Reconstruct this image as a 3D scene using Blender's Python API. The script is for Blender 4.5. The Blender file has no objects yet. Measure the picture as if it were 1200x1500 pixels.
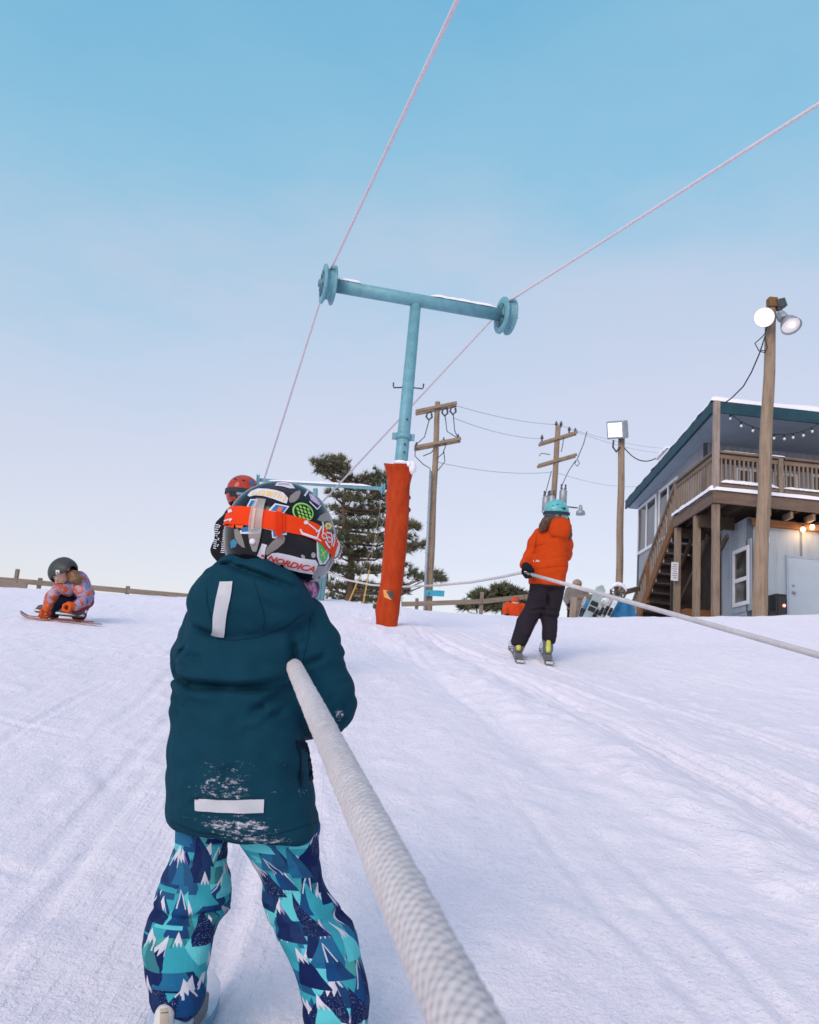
import bpy, bmesh, math, random
import numpy as np
from mathutils import Vector, Matrix, noise
from mathutils.bvhtree import BVHTree

SC = bpy.context.scene
COL = SC.collection
random.seed(7)
RNG = np.random.default_rng(7)

# ------------------------------------------------------------------ camera
F = 1150.0
PITCH, ROLL = math.radians(12), math.radians(5)
CAMR = (Matrix.Rotation(math.pi / 2 + PITCH, 3, 'X') @ Matrix.Rotation(ROLL, 3, 'Z'))
CAMN = np.array([list(r) for r in CAMR])

def ray(px, py):
    return CAMR @ Vector(((px - 600) / F, -(py - 750) / F, -1.0))

def P(px, py, Y):
    d = ray(px, py)
    return d * (Y / d.y)

def scl(v):                       # metres per photo pixel at a point
    return -(CAMR.transposed() @ Vector(v)).z / F

cam = bpy.data.cameras.new('camera')
cam.sensor_fit = 'VERTICAL'
cam.sensor_height = 24.0
cam.lens = 24.0 * F / 1500
cam.clip_start = 0.03
cam.clip_end = 3000
cam.dof.use_dof = True
cam.dof.focus_distance = 2.6
cam.dof.aperture_fstop = 7.5
camo = bpy.data.objects.new('camera', cam)
camo.rotation_mode = 'QUATERNION'
camo.rotation_quaternion = CAMR.to_quaternion()
COL.objects.link(camo)
SC.camera = camo
SC.view_settings.view_transform = 'Standard'
SC.view_settings.look = 'None'
SC.view_settings.exposure = 0

# ------------------------------------------------------------------ materials
MATS = {}

def srgb(r, g, b):
    f = lambda c: (c / 255 / 12.92) if c / 255 <= .04045 else ((c / 255 + .055) / 1.055) ** 2.4
    return (f(r), f(g), f(b))

class NT:
    def __init__(s, name):
        s.m = bpy.data.materials.new(name)
        s.m.use_nodes = True
        s.t = s.m.node_tree
        s.b = s.t.nodes['Principled BSDF']
    def n(s, typ, **kw):
        nd = s.t.nodes.new(typ)
        for k, v in kw.items():
            if k.startswith('i_'):
                nd.inputs[k[2:].replace('_', ' ')].default_value = v
            else:
                setattr(nd, k, v)
        return nd
    def l(s, a, b):
        s.t.links.new(a, b)
    def val(s, x):
        nd = s.n('ShaderNodeValue'); nd.outputs[0].default_value = x
        return nd.outputs[0]
    def math(s, op, a, b=None, c=None):
        nd = s.n('ShaderNodeMath', operation=op)
        for i, x in enumerate((a, b, c)):
            if x is None: continue
            if isinstance(x, (int, float)): nd.inputs[i].default_value = x
            else: s.l(x, nd.inputs[i])
        return nd.outputs[0]
    def mix(s, f, a, b):
        nd = s.n('ShaderNodeMix', data_type='RGBA')
        for i, x in ((0, f), (6, a), (7, b)):
            if isinstance(x, (int, float)): nd.inputs[i].default_value = x
            elif isinstance(x, tuple): nd.inputs[i].default_value = (*x[:3], 1)
            else: s.l(x, nd.inputs[i])
        return nd.outputs[2]
    def noise(s, scale, detail=3, rough=.55, vec=None, dim='3D', out=0):
        nd = s.n('ShaderNodeTexNoise'); nd.noise_dimensions = dim
        nd.inputs['Scale'].default_value = scale
        nd.inputs['Detail'].default_value = detail
        nd.inputs['Roughness'].default_value = rough
        if vec is not None: s.l(vec, nd.inputs['Vector'])
        return nd.outputs[out]
    def obj(s, sc=(1, 1, 1)):
        tc = s.n('ShaderNodeTexCoord')
        if sc == (1, 1, 1): return tc.outputs['Object']
        mp = s.n('ShaderNodeMapping'); mp.inputs['Scale'].default_value = sc
        s.l(tc.outputs['Object'], mp.inputs['Vector'])
        return mp.outputs[0]
    def ramp(s, f, stops, interp='LINEAR'):
        nd = s.n('ShaderNodeValToRGB'); cr = nd.color_ramp; cr.interpolation = interp
        while len(cr.elements) < len(stops): cr.elements.new(.5)
        for e, (p, c) in zip(cr.elements, stops):
            e.position = p
            e.color = (*c, 1) if isinstance(c, tuple) else (c, c, c, 1)
        s.l(f, nd.inputs[0])
        return nd.outputs[0]
    def bump(s, h, strength, dist, prev=None):
        nd = s.n('ShaderNodeBump')
        nd.inputs['Strength'].default_value = strength
        nd.inputs['Distance'].default_value = dist
        s.l(h, nd.inputs['Height'])
        if prev is not None: s.l(prev, nd.inputs['Normal'])
        return nd.outputs[0]

def mat(name, col, rough=.7, var=.15, vs=8., bs=0., bscale=60., bdist=.002, metal=0., spec=.4, stretch=(1, 1, 1), sheen=0., coat=0.):
    if name in MATS: return MATS[name]
    t = NT(name); o = t.obj(stretch)
    n = t.noise(vs, 4, .6, o)
    dk = tuple(c * (1 - var) for c in col); lt = tuple(min(1, c * (1 + var)) for c in col)
    t.l(t.ramp(n, [(.3, dk), (.7, lt)]), t.b.inputs['Base Color'])
    t.b.inputs['Roughness'].default_value = rough
    t.b.inputs['Metallic'].default_value = metal
    t.b.inputs['Specular IOR Level'].default_value = spec
    if sheen: t.b.inputs['Sheen Weight'].default_value = sheen
    if coat: t.b.inputs['Coat Weight'].default_value = coat
    if bs:
        t.l(t.bump(t.noise(bscale, 4, .6, o), bs, bdist), t.b.inputs['Normal'])
    MATS[name] = t.m
    return t.m

def emat(name, col, strength, base=(.8, .8, .8)):
    t = NT(name)
    t.b.inputs['Base Color'].default_value = (*base, 1)
    t.b.inputs['Emission Color'].default_value = (*col, 1)
    t.b.inputs['Emission Strength'].default_value = strength
    MATS[name] = t.m
    return t.m

# ------------------------------------------------------------------ objects
def root_loc(o):
    while o.parent: o = o.parent
    return o.location

def tag(o, label=None, cat=None, group=None, kind=None):
    if label: o['label'] = label
    if cat: o['category'] = cat
    if group: o['group'] = group
    if kind: o['kind'] = kind
    return o

def thing(name, label, cat, loc, group=None):
    o = bpy.data.objects.new(name, None)
    o.empty_display_size = .2
    o.location = Vector(loc)
    COL.objects.link(o)
    return tag(o, label, cat, group)

def link_mesh(name, me, mats, parent=None):
    o = bpy.data.objects.new(name, me)
    for m in (mats if isinstance(mats, (list, tuple)) else [mats]):
        me.materials.append(m)
    if parent: o.parent = parent
    COL.objects.link(o)
    return o

class MB:
    """collects shapes in world coordinates; build() links them as one mesh"""
    def __init__(s):
        s.v = []; s.f = []; s.m = []; s.sm = []; s.cur = 0; s.smooth = False
    def add(s, vs, fs, smooth=None):
        b = len(s.v); s.v += [Vector(v) for v in vs]
        s.f += [tuple(i + b for i in f) for f in fs]
        s.m += [s.cur] * len(fs); s.sm += [s.smooth if smooth is None else smooth] * len(fs)
        return s
    def box(s, c, ax, ay, az):
        """centre and three half-axis vectors"""
        c, ax, ay, az = map(Vector, (c, ax, ay, az))
        vs = [c + ax * i + ay * j + az * k for k in (-1, 1) for j in (-1, 1) for i in (-1, 1)]
        return s.add(vs, [(0, 2, 3, 1), (4, 5, 7, 6), (0, 1, 5, 4), (2, 6, 7, 3), (0, 4, 6, 2), (1, 3, 7, 5)], False)
    def beam(s, a, b, w, h, up=(0, 0, 1)):
        a, b = Vector(a), Vector(b); d = (b - a); L = d.length; d.normalize()
        up = Vector(up); sd = d.cross(up)
        if sd.length < 1e-4: sd = d.cross(Vector((0, 1, 0)))
        sd.normalize(); u = sd.cross(d).normalized()
        return s.box((a + b) / 2, d * L / 2, sd * w / 2, u * h / 2)
    def tube(s, pts, rad, n=10, caps=True, smooth=True):
        pts = [Vector(p) for p in pts]; N = len(pts)
        if not isinstance(rad, (list, tuple)): rad = [rad] * N
        vs = []; prev = None
        for i, p in enumerate(pts):
            d = (pts[min(i + 1, N - 1)] - pts[max(i - 1, 0)]).normalized()
            if prev is None:
                prev = d.orthogonal().normalized()
            prev = (prev - d * prev.dot(d)).normalized(); q = d.cross(prev)
            for k in range(n):
                a = 2 * math.pi * k / n
                vs.append(p + (prev * math.cos(a) + q * math.sin(a)) * rad[i])
        fs = [(i * n + k, i * n + (k + 1) % n, (i + 1) * n + (k + 1) % n, (i + 1) * n + k) for i in range(N - 1) for k in range(n)]
        s.add(vs, fs, smooth)
        if caps:
            b = len(s.v) - N * n
            s.f += [tuple(b + k for k in range(n))[::-1], tuple(b + (N - 1) * n + k for k in range(n))]
            s.m += [s.cur] * 2; s.sm += [False] * 2
        return s
    def lathe(s, c, axis, prof, n=24, smooth=True):
        """prof: list of (distance along axis, radius)"""
        c = Vector(c); ax = Vector(axis).normalized(); e = ax.orthogonal().normalized(); g = ax.cross(e)
        vs = []
        for h, r in prof:
            for k in range(n):
                a = 2 * math.pi * k / n
                vs.append(c + ax * h + (e * math.cos(a) + g * math.sin(a)) * max(r, 1e-4))
        N = len(prof)
        fs = [(i * n + k, i * n + (k + 1) % n, (i + 1) * n + (k + 1) % n, (i + 1) * n + k) for i in range(N - 1) for k in range(n)]
        s.add(vs, fs, smooth)
        b = len(s.v) - N * n
        s.f += [tuple(b + k for k in range(n))[::-1], tuple(b + (N - 1) * n + k for k in range(n))]
        s.m += [s.cur] * 2; s.sm += [False] * 2
        return s
    def prism(s, poly, d):
        """flat polygon (3-D points) extruded along d"""
        poly = [Vector(p) for p in poly]; d = Vector(d); n = len(poly)
        return s.add(poly + [p + d for p in poly], [tuple(range(n))[::-1], tuple(range(n, 2 * n))] + [(i, (i + 1) % n, n + (i + 1) % n, n + i) for i in range(n)], False)
    def ball(s, c, r, n=12, sq=(1, 1, 1)):
        c = Vector(c); vs = []; fs = []
        m = n // 2 + 1
        for i in range(m):
            t = math.pi * i / (m - 1)
            for k in range(n):
                a = 2 * math.pi * k / n
                vs.append(c + Vector((math.sin(t) * math.cos(a) * sq[0], math.sin(t) * math.sin(a) * sq[1], math.cos(t) * sq[2])) * r)
        for i in range(m - 1):
            for k in range(n):
                fs.append((i * n + k, (i + 1) * n + k, (i + 1) * n + (k + 1) % n, i * n + (k + 1) % n))
        return s.add(vs, fs, True)
    def build(s, name, mats, parent=None, label=None, cat=None, group=None, kind=None, base=None, bevel=0., fix=True):
        if parent is not None: b = root_loc(parent)
        elif base is not None: b = Vector(base)
        else: b = Vector((0, 0, 0))
        me = bpy.data.meshes.new(name)
        me.from_pydata([v - b for v in s.v], [], s.f)
        me.polygons.foreach_set('material_index', s.m)
        me.polygons.foreach_set('use_smooth', s.sm)
        if fix:
            bm = bmesh.new(); bm.from_mesh(me)
            bmesh.ops.recalc_face_normals(bm, faces=bm.faces)
            if bevel:
                es = [e for e in bm.edges if len(e.link_faces) == 2 and e.calc_face_angle(0) > .6]
                bmesh.ops.bevel(bm, geom=es, offset=bevel, segments=2, affect='EDGES', profile=.5)
            bm.to_mesh(me); bm.free()
        o = link_mesh(name, me, mats, parent)
        if parent is None: o.location = b
        return tag(o, label, cat, group, kind)

# ------------------------------------------------------------------ signed distance shapes -> smooth meshes
def V3(v): return np.array(v, dtype=np.float32)

def s_cap(a, b, ra, rb):
    a, b = V3(a), V3(b); ab = b - a; L2 = float(ab @ ab) + 1e-9
    def f(X, Y, Z):
        t = np.clip(((X - a[0]) * ab[0] + (Y - a[1]) * ab[1] + (Z - a[2]) * ab[2]) / L2, 0, 1)
        return np.sqrt((X - a[0] - t * ab[0]) ** 2 + (Y - a[1] - t * ab[1]) ** 2 + (Z - a[2] - t * ab[2]) ** 2) - (ra + (rb - ra) * t)
    return f

def s_chain(pts, rads, k=.02):
    return s_union([s_cap(pts[i], pts[i + 1], rads[i], rads[i + 1]) for i in range(len(pts) - 1)], k)

def s_ell(c, r, rot=None):
    c, r = V3(c), V3(r); R = np.array([list(q) for q in rot], dtype=np.float32) if rot is not None else None
    def f(X, Y, Z):
        x, y, z = X - c[0], Y - c[1], Z - c[2]
        if R is not None:     # columns of rot are the ellipsoid's axes
            x, y, z = (x * R[0, 0] + y * R[1, 0] + z * R[2, 0], x * R[0, 1] + y * R[1, 1] + z * R[2, 1], x * R[0, 2] + y * R[1, 2] + z * R[2, 2])
        k0 = np.sqrt((x / r[0]) ** 2 + (y / r[1]) ** 2 + (z / r[2]) ** 2)
        k1 = np.sqrt((x / r[0] ** 2) ** 2 + (y / r[1] ** 2) ** 2 + (z / r[2] ** 2) ** 2) + 1e-6
        return k0 * (k0 - 1) / k1
    return f

def s_loft(rows, e=2.3):
    """rows: (z, cx, cy, rx, ry) from low to high; flat ends rounded"""
    rows = sorted(rows); zs = [r[0] for r in rows]
    def f(X, Y, Z):
        ip = lambda i: np.interp(Z, zs, [r[i] for r in rows]).astype(np.float32)
        cx, cy, rx, ry = ip(1), ip(2), ip(3), ip(4)
        q = (np.abs((X - cx) / rx) ** e + np.abs((Y - cy) / ry) ** e) ** (1 / e)
        d = (q - 1) * np.minimum(rx, ry)
        dz = np.maximum(zs[0] - Z, Z - zs[-1])
        return np.where(dz > -.02, np.sqrt(np.maximum(d + .02, 0) ** 2 + np.maximum(dz + .02, 0) ** 2) - .02 + np.minimum(np.maximum(d + .02, dz + .02), 0), d)
    return f

def s_union(fs, k=.02):
    def f(X, Y, Z):
        d = fs[0](X, Y, Z)
        for g in fs[1:]:
            e = g(X, Y, Z)
            if k > 0:
                h = np.clip(.5 + .5 * (e - d) / k, 0, 1)
                d = e + (d - e) * h - k * h * (1 - h)
            else: d = np.minimum(d, e)
        return d
    return f

def s_sub(a, b, k=.01):
    def f(X, Y, Z):
        d = a(X, Y, Z); e = -b(X, Y, Z)
        h = np.clip(.5 - .5 * (e - d) / k, 0, 1)
        return e + (d - e) * h + k * h * (1 - h)
    return f

def s_half(p, n):
    p, n = V3(p), V3(Vector(n).normalized())
    return lambda X, Y, Z: (X - p[0]) * n[0] + (Y - p[1]) * n[1] + (Z - p[2]) * n[2]

def s_and(a, b): return lambda X, Y, Z: np.maximum(a(X, Y, Z), b(X, Y, Z))

def s_shell(a, o): return lambda X, Y, Z: a(X, Y, Z) - o

def wob(amp, fr, seed):
    r = np.random.default_rng(seed); ws = r.normal(0, 1, (10, 3)) * fr; ph = r.uniform(0, 6.28, 10)
    def f(X, Y, Z):
        d = 0
        for w, p in zip(ws, ph): d = d + np.sin(X * w[0] + Y * w[1] + Z * w[2] + p)
        return (d * amp / 3.2).astype(np.float32)
    return f

def s_add(a, *gs):
    def f(X, Y, Z):
        d = a(X, Y, Z)
        for g in gs: d = d + g(X, Y, Z)
        return d
    return f

def crease(segs, ymax, back=True):
    """grooves that follow segments seen from behind: (p, q, depth, width), world points"""
    def f(X, Y, Z):
        d = np.zeros_like(X)
        for p, q, dep, w in segs:
            ax, az, bx, bz = p[0], p[2], q[0], q[2]; ux, uz = bx - ax, bz - az; L2 = ux * ux + uz * uz
            t = np.clip(((X - ax) * ux + (Z - az) * uz) / L2, 0, 1)
            m2 = (X - ax - t * ux) ** 2 + (Z - az - t * uz) ** 2
            fade = np.sin(np.pi * np.clip(t * .9 + .05, 0, 1)) ** .6
            d = d + dep * fade * (np.exp(-m2 / w ** 2) - .45 * np.exp(-m2 / (2.6 * w) ** 2))
        return np.where(Y < ymax, d, 0).astype(np.float32)
    return f

def nets(f, lo, hi, h):
    lo = np.array(lo, dtype=np.float32); hi = np.array(hi, dtype=np.float32)
    n = np.ceil((hi - lo) / h).astype(int) + 1
    ax = [lo[i] + h * np.arange(n[i], dtype=np.float32) for i in range(3)]
    X, Y, Z = np.meshgrid(*ax, indexing='ij')
    D = f(X, Y, Z).astype(np.float32)
    for a in range(3):       # close at the bounds
        sl = [slice(None)] * 3
        for e in (0, -1):
            sl[a] = e; D[tuple(sl)] = np.maximum(D[tuple(sl)], h * .5)
    S = D < 0
    cn = [S[i:n[0] - 1 + i, j:n[1] - 1 + j, k:n[2] - 1 + k] for i in (0, 1) for j in (0, 1) for k in (0, 1)]
    cnt = sum(c.astype(np.int8) for c in cn)
    act = (cnt > 0) & (cnt < 8)
    I = np.argwhere(act)
    idx = -np.ones(act.shape, dtype=np.int64); idx[act] = np.arange(len(I))
    acc = np.zeros((len(I), 3), np.float32); num = np.zeros(len(I), np.float32)
    offs = [(i, j, k) for i in (0, 1) for j in (0, 1) for k in (0, 1)]
    for a in range(8):
        for b in range(a + 1, 8):
            oa, ob = np.array(offs[a]), np.array(offs[b])
            if np.abs(oa - ob).sum() != 1: continue
            da = D[I[:, 0] + oa[0], I[:, 1] + oa[1], I[:, 2] + oa[2]]; db = D[I[:, 0] + ob[0], I[:, 1] + ob[1], I[:, 2] + ob[2]]
            m = (da < 0) != (db < 0)
            t = np.where(m, da / np.where(m, da - db, 1), 0)
            acc += np.where(m[:, None], oa + (ob - oa) * t[:, None], 0); num += m
    V = lo + h * (I + acc / num[:, None])
    Q = []
    for a in range(3):
        b, c = (a + 1) % 3, (a + 2) % 3
        s0 = [slice(None)] * 3; s1 = [slice(None)] * 3
        s0[a] = slice(0, n[a] - 1); s1[a] = slice(1, n[a])
        for s in (s0, s1):
            s[b] = slice(1, n[b] - 1); s[c] = slice(1, n[c] - 1)
        A, B = S[tuple(s0)], S[tuple(s1)]
        for m, flip in ((A & ~B, False), (~A & B, True)):
            E = np.argwhere(m); E[:, b] += 1; E[:, c] += 1
            def at(db, dc):
                J = E.copy(); J[:, b] += db; J[:, c] += dc
                return idx[J[:, 0], J[:, 1], J[:, 2]]
            q = np.stack([at(-1, -1), at(0, -1), at(0, 0), at(-1, 0)], 1)
            Q.append(q[:, ::-1] if flip else q)
    return V, np.concatenate(Q)

def sdf_mesh(name, f, lo, hi, h, m, parent, smooth_it=1, label=None, uvf=None):
    V, Q = nets(f, lo, hi, h)
    for _ in range(smooth_it):
        A = np.zeros_like(V); N = np.zeros(len(V), np.float32)
        for k in range(4):
            np.add.at(A, Q[:, k], V[Q[:, (k + 1) % 4]]); np.add.at(N, Q[:, k], 1)
            np.add.at(A, Q[:, k], V[Q[:, (k + 3) % 4]]); np.add.at(N, Q[:, k], 1)
        V = V * .5 + .5 * A / N[:, None]
    b = np.array(root_loc(parent), dtype=np.float32)
    me = bpy.data.meshes.new(name)
    me.from_pydata((V - b).tolist(), [], Q.tolist())
    me.polygons.foreach_set('use_smooth', [True] * len(Q))
    if uvf is not None:
        at = me.attributes.new('cloth_uv', 'FLOAT_VECTOR', 'POINT')
        at.data.foreach_set('vector', uvf(V).astype(np.float32).ravel())
    o = link_mesh(name, me, m, parent)
    if label: o['label'] = label
    bvh = BVHTree.FromPolygons([Vector(v) for v in V], [tuple(q) for q in Q])
    return o, bvh

def bounds(pts, pad):
    a = np.array([list(p) for p in pts])
    return a.min(0) - pad, a.max(0) + pad

# ------------------------------------------------------------------ marks laid on curved surfaces
def text2d(s, shear=0., bold=0., space=1.):
    cu = bpy.data.curves.new('t', 'FONT'); cu.body = s; cu.size = 1; cu.shear = shear; cu.offset = bold; cu.space_character = space
    cu.resolution_u = 3
    ob = bpy.data.objects.new('t', cu); COL.objects.link(ob)
    me = bpy.data.meshes.new_from_object(ob.evaluated_get(bpy.context.evaluated_depsgraph_get()))
    vs = [(v.co.x, v.co.y) for v in me.vertices]; fs = [tuple(p.vertices) for p in me.polygons]
    bpy.data.objects.remove(ob); bpy.data.curves.remove(cu); bpy.data.meshes.remove(me)
    return vs, fs

def fit2d(t, px, py, w, h, ang=0., bend=0.):
    """text-like (vs, fs) placed in photo pixels: lower left corner, width, height, angle down to the right"""
    vs, fs = t; x0 = min(v[0] for v in vs); x1 = max(v[0] for v in vs); y0 = min(v[1] for v in vs); y1 = max(v[1] for v in vs)
    c, s = math.cos(math.radians(ang)), math.sin(math.radians(ang)); out = []
    for x, y in vs:
        u = (x - x0) / (x1 - x0); a = u * w; b = (y - y0) / (y1 - y0) * h + bend * 4 * u * (1 - u)
        out.append((px + a * c + b * s, py + a * s - b * c))
    return out, fs

class Decal:
    """flat pieces in the photo's pixels cast onto a surface and lifted a little off it"""
    def __init__(s, bvh, lift=.0015, step=5.):
        s.bvh = bvh; s.lift = lift; s.step = step; s.mb = MB()
    def part(s, vs, fs, lift=None, mi=0):
        lift = s.lift if lift is None else lift
        bm = bmesh.new(); bv = [bm.verts.new((x, y, 0)) for x, y in vs]
        for f in fs:
            try: bm.faces.new([bv[i] for i in f])
            except ValueError: pass
        for _ in range(6):
            es = [e for e in bm.edges if e.calc_length() > s.step]
            if not es: break
            bmesh.ops.triangulate(bm, faces=bm.faces)
            es = [e for e in bm.edges if e.calc_length() > s.step]
            bmesh.ops.subdivide_edges(bm, edges=es, cuts=1)
        bmesh.ops.triangulate(bm, faces=bm.faces)
        bm.verts.index_update(); out = []; ok = []
        for v in bm.verts:
            d = ray(v.co.x, v.co.y).normalized()
            hit = s.bvh.ray_cast(Vector((0, 0, 0)), d)
            if hit[0] is None:
                hit = s.bvh.find_nearest(d * 1.7)
                ok.append(False)
            else: ok.append(True)
            nrm = hit[1]
            if nrm.dot(d) > 0: nrm = -nrm
            out.append(hit[0] + nrm * lift)
        s.mb.cur = mi
        s.mb.add(out, [tuple(v.index for v in f.verts) for f in bm.faces if any(ok[v.index] for v in f.verts)], True)
        bm.free(); return s
    def poly(s, pts, lift=None, mi=0):
        return s.part(pts, [tuple(range(len(pts)))], lift, mi)
    def oval(s, cx, cy, rx, ry, ang=0., lift=None, mi=0, n=20):
        c, q = math.cos(math.radians(ang)), math.sin(math.radians(ang))
        return s.poly([(cx + rx * math.cos(t) * c - ry * math.sin(t) * q, cy + rx * math.cos(t) * q + ry * math.sin(t) * c) for t in [2 * math.pi * k / n for k in range(n)]], lift, mi)
    def line(s, pts, w, lift=None, mi=0):
        for (x0, y0), (x1, y1) in zip(pts[:-1], pts[1:]):
            dx, dy = x1 - x0, y1 - y0; L = math.hypot(dx, dy); nx, ny = -dy / L * w / 2, dx / L * w / 2
            s.poly([(x0 + nx, y0 + ny), (x1 + nx, y1 + ny), (x1 - nx, y1 - ny), (x0 - nx, y0 - ny)], lift, mi)
        return s
    def build(s, name, mats, parent, label=None):
        o = s.mb.build(name, mats, parent, label=label, fix=False)
        # faces toward the viewer's side are the outside
        return o
# ------------------------------------------------------------------ ground shape
def sstep(a, b, x):
    t = np.clip((x - a) / (b - a), 0, 1)
    return t * t * (3 - 2 * t)

TRK = []      # ski tracks: points from near to far, half width, depth
def _g(x, y): return (x, y)
_r = random.Random(5)
def _track(ends, hw, dep): TRK.append((ends, hw, dep))
for x0_, x1_ in ((2.7, .10), (2.86, .16), (3.35, .30), (4.3, .7), (4.5, .78)):
    _track([(x0_, 1.0), (x0_ * .62 + .08, 4.0), (x0_ * .38 + .12, 6.8), (x1_ + .32, 9.4), (x1_, 11.3)], .026 + .010 * _r.random(), .024)
for x0_, x1_ in ((1.15, -.1), (.05, -1.2), (-.24, -1.4), (-.74, -1.7), (-.86, -1.78), (-1.12, -1.95), (-1.62, -2.0)):
    _track([(x0_, .7), (x0_ * .9 + x1_ * .1 - .04, 2.4), (x0_ * .55 + x1_ * .45 - .05, 5.2), (x1_, 9.5)], .022 + .012 * _r.random(), .010 + .005 * _r.random())
_track([(-2.8, 3.05), (-1.7, 2.75), (-.85, 2.45)], .03, .010); _track([(-4.4, 5.2), (-2.8, 4.4), (-1.4, 3.9)], .03, .009); _track([(-3.4, 7.0), (-2.2, 6.6), (-1.2, 6.4)], .03, .009)
_track([(1.0, .9), (.93, 1.7), (.70, 2.6), (.5, 4.0)], .03, .012); _track([(3.0, 9.0), (4.2, 6.6), (6.2, 4.6)], .05, .010); _track([(2.2, 8.8), (3.6, 6.0), (5.2, 4.0)], .04, .012)

CRX = [-60, -30, -12, -8, -4.2, -2.6, -1.5, -.6, .6, 3.4, 6.4, 9, 30, 60]
CRH = [.4, .45, .68, .80, 1.05, 1.27, 1.60, 1.50, 1.41, 1.53, 1.62, 1.64, 1.6, 1.5]

def G(x, y, fine=True):
    x = np.asarray(x, dtype=np.float64); y = np.asarray(y, dtype=np.float64)
    lin = -.70 + .15 * (y - 1.75) + .019 * np.minimum(np.maximum(x - .6, 0), 8) ** 2 * sstep(2, 9, y)
    lin = lin - .09 * (1 - sstep(1.6, 5.5, y))
    lin = np.where(y < -10, -.79 + .15 * -11.75 + .02 * (y + 10), lin)
    cr = np.interp(x, CRX, CRH) - .012 * np.clip(y - 15, 0, 60)
    k = .16
    h = np.clip(.5 + .5 * (cr - lin) / k, 0, 1)
    z = cr + (lin - cr) * h - k * h * (1 - h)
    # undulation
    z = z + .012 * np.sin(x * 1.3 + .6 * y + 1) * np.sin(y * .8 - .4 * x) + .006 * np.sin(x * 3.1 - 1.7 * y) * np.sin(2.3 * y + x)
    # banked ridge and trough beside the tow line
    lx = np.interp(y, [0, 1.2, 4, 6.6, 9.6, 12], [3.1, 2.55, 1.55, .95, .25, -.1])
    w = sstep(.5, 2.5, y) * (1 - sstep(8.9, 10.8, y))
    br = .55 + .45 * np.sin(y * 2.3 + 1.1 * np.sin(x * 1.7)) * np.sin(y * 1.1 + .7)
    z = z + w * (.060 * np.exp(-((x - lx + .28 - .06 * np.sin(y * 1.9)) / .24) ** 2) * (.6 + .4 * br) - .052 * np.exp(-((x - lx - .18) / .20) ** 2) + .02 * np.exp(-((x - lx + 1.05) / .3) ** 2) * br - .022 * np.exp(-((x - lx + .68) / .14) ** 2) * br)
    # drift around the tower foot
    z = z + .02 * np.exp(-(((x + .19) / .7) ** 2 + ((y - 11.0) / .6) ** 2))
    if fine:
        for pts, hw, dep in TRK:
            ys = [p[1] for p in pts]; xs = [p[0] for p in pts]
            if max(ys) - min(ys) < 1.6:
                o = np.argsort(xs); c = np.interp(x, np.array(xs)[o], np.array(ys)[o]); d = y - c
                w = sstep(min(xs), min(xs) + .3, x) * (1 - sstep(max(xs) - .3, max(xs), x))
            else:
                o = np.argsort(ys); c = np.interp(y, np.array(ys)[o], np.array(xs)[o]); d = x - c + .02 * np.sin(y * 2.1 + xs[0] * 5)
                w = sstep(min(ys), min(ys) + .4, y) * (1 - sstep(max(ys) - 1.2, max(ys), y))
            q = (d / hw) ** 2
            w = w * np.clip(.55 + .75 * np.sin(y * 1.7 + xs[0] * 9) * np.sin(y * .63 + xs[0] * 4 + 1), .05, 1.1)
            z = z + w * dep * (-np.exp(-q) + .55 * np.exp(-((np.abs(d) - 1.7 * hw) / (.6 * hw)) ** 2))
    return z

def gz(x, y): return float(G(x, y))
# ------------------------------------------------------------------ world and sun
SUN_EL, SUN_AZ = math.radians(28), math.radians(208)     # azimuth clockwise from +Y: low behind the camera's left
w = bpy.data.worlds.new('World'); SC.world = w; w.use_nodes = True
nt = w.node_tree; nt.nodes.clear()
out = nt.nodes.new('ShaderNodeOutputWorld')
sky = nt.nodes.new('ShaderNodeTexSky'); sky.sky_type = 'NISHITA'; sky.sun_disc = False
sky.sun_elevation = SUN_EL; sky.sun_rotation = SUN_AZ; sky.air_density = 1.2; sky.dust_density = .6; sky.ozone_density = 3
bg1 = nt.nodes.new('ShaderNodeBackground'); bg1.inputs[1].default_value = .05
nt.links.new(sky.outputs[0], bg1.inputs[0])
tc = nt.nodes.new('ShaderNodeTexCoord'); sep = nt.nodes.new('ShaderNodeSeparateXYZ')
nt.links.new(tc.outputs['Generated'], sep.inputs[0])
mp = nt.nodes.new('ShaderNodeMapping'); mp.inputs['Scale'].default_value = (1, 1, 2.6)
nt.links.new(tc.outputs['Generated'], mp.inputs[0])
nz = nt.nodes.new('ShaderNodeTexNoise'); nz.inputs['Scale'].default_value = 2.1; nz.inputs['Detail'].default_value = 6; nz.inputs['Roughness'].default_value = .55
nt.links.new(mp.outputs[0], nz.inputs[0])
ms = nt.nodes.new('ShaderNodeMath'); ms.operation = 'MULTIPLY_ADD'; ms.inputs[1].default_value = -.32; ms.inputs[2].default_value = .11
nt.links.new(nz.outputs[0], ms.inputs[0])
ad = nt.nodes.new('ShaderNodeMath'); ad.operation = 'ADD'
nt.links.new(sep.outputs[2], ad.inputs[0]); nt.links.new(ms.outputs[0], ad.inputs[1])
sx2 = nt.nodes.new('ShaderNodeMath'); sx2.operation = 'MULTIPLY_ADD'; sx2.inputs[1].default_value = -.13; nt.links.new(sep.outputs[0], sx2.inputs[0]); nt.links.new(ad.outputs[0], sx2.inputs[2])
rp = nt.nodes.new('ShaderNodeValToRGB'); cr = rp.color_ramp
SKYS = [(0, (.55, .50, .56)), (.14, (.55, .515, .575)), (.26, (.525, .52, .595)), (.38, (.45, .52, .61)), (.52, (.235, .465, .60)), (.68, (.15, .405, .58)), (.80, (.34, .45, .64)), (.90, (.70, .66, .92))]  # last stops: out-of-view zenith, brightened for the light it throws on the snow
while len(cr.elements) < len(SKYS): cr.elements.new(.5)
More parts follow.
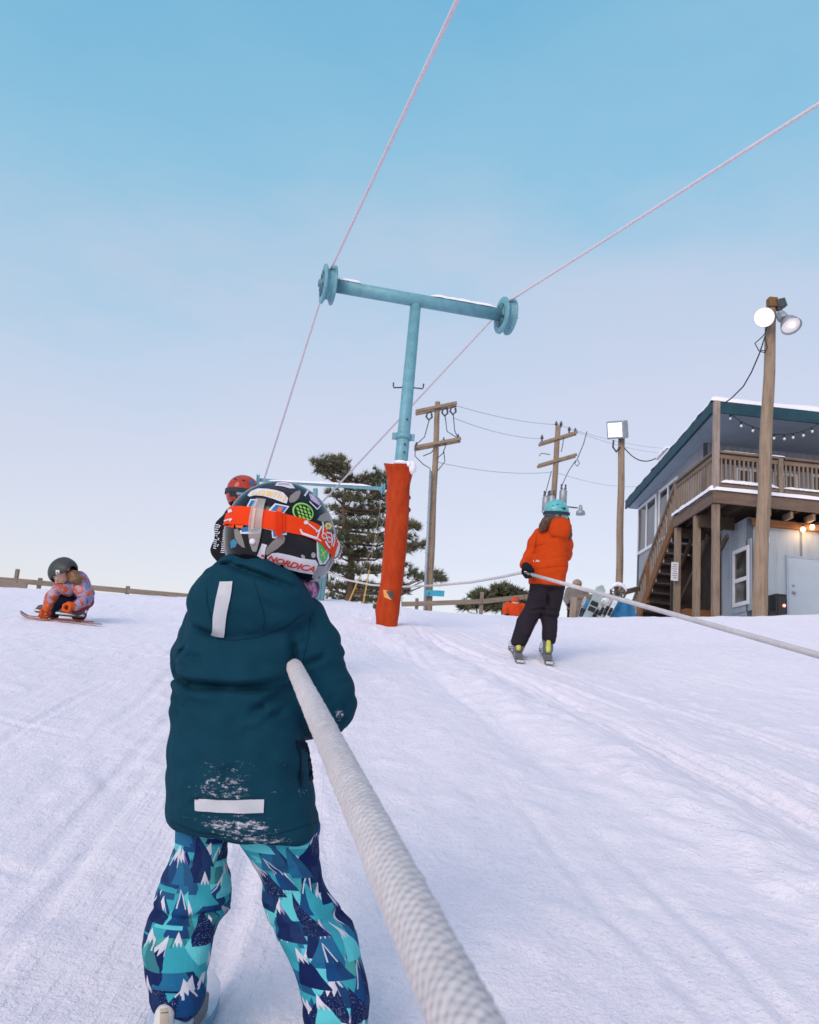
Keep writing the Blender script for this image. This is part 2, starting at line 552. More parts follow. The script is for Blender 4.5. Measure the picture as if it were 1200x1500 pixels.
for e, (p_, c_) in zip(cr.elements, SKYS): e.position = p_; e.color = (*c_, 1)
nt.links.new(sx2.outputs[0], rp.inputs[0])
bg2 = nt.nodes.new('ShaderNodeBackground'); bg2.inputs[1].default_value = 1.0    # thin high cloud veil; unseen bright zenith added to light the snow
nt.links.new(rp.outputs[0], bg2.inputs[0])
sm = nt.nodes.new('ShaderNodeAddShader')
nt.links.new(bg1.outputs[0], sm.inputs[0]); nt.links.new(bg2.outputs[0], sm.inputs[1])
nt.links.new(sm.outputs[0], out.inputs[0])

sun = bpy.data.lights.new('sun', 'SUN'); sun.energy = 2.0; sun.angle = math.radians(34); sun.color = (1, .80, .70)
so = bpy.data.objects.new('sun', sun); COL.objects.link(so)
sd = Vector((math.sin(SUN_AZ) * math.cos(SUN_EL), math.cos(SUN_AZ) * math.cos(SUN_EL), math.sin(SUN_EL)))
so.rotation_mode = 'QUATERNION'; so.rotation_quaternion = sd.to_track_quat('Z', 'Y'); so.location = sd * 60

# ------------------------------------------------------------------ snow
def snow_material():
    t = NT('trodden_snow'); o = t.obj()
    at_ = t.n('ShaderNodeAttribute'); at_.attribute_name = 'track_uv'; st = at_.outputs['Vector']
    big = t.noise(.9, 4, .6, o); streak = t.noise(6.5, 5, .66, st); mid = t.noise(11, 7, .74, t.obj((1, .75, 1))); clod = t.noise(34, 5, .7, o); fine = t.noise(85, 4, .7, o); grain = t.noise(330, 2, .7, o)
    c = t.ramp(t.math('ADD', t.math('MULTIPLY', big, .25), t.math('ADD', t.math('MULTIPLY', streak, .25), t.math('MULTIPLY', mid, .50))), [(.34, (.84, .785, .85)), (.5, (.905, .845, .90)), (.64, (.94, .88, .92))])
    mott = t.ramp(t.math('ADD', t.math('MULTIPLY', fine, .45), t.math('ADD', t.math('MULTIPLY', grain, .30), t.math('MULTIPLY', clod, .25))), [(.36, .94), (.5, 1.02), (.62, 1.07)])
    mx = t.n('ShaderNodeMix', data_type='RGBA', blend_type='MULTIPLY'); mx.inputs[0].default_value = 1.; t.l(c, mx.inputs[6]); t.l(mott, mx.inputs[7])
    t.l(mx.outputs[2], t.b.inputs['Base Color'])
    t.b.inputs['Roughness'].default_value = .72
    t.b.inputs['Specular IOR Level'].default_value = .25
    mk_ = t.n('ShaderNodeAttribute'); mk_.attribute_name = 'track_mask'
    mpS = t.n('ShaderNodeMapping'); mpS.inputs['Scale'].default_value = (1, .18, 1); t.l(st, mpS.inputs[0])
    scr = t.math('MULTIPLY', t.ramp(t.noise(13, 1.5, .5, mpS.outputs[0]), [(.46, 0.), (.58, 1.), (.66, .3)]), mk_.outputs['Fac'])
    b = t.bump(streak, .55, .022)
    b = t.bump(scr, .5, .010, b)
    b = t.bump(mid, .75, .028, b)
    b = t.bump(clod, .8, .012, b)
    b = t.bump(fine, .55, .006, b)
    b = t.bump(grain, .4, .0025, b)
    t.l(b, t.b.inputs['Normal'])
    return t.m
SNOW = snow_material()

def fresh_snow():
    t = NT('clinging_snow'); o = t.obj()
    t.b.inputs['Base Color'].default_value = (.84, .83, .87, 1); t.b.inputs['Roughness'].default_value = .8
    t.l(t.bump(t.noise(25, 4, .6, o), .5, .02), t.b.inputs['Normal'])
    return t.m
CAP = fresh_snow()

def axis_coords(segs):
    out_ = [segs[0][0]]
    for a, b, h in segs:
        n = max(1, int(round((b - a) / h))); out_ += [a + (b - a) * (i + 1) / n for i in range(n)]
    return out_
gx = axis_coords([(-700, -200, 100), (-200, -60, 20), (-60, -20, 4), (-20, -10, .8), (-10, -4, .12), (-4, 4.2, .020), (4.2, 8, .08), (8, 16, .5), (16, 60, 4), (60, 200, 20), (200, 700, 100)])
gy = axis_coords([(-700, -200, 100), (-200, -40, 20), (-40, -10, 3), (-10, 0, .5), (0, .8, .1), (.8, 7, .026), (7, 12.5, .05), (12.5, 18, .12), (18, 40, 1), (40, 120, 8), (120, 700, 60)])
GX, GY = np.meshgrid(np.array(gx), np.array(gy))
GZ = G(GX, GY)
near = (np.abs(GX) < 12) & (GY > 0) & (GY < 19)
lump = np.zeros_like(GZ)
for (j, i) in np.argwhere(near):
    x_, y_ = GX[j, i], GY[j, i]
    lump[j, i] = noise.fractal(Vector((x_ * 2.2, y_ * 1.1, 0)), 1.0, 2.0, 3) * .012 + noise.noise(Vector((x_ * 11, y_ * 8, 3))) * .006 + max(0, noise.noise(Vector((x_ * 5.3, y_ * 4.4, 8))) - .25) * .03
    dx_ = x_ - float(np.interp(y_, [0, 1.2, 4, 6.6, 9.6, 12], [3.1, 2.55, 1.55, .95, .25, -.1])) + .25
    if abs(dx_) < 1.1: lump[j, i] += math.exp(-(dx_ / .5) ** 2) * max(0, noise.noise(Vector((x_ * 8, y_ * 6, 5))) + .1) * .032
GZ = GZ + lump
nx_, ny_ = len(gx), len(gy)
me = bpy.data.meshes.new('snow_ground')
ids = np.arange(nx_ * ny_).reshape(ny_, nx_)
q = np.stack([ids[:-1, :-1], ids[:-1, 1:], ids[1:, 1:], ids[1:, :-1]], -1).reshape(-1, 4)
me.from_pydata(np.stack([GX, GY, GZ], -1).reshape(-1, 3).tolist(), [], q.tolist())
me.polygons.foreach_set('use_smooth', [True] * len(q))
lxr = np.interp(GY, [-20, 0, 1.2, 4, 6.6, 9.6, 12, 60], [9, 3.1, 2.55, 1.55, .95, .25, -.1, -1]); lxl = np.interp(GY, [-20, 0, 2.5, 6, 11, 60], [.3, .25, .15, -.15, -.7, -2])
wr_ = sstep(-.3, 1.6, GX)
tu = np.stack([(GX - (lxr * wr_ + lxl * (1 - wr_))) * 1.9, GY * .16, np.zeros_like(GX)], -1).reshape(-1, 3)
tm = np.clip(np.exp(-((GX - lxr - .15) / .75) ** 2) + .55 * np.exp(-((GX - lxl + .75) / .55) ** 2), 0, 1).ravel()
me.attributes.new('track_mask', 'FLOAT', 'POINT').data.foreach_set('value', tm.astype(np.float32))
me.attributes.new('track_uv', 'FLOAT_VECTOR', 'POINT').data.foreach_set('vector', tu.astype(np.float32).ravel())
tag(link_mesh('snow_ground', me, SNOW), kind='structure')

def on_ground(px, py, Y):
    p = P(px, py, Y); return Vector((p.x, p.y, gz(p.x, p.y)))

# ------------------------------------------------------------------ shared materials
def painted_metal(name, col, dirt=(.12, .10, .09)):
    t = NT(name); o = t.obj()
    n = t.noise(7, 5, .65, o); d = t.noise(38, 4, .7, o)
    c = t.mix(t.ramp(d, [(.58, 0.), (.66, 1.)]), t.ramp(n, [(.3, tuple(x * .82 for x in col)), (.7, tuple(min(1, x * 1.15) for x in col))]), dirt)
    c2 = t.mix(.65, t.ramp(n, [(.3, tuple(x * .82 for x in col)), (.7, tuple(min(1, x * 1.15) for x in col))]), c)
    t.l(c2, t.b.inputs['Base Color']); t.b.inputs['Roughness'].default_value = .5
    t.l(t.bump(d, .15, .004), t.b.inputs['Normal'])
    return t.m
TEAL = painted_metal('teal_painted_steel', srgb(102, 156, 168))
TEAL_IN = painted_metal('teal_painted_steel_dull', srgb(74, 128, 142))

def wood_mat(name, col, grain_axis=2, lo=.55, hi=1.25):
    t = NT(name)
    sc = [22, 22, 22]; sc[grain_axis] = 1.6
    o = t.obj(tuple(sc)); n = t.noise(1., 5, .7, o); k = t.noise(2.2, 3, .6, t.obj())
    f = t.math('ADD', t.math('MULTIPLY', n, .7), t.math('MULTIPLY', k, .3))
    t.l(t.ramp(f, [(.32, tuple(x * lo for x in col)), (.5, col), (.68, tuple(min(1, x * hi) for x in col))]), t.b.inputs['Base Color'])
    t.b.inputs['Roughness'].default_value = .85; t.b.inputs['Specular IOR Level'].default_value = .2
    t.l(t.bump(n, .5, .01), t.b.inputs['Normal'])
    return t.m
POLE = wood_mat('weathered_pole_wood', srgb(142, 124, 106))
RAILW = wood_mat('grey_fence_wood', srgb(128, 116, 104), 0)
DKMETAL = mat('dark_metal', (.05, .055, .06), .5, .2)
GALV = mat('galvanised_metal', srgb(150, 156, 162), .45, .15, metal=.4)
BLACK = mat('black_plastic', (.012, .012, .014), .45, .2)
ROPE = None

def rope_material():
    t = NT('white_braided_rope'); o = t.obj()
    n = t.noise(45, 4, .6, o); m = t.noise(5, 3, .5, o)
    ba = t.n('ShaderNodeAttribute'); ba.attribute_name = 'braid'
    fz = t.noise(260, 3, .7, o)
    cc_ = t.ramp(t.math('ADD', t.math('MULTIPLY', n, .5), t.math('MULTIPLY', m, .5)), [(.3, (.50, .475, .48)), (.7, (.68, .645, .645))])
    dk_ = t.math('MULTIPLY', t.ramp(ba.outputs['Fac'], [(.12, .38), (.7, 1.)]), t.ramp(fz, [(.3, .82), (.6, 1.)]))  # braid grooves darkened in the colour, imitating shade between the strands
    t.l(t.mix(dk_, (.16, .155, .165), cc_), t.b.inputs['Base Color'])
    t.b.inputs['Roughness'].default_value = .9; t.b.inputs['Specular IOR Level'].default_value = .15
    t.l(t.bump(t.noise(420, 3, .6, o), .6, .0015), t.b.inputs['Normal'])
    return t.m
ROPE = rope_material()

GRV = []
def rope_mesh(mb, a, b, R, seg, ribs=True, n=22, pitch=.0125, st=2):
    gv = []; GRV.extend([1.] * (len(mb.v) - len(GRV)))
    a, b = Vector(a), Vector(b); d = (b - a); L = d.length; d.normalize(); N = max(2, int(L / seg))
    e = d.cross(Vector((0, 0, 1))).normalized(); g = e.cross(d); vs = []
    for i in range(N + 1):
        s = L * i / N; c = a + d * s
        for k in range(n):
            th = 2 * math.pi * k / n
            r = R; gg = 1.
            if ribs:
                q1 = th * st / 2 + math.pi * s / pitch + .6 * noise.noise(Vector((s * 30, th * 1.3, 2))); w1 = abs(math.sin(q1)); w2 = abs(math.sin(th * st / 2 - math.pi * s / pitch)); gg = .64 * w1 + .36 * w2
                r = R * (.935 + .085 * gg) + .0011 * noise.noise(Vector((s * 60, th * 2, 5)))
            vs.append(c + (e * math.cos(th) + g * math.sin(th)) * r); gv.append(gg)
    GRV.extend(gv)
    mb.add(vs, [(i * n + k, i * n + (k + 1) % n, (i + 1) * n + (k + 1) % n, (i + 1) * n + k) for i in range(N) for k in range(n)], True)

RR = .0170
ROPE2 = mat('pale_pink_rope', (.66, .575, .61), .9, .08, 20, .4, 120, .003)
def sag(a, b, s, n=14):
    a, b = Vector(a), Vector(b)
    return [a.lerp(b, i / n) - Vector((0, 0, 4 * s * (i / n) * (1 - i / n))) for i in range(n + 1)]

# the rope in the child's hands: comes from beside the camera, straight up the slope
ra0, ra1 = P(681, 1500, .42), P(435, 985, 1.60)
rdir = (ra1 - ra0) / (ra1.y - ra0.y)
RA = lambda y: ra0 + rdir * (y - ra0.y)
mb = MB()
rope_mesh(mb, RA(-.1), RA(1.75), RR, .0016, True, 80, .0105, 10); rope_mesh(mb, RA(1.75), RA(2.3), RR, .01, False)
rope_mesh(mb, RA(-6), RA(-.1), RR, .2, False, 12)
red_hand = RA(5.55)
mb.tube([RA(2.3), RA(4), red_hand] + sag(red_hand, P(458, 846, 15.45), .12, 8)[1:], RR, 10)
GRV.extend([1.] * (len(mb.v) - len(GRV)))
_ro = mb.build('tow_rope', ROPE, None, 'thick white braided tow rope clamped under the arm of the child in teal', 'rope', base=RA(0))
_ro.data.attributes.new('braid', 'FLOAT', 'POINT').data.foreach_set('value', GRV)
GRV.clear(); mb = MB()
wh = P(777, 841, 8.2)
wr1 = P(1200, 960, 3.7); wd = (wr1 - wh)
rope_mesh(mb, wh + wd * 1.25, wh + wd * .35, RR, .005, True, 18, .014, 4)
mb.tube([wh + wd * .36, wh], RR, 10)
mb.tube([wh + wd * 4, wh + wd * 1.25], RR, 10)
mb.tube([wh, P(763, 839, 8.35), P(730, 846, 9), P(690, 853, 10), P(640, 857.5, 11.4), P(590, 859.5, 12.8), P(545, 857, 13.9), P(510, 850, 14.6), P(476, 836, 15.4)], RR, 10)
GRV.extend([1.] * (len(mb.v) - len(GRV)))
_ro = mb.build('tow_rope', ROPE, None, 'white tow rope held in the dark mitten of the woman in the orange jacket', 'rope', base=wh)
_ro.data.attributes.new('braid', 'FLOAT', 'POINT').data.foreach_set('value', GRV)

# ------------------------------------------------------------------ tow tower
tb = on_ground(565, 922, 10.9); tb.z = P(565, 922, 10.9).z
tt = P(609, 447, 11.0)
T = thing('tow_tower', 'tall pale teal T-shaped tow tower with an orange padded foot and two rope wheels', 'tow tower', tb)
def tpt(y, px=None):      # a point of the post's axis at the photo row y
    f_ = (y - 922) / (447 - 922); return tb.lerp(tt, f_)
mb = MB(); mb.tube([tb - Vector((0, 0, .3)), tpt(690), tpt(640), tt], [.098, .096, .093, .082], 20)
post = mb.build('post', TEAL, T)
mb = MB()
pz = P(590, 640, 10.96).z
def axis_at(z): return tb.lerp(tt, (z - tb.z) / (tt.z - tb.z))
mb.lathe(axis_at(pz - .045), tt - tb, [(0, .097), (0, .112), (.09, .112), (.09, .095)], 20)
for s_ in (-1, 1):
    mb.box(axis_at(pz) + Vector((s_ * .135, 0, 0)), (.03, 0, 0), (0, .012, 0), (0, 0, .05))
mb.build('collar', TEAL, T)
for zz in (pz + .24, pz - .14, pz - .26):
    c = axis_at(zz) + Vector((.03, -.092, 0))
    MB().lathe(c, (0.2, -1, 0), [(0, .014), (.022, .014), (.022, 0)], 8).build('bolt', DKMETAL, T)
# two little rope hooks
for s_, px_ in ((-1, 577), (1, 619)):
    c = axis_at(P(598, 568, 11).z)
    e = P(px_, 568 + (1.5 if s_ > 0 else 0), 10.95)
    MB().tube([c, e, e + Vector((s_ * .008, 0, .02)), e + Vector((s_ * .012, 0, .08))], .011, 8).build('hook', DKMETAL, T)
WL, WR = P(481, 417, 10.62), P(741, 463, 11.4)
axd = (WR - WL).normalized()
mb = MB(); mb.tube([WL + axd * .05, WR - axd * .05], .098, 20); mb.build('crossbar', TEAL, T)
# snow lying along the bar
def snow_strip(a, b, w, h, seed, parent=None, n=26, taper=.12, name='snow_cap', **kw):
    a, b = Vector(a), Vector(b); d = (b - a).normalized(); sd = d.cross(Vector((0, 0, 1))).normalized(); up = sd.cross(d); m = MB(); vs = []; K = 9
    for i in range(n + 1):
        u = i / n; e = min(1, u / taper, (1 - u) / taper) ** .5
        hh = h * e * (1 + .35 * noise.noise(Vector((u * 9, seed, 0)))); ww = w * (.75 + .25 * e) * (1 + .18 * noise.noise(Vector((u * 11, seed, 4))))
        for k in range(K):
            t = math.pi * k / (K - 1)
            vs.append(a.lerp(b, u) + sd * math.cos(t) * ww / 2 + up * (math.sin(t) ** .7 * hh - .002))
    m.add(vs, [(i * K + k, i * K + k + 1, (i + 1) * K + k + 1, (i + 1) * K + k) for i in range(n) for k in range(K - 1)], True)
    return m.build(name, CAP, parent, fix=False, **kw)
up_ = Vector((0, 0, .085))
snow_strip(WL + axd * .12 + up_, WL + axd * .48 + up_, .13, .055, 1, T)
snow_strip(WL + axd * 1.55 + up_, WR - axd * .16 + up_, .14, .06, 2, T)
PROF = [(-.095, .03), (-.095, .235), (-.085, .285), (-.06, .29), (-.045, .262), (-.022, .215), (.022, .215), (.045, .262), (.06, .29), (.085, .285), (.095, .235), (.095, .03)]
for c in (WL, WR):
    wh_ = MB(); wh_.lathe(c, axd, PROF, 40); wheel = wh_.build('rope_wheel', TEAL, T)
    for s_ in (-1, 1):
        MB().lathe(c + axd * s_ * .0965, axd * s_, [(0, .19), (.002, .195), (.003, .07), (.03, .065), (.05, .05), (.05, .0)], 24).build('hub', TEAL_IN, wheel)
    MB().lathe(c + axd * .14, axd, [(0, .018), (.06, .018), (.06, 0)], 10).build('axle_pin', DKMETAL, wheel)
    mbb = MB()
    for k in range(5):
        a_ = 2 * math.pi * k / 5 + .4; e_ = axd.orthogonal().normalized(); g_ = axd.cross(e_)
        mbb.box(c - axd * .1 + (e_ * math.cos(a_) + g_ * math.sin(a_)) * .13, axd * .004, (e_ * math.cos(a_) + g_ * math.sin(a_)) * .055, (g_ * math.cos(a_) - e_ * math.sin(a_)) * .018)
    mbb.build('wheel_slots', DKMETAL, wheel)
# padding
def pad_material():
    t = NT('orange_vinyl_padding'); o = t.obj((3, 3, 1.2)); n = t.noise(3, 5, .6, o); k = t.noise(60, 3, .6, t.obj())
    t.l(t.ramp(t.math('ADD', t.math('MULTIPLY', n, .8), t.math('MULTIPLY', k, .2)), [(.3, (.29, .024, .003)), (.52, (.40, .040, .005)), (.72, (.46, .062, .010))]), t.b.inputs['Base Color'])
    t.b.inputs['Roughness'].default_value = .6; t.b.inputs['Specular IOR Level'].default_value = .15
    t.l(t.bump(n, .6, .04), t.b.inputs['Normal'])
    return t.m
PAD = pad_material()
prof = [(561, 606, 683), (563, 606, 688), (566, 604, 696), (568, 601, 708), (567.5, 600, 718), (565, 600, 728), (566, 599, 745), (565.5, 599, 748), (563, 597, 780), (562, 596, 800), (560, 594, 820), (558, 591, 850), (555, 588, 868), (552.5, 586.5, 880), (549, 585.5, 895), (550.5, 583, 908), (551, 581, 921), (552, 580, 926)]
mb = MB(); vs = []; K = 32
for i, (l, r, y) in enumerate(prof):
    c = P((l + r) / 2, y, 10.93); rad = (r - l) / 2 * scl(c)
    for k in range(K):
        a_ = 2 * math.pi * k / K
        q_ = 1 + (.05 if 0 < i < len(prof) - 1 else .02) * noise.noise(Vector((math.cos(a_) * 1.6, math.sin(a_) * 1.6, i * .55))) + (.05 * max(0, math.cos(a_ + .6)) ** 8)
        if i < 2: q_ *= 1 + .05 * math.sin(3 * a_ + 1)
        vs.append(c + Vector((math.cos(a_) * rad * q_, math.sin(a_) * rad * .96 * q_, (.03 * math.cos(2 * a_ + .5) if i < 2 else 0))))
fs = [(i * K + k, (i + 1) * K + k, (i + 1) * K + (k + 1) % K, i * K + (k + 1) % K) for i in range(len(prof) - 1) for k in range(K)]
mb.add(vs, fs, True); mb.f.append(tuple(range(K))); mb.m.append(0); mb.sm.append(False)
pad = mb.build('padding', PAD, T, label='orange vinyl padding wrapped round the foot, torn low down')
dk = Decal(BVHTree.FromPolygons(mb.v, mb.f), .008, 4)
dk.poly([(562, 864), (574, 866), (576, 872), (573, 879), (563, 875)]); dk.build('torn_foam', mat('bare_foam', srgb(214, 150, 84), .9, .25, 40), pad)
dk = Decal(BVHTree.FromPolygons(mb.v, mb.f), .012, 4)
dk.poly([(566, 866), (574, 865.5), (577, 873), (574.5, 879), (571, 875), (573, 871)]); dk.build('tear_flap', DKMETAL, pad)
for (y_, s_) in ((729, 1), (747, 1), (888, -1)):
    c = P(599 if s_ > 0 else 549, y_, 10.93)
    MB().ball(c, .03, 8, (1, 1, 1.3)).build('strap_knot', DKMETAL, pad)
MB().tube([P(549, 917, 10.8), P(545, 921, 10.7), P(539, 926, 10.6)], .012, 6).build('tie_cord', DKMETAL, T)
mb = MB(); cc = P(587, 683, 10.93)
mb.ball(cc + Vector((.02, 0, .0)), .178, 18, (1, 1, .36)); mb.ball(cc + Vector((.155, -.07, -.03)), .085, 12, (.9, 1, 1.25)); mb.ball(cc + Vector((.0, -.13, .012)), .08, 12, (1.4, 1, .5)); mb.ball(cc + Vector((.10, -.11, .0)), .07, 12, (1, 1, .8))
mb.build('snow_cap', CAP, T)

# overhead ropes on the two wheels
FL, FR = P(386, 706, 15.4), P(470, 738, 15.7)
def over(wc, near_px, far, label):
    top = wc + Vector((0, 0, .232))
    n0 = P(*near_px); m = MB()
    d0 = n0 - top
    pts = [top + d0 * 2.6, top + d0]
    dirn = d0.normalized()
    for k in range(0, 7):     # over the crown of the wheel
        a_ = math.radians(28 - 9 * k); fwd = Vector((-axd.y, axd.x, 0)).normalized()
        pts.append(wc + (Vector((0, 0, 1)) * math.cos(a_) - fwd * math.sin(a_)) * .234)
    pts.append(far)
    m.tube(pts, RR, 10)
    m.build('tow_rope', ROPE2, None, label, 'rope', base=top)
over(WL, (670, 0, 4.5), FL, 'pale overhead tow rope crossing the higher, nearer wheel of the tall tow tower')
over(WR, (1200, 152, 5.5), FR, 'pale overhead tow rope over the wheel of the tall tow tower nearest the blue house')

# ------------------------------------------------------------------ far tow tower on the crest
fb = on_ground(466, 877, 15.6)
T2 = thing('tow_tower', 'small distant teal tow tower on the crest with a ribbed housing beside the pine tree', 'tow tower', fb)
MB().tube([fb - Vector((0, 0, .2)), P(462, 716, 15.6)], .05, 10).build('post', TEAL, T2)
BL, BR = P(378, 703, 15.4), P(561, 716, 15.85)
mb = MB(); mb.beam(BL, BR, .06, .065); mb.build('crossbar', TEAL, T2)
snow_strip(P(392, 707, 15.43) + Vector((0, 0, .03)), P(545, 715, 15.8) + Vector((0, 0, .03)), .08, .05, 5, T2, 60)
ax2 = (BR - BL).normalized()
for c in (BL, BR):
    MB().lathe(c, ax2, [(h * .35, r * .42) for h, r in PROF], 24).build('rope_wheel', TEAL, T2)
hb = P(466, 850, 15.55); mb = MB()
for k in range(5):
    mb.box(Vector((hb.x + (k - 2) * .062, hb.y, (fb.z + P(466, 775, 15.55).z) / 2 - .1)), (.028, 0, 0), (0, .12 - .01 * (k % 2), 0), (0, 0, (P(466, 775, 15.55).z - fb.z) / 2 + .1))
mb.build('ribbed_housing', TEAL_IN, T2)
fo = P(448, 862, 15.4)
MB().lathe(Vector((fo.x, fo.y, gz(fo.x, fo.y) - .1)), (0, 0, 1), [(0, .12), (.3, .12), (.62, .11), (.62, 0)], 16).build('padding', PAD, T2)

# ------------------------------------------------------------------ wooden fences beyond the crest
def fence(label, rails, posts, Y, th=.14):
    b = P(posts[0][0], posts[0][1], Y); b.z = gz(b.x, b.y)
    t = thing('wooden_fence', label, 'fence', b)
    for px_, top, wpx in posts:
        p = P(px_, top, Y); g = gz(p.x, p.y) - .2; h = wpx * scl(p) / 2
        MB().box((p.x, p.y + .1, (p.z + g) / 2), (h, 0, 0), (0, h, 0), (.02 * random.uniform(-1, 1), 0, (p.z - g) / 2)).build('post', RAILW, t, bevel=.01)
    for (a, b_) in rails:
        MB().beam(P(a[0], a[1], Y), P(b_[0], b_[1], Y), .06, th).build('rail', RAILW, t, bevel=.008)
    return t
fence('weathered wooden rail fence along the crest behind the crouching child', [((-160, 836), (26, 851)), ((26.5, 851), (186, 865.5)), ((186.5, 865.5), (330, 878)), ((-160, 846), (40, 859)), ((-160, 855), (40, 867)), ((330.5, 878), (430, 886))], [(-70, 820, 6), (24.5, 833, 5), (57, 846, 5), (187, 858, 5), (320, 870, 5), (425, 878, 5)], 22)
fence('wooden rail fence on the crest between the padded tower and the woman in orange', [((588, 885), (612, 884.5)), ((612.5, 884.5), (706, 881)), ((706.5, 881), (768, 874.5)), ((768.5, 874.5), (800, 871))], [(612, 876, 5), (707, 867, 5.5), (741, 878, 5), (790, 866, 5)], 25, .15)

# ------------------------------------------------------------------ poles
def pole_thing(name, label, cat, foot, top, r0, r1, group=None):
    b = Vector(foot); b.z = gz(b.x, b.y)
    t = thing(name, label, cat, b, group)
    d = (Vector(top) - Vector(foot)).normalized()
    start = Vector(foot) + d * ((b.z - .4 - foot[2]) / d.z)
    n = 14; pts = [start.lerp(Vector(top), i / n) for i in range(n + 1)]
    pts = [p + Vector((.012 * math.sin(i * 1.3), .0, 0)) for i, p in enumerate(pts)]
    MB().tube(pts, [r0 + (r1 - r0) * i / n for i in range(n + 1)], 14).build('pole', POLE, t)
    return t
LAMP = emat('floodlight_glow', (1, .93, .9), 6.0)
LAMPDIM = emat('floodlight_lens', (1, .97, .95), .75)
# lamp post nearest the house: one lit head facing the slope, one bell reflector turned away
t = pole_thing('lamp_post', 'wooden floodlight post in front of the blue house, one of its two lamps glowing', 'lamp post', P(1112, 905, 15.5), P(1130.5, 446, 15.5), .150, .105)
c0 = P(1131, 444, 15.45)
MB().box(c0, (.095, 0, 0), (0, .09, 0), (0, 0, .11)).build('pole_cap', wood_mat('rusty_bracket', srgb(120, 88, 58)), t, bevel=.02)
c1 = P(1143.5, 445, 15.4); br_ = MB(); br_.box(c1, (.09, 0, .03), (0, .08, 0), (-.03, 0, .09)); br_.box(P(1142, 452, 15.4), (.05, 0, 0), (0, .05, 0), (0, 0, .05)); br_.beam(c0, c1, .07, .07)
br_.build('bracket', DKMETAL, t, bevel=.012)
g0 = P(1119.5, 465, 15.15); fd = (Vector((0, 0, 0)) - g0).normalized(); fd = (fd + Vector((-.1, 0, -.05))).normalized()
hd = MB(); hd.lathe(g0 - fd * .30, fd, [(0, .06), (.02, .09), (.1, .12), (.2, .17), (.28, .205), (.285, .205)], 28); head = hd.build('lamp_head', GALV, t)
MB().lathe(g0 - fd * .012, fd, [(0.028, .172), (.034, .17), (.055, .14), (.07, .07), (.074, 0)], 28).build('lens', LAMP, head)
MB().lathe(g0 - fd * .012, fd, [(-.02, .197), (0, .197), (.022, .186), (.026, .174), (.0, .172)], 28).build('lens_rim', emat('lamp_rim_glow', (1, .80, .78), .85, (.8, .7, .7)), head)  # outer lens ring glows dim pink to imitate the lamp's halo
MB().tube([g0 - fd * .28, P(1131, 470, 15.45)], .03, 8).build('lamp_arm', DKMETAL, t)
bx_ = P(1148, 462, 15.3); rd = (P(1165, 485, 15.05) - P(1152, 466, 15.3)).normalized()
hd = MB(); hd.lathe(P(1143, 460, 15.3), rd, [(0, .07), (.0, .10), (.16, .115), (.2, .09), (.2, 0)], 8, False)
hd.lathe(P(1152, 467, 15.3), rd, [(0, .07), (.02, .11), (.10, .16), (.2, .195), (.285, .215), (.29, .21), (.2, .185), (.1, .15), (.03, .09)], 28); head = hd.build('lamp_head', GALV, t)
MB().lathe(P(1152, 467, 15.3) + rd * .235, rd, [(0, .19), (.005, .19), (.006, 0)], 28).build('lens', emat('reflector_lens', (1, .93, .95), .45, (.7, .6, .62)), head)
MB().ball(P(1152, 467, 15.3) + rd * .25 + Vector((.02, -.02, 0)), .05, 10).build('lamp_bulb', LAMP, head)
MB().tube([P(1135, 462, 15.45), P(1145, 463, 15.35)], .035, 8).build('lamp_arm', GALV, t)
cb = MB(); cpx = [(1124, 478), (1121, 488), (1117, 493), (1106, 503), (1112, 514), (1121, 517), (1124, 509), (1121, 494), (1117, 505), (1114, 513), (1122, 514)]
cb.tube([P(x, y, 15.3 - .01 * i) for i, (x, y) in enumerate(cpx)], .012, 6)
cb.build('cable_coil', BLACK, t)
mb = MB(); mb.tube([P(*p) for p in [(1121, 492, 15.35), (1113, 517, 15.5), (1101, 545, 15.8), (1089, 566, 16.1), (1072, 583, 16.4), (1062, 590, 16.55)]], .014, 6)
mb.build('power_cable', BLACK, None, 'thin black cable from the lamp post down to the roof corner of the blue house', 'cable', base=P(1113, 517, 15.5))
# lamp post behind, square floodlight
t = pole_thing('lamp_post', 'far wooden lamp post with a white square floodlight left of the blue house', 'lamp post', P(907, 862, 28), P(911, 640, 28), .135, .12)
o_, X_, Z_ = P(900, 630, 27.6), Vector((.96, .2, -.05)), Vector((.10, -.1, 1)).normalized()
fc = Vector((-.70, -.64, -.34)).normalized(); sx = fc.cross(Vector((.16, 0, 1))).normalized(); sz = sx.cross(fc)
sx_ = (sx + sz * .0).normalized()
hd = MB(); hd.prism([o_ - fc * .05 + sx * i * .37 + sz * j * .33 for i, j in ((-1, -1), (1, -1), (1, 1), (-1, 1))], -fc * .34)
head = hd.build('lamp_head', GALV, t, bevel=.05)
MB().box(o_ - fc * .045, fc * .008, sx * .29, sz * .26).build('lens', LAMPDIM, head, bevel=.004)
MB().beam(P(905, 640, 27.9), P(915, 639, 28), .1, .12).build('bracket', POLE, t)
MB().tube([P(899, 645, 27.8), P(898, 655, 27.8), P(903, 662, 27.85), P(908, 655, 27.9)], .035, 8).build('cable_coil', DKMETAL, t)
MB().tube([P(909, 636, 27.9), P(904, 640, 27.7)], .06, 8).build('lamp_arm', GALV, t)

def wires(p, q, s, label, r=.010, group=None):
    m = MB(); m.tube(sag(p, q, s, 16), r, 5); m.build('power_line', mat('pale_wire', srgb(112, 136, 156), .6, .1), None, label, 'cable', group, base=p)
INS = mat('insulator', srgb(70, 76, 84), .35, .2)
def crossarm(t, a, b, Y, th=.12, double=True):
    for k in ((-.17, .17) if double else (0.16,)):
        o1 = Vector((0, k, 0)); MB().beam(P(*a, Y) + o1, P(*b, Y) + o1, .10, th).build('crossarm', POLE, t, bevel=.01)
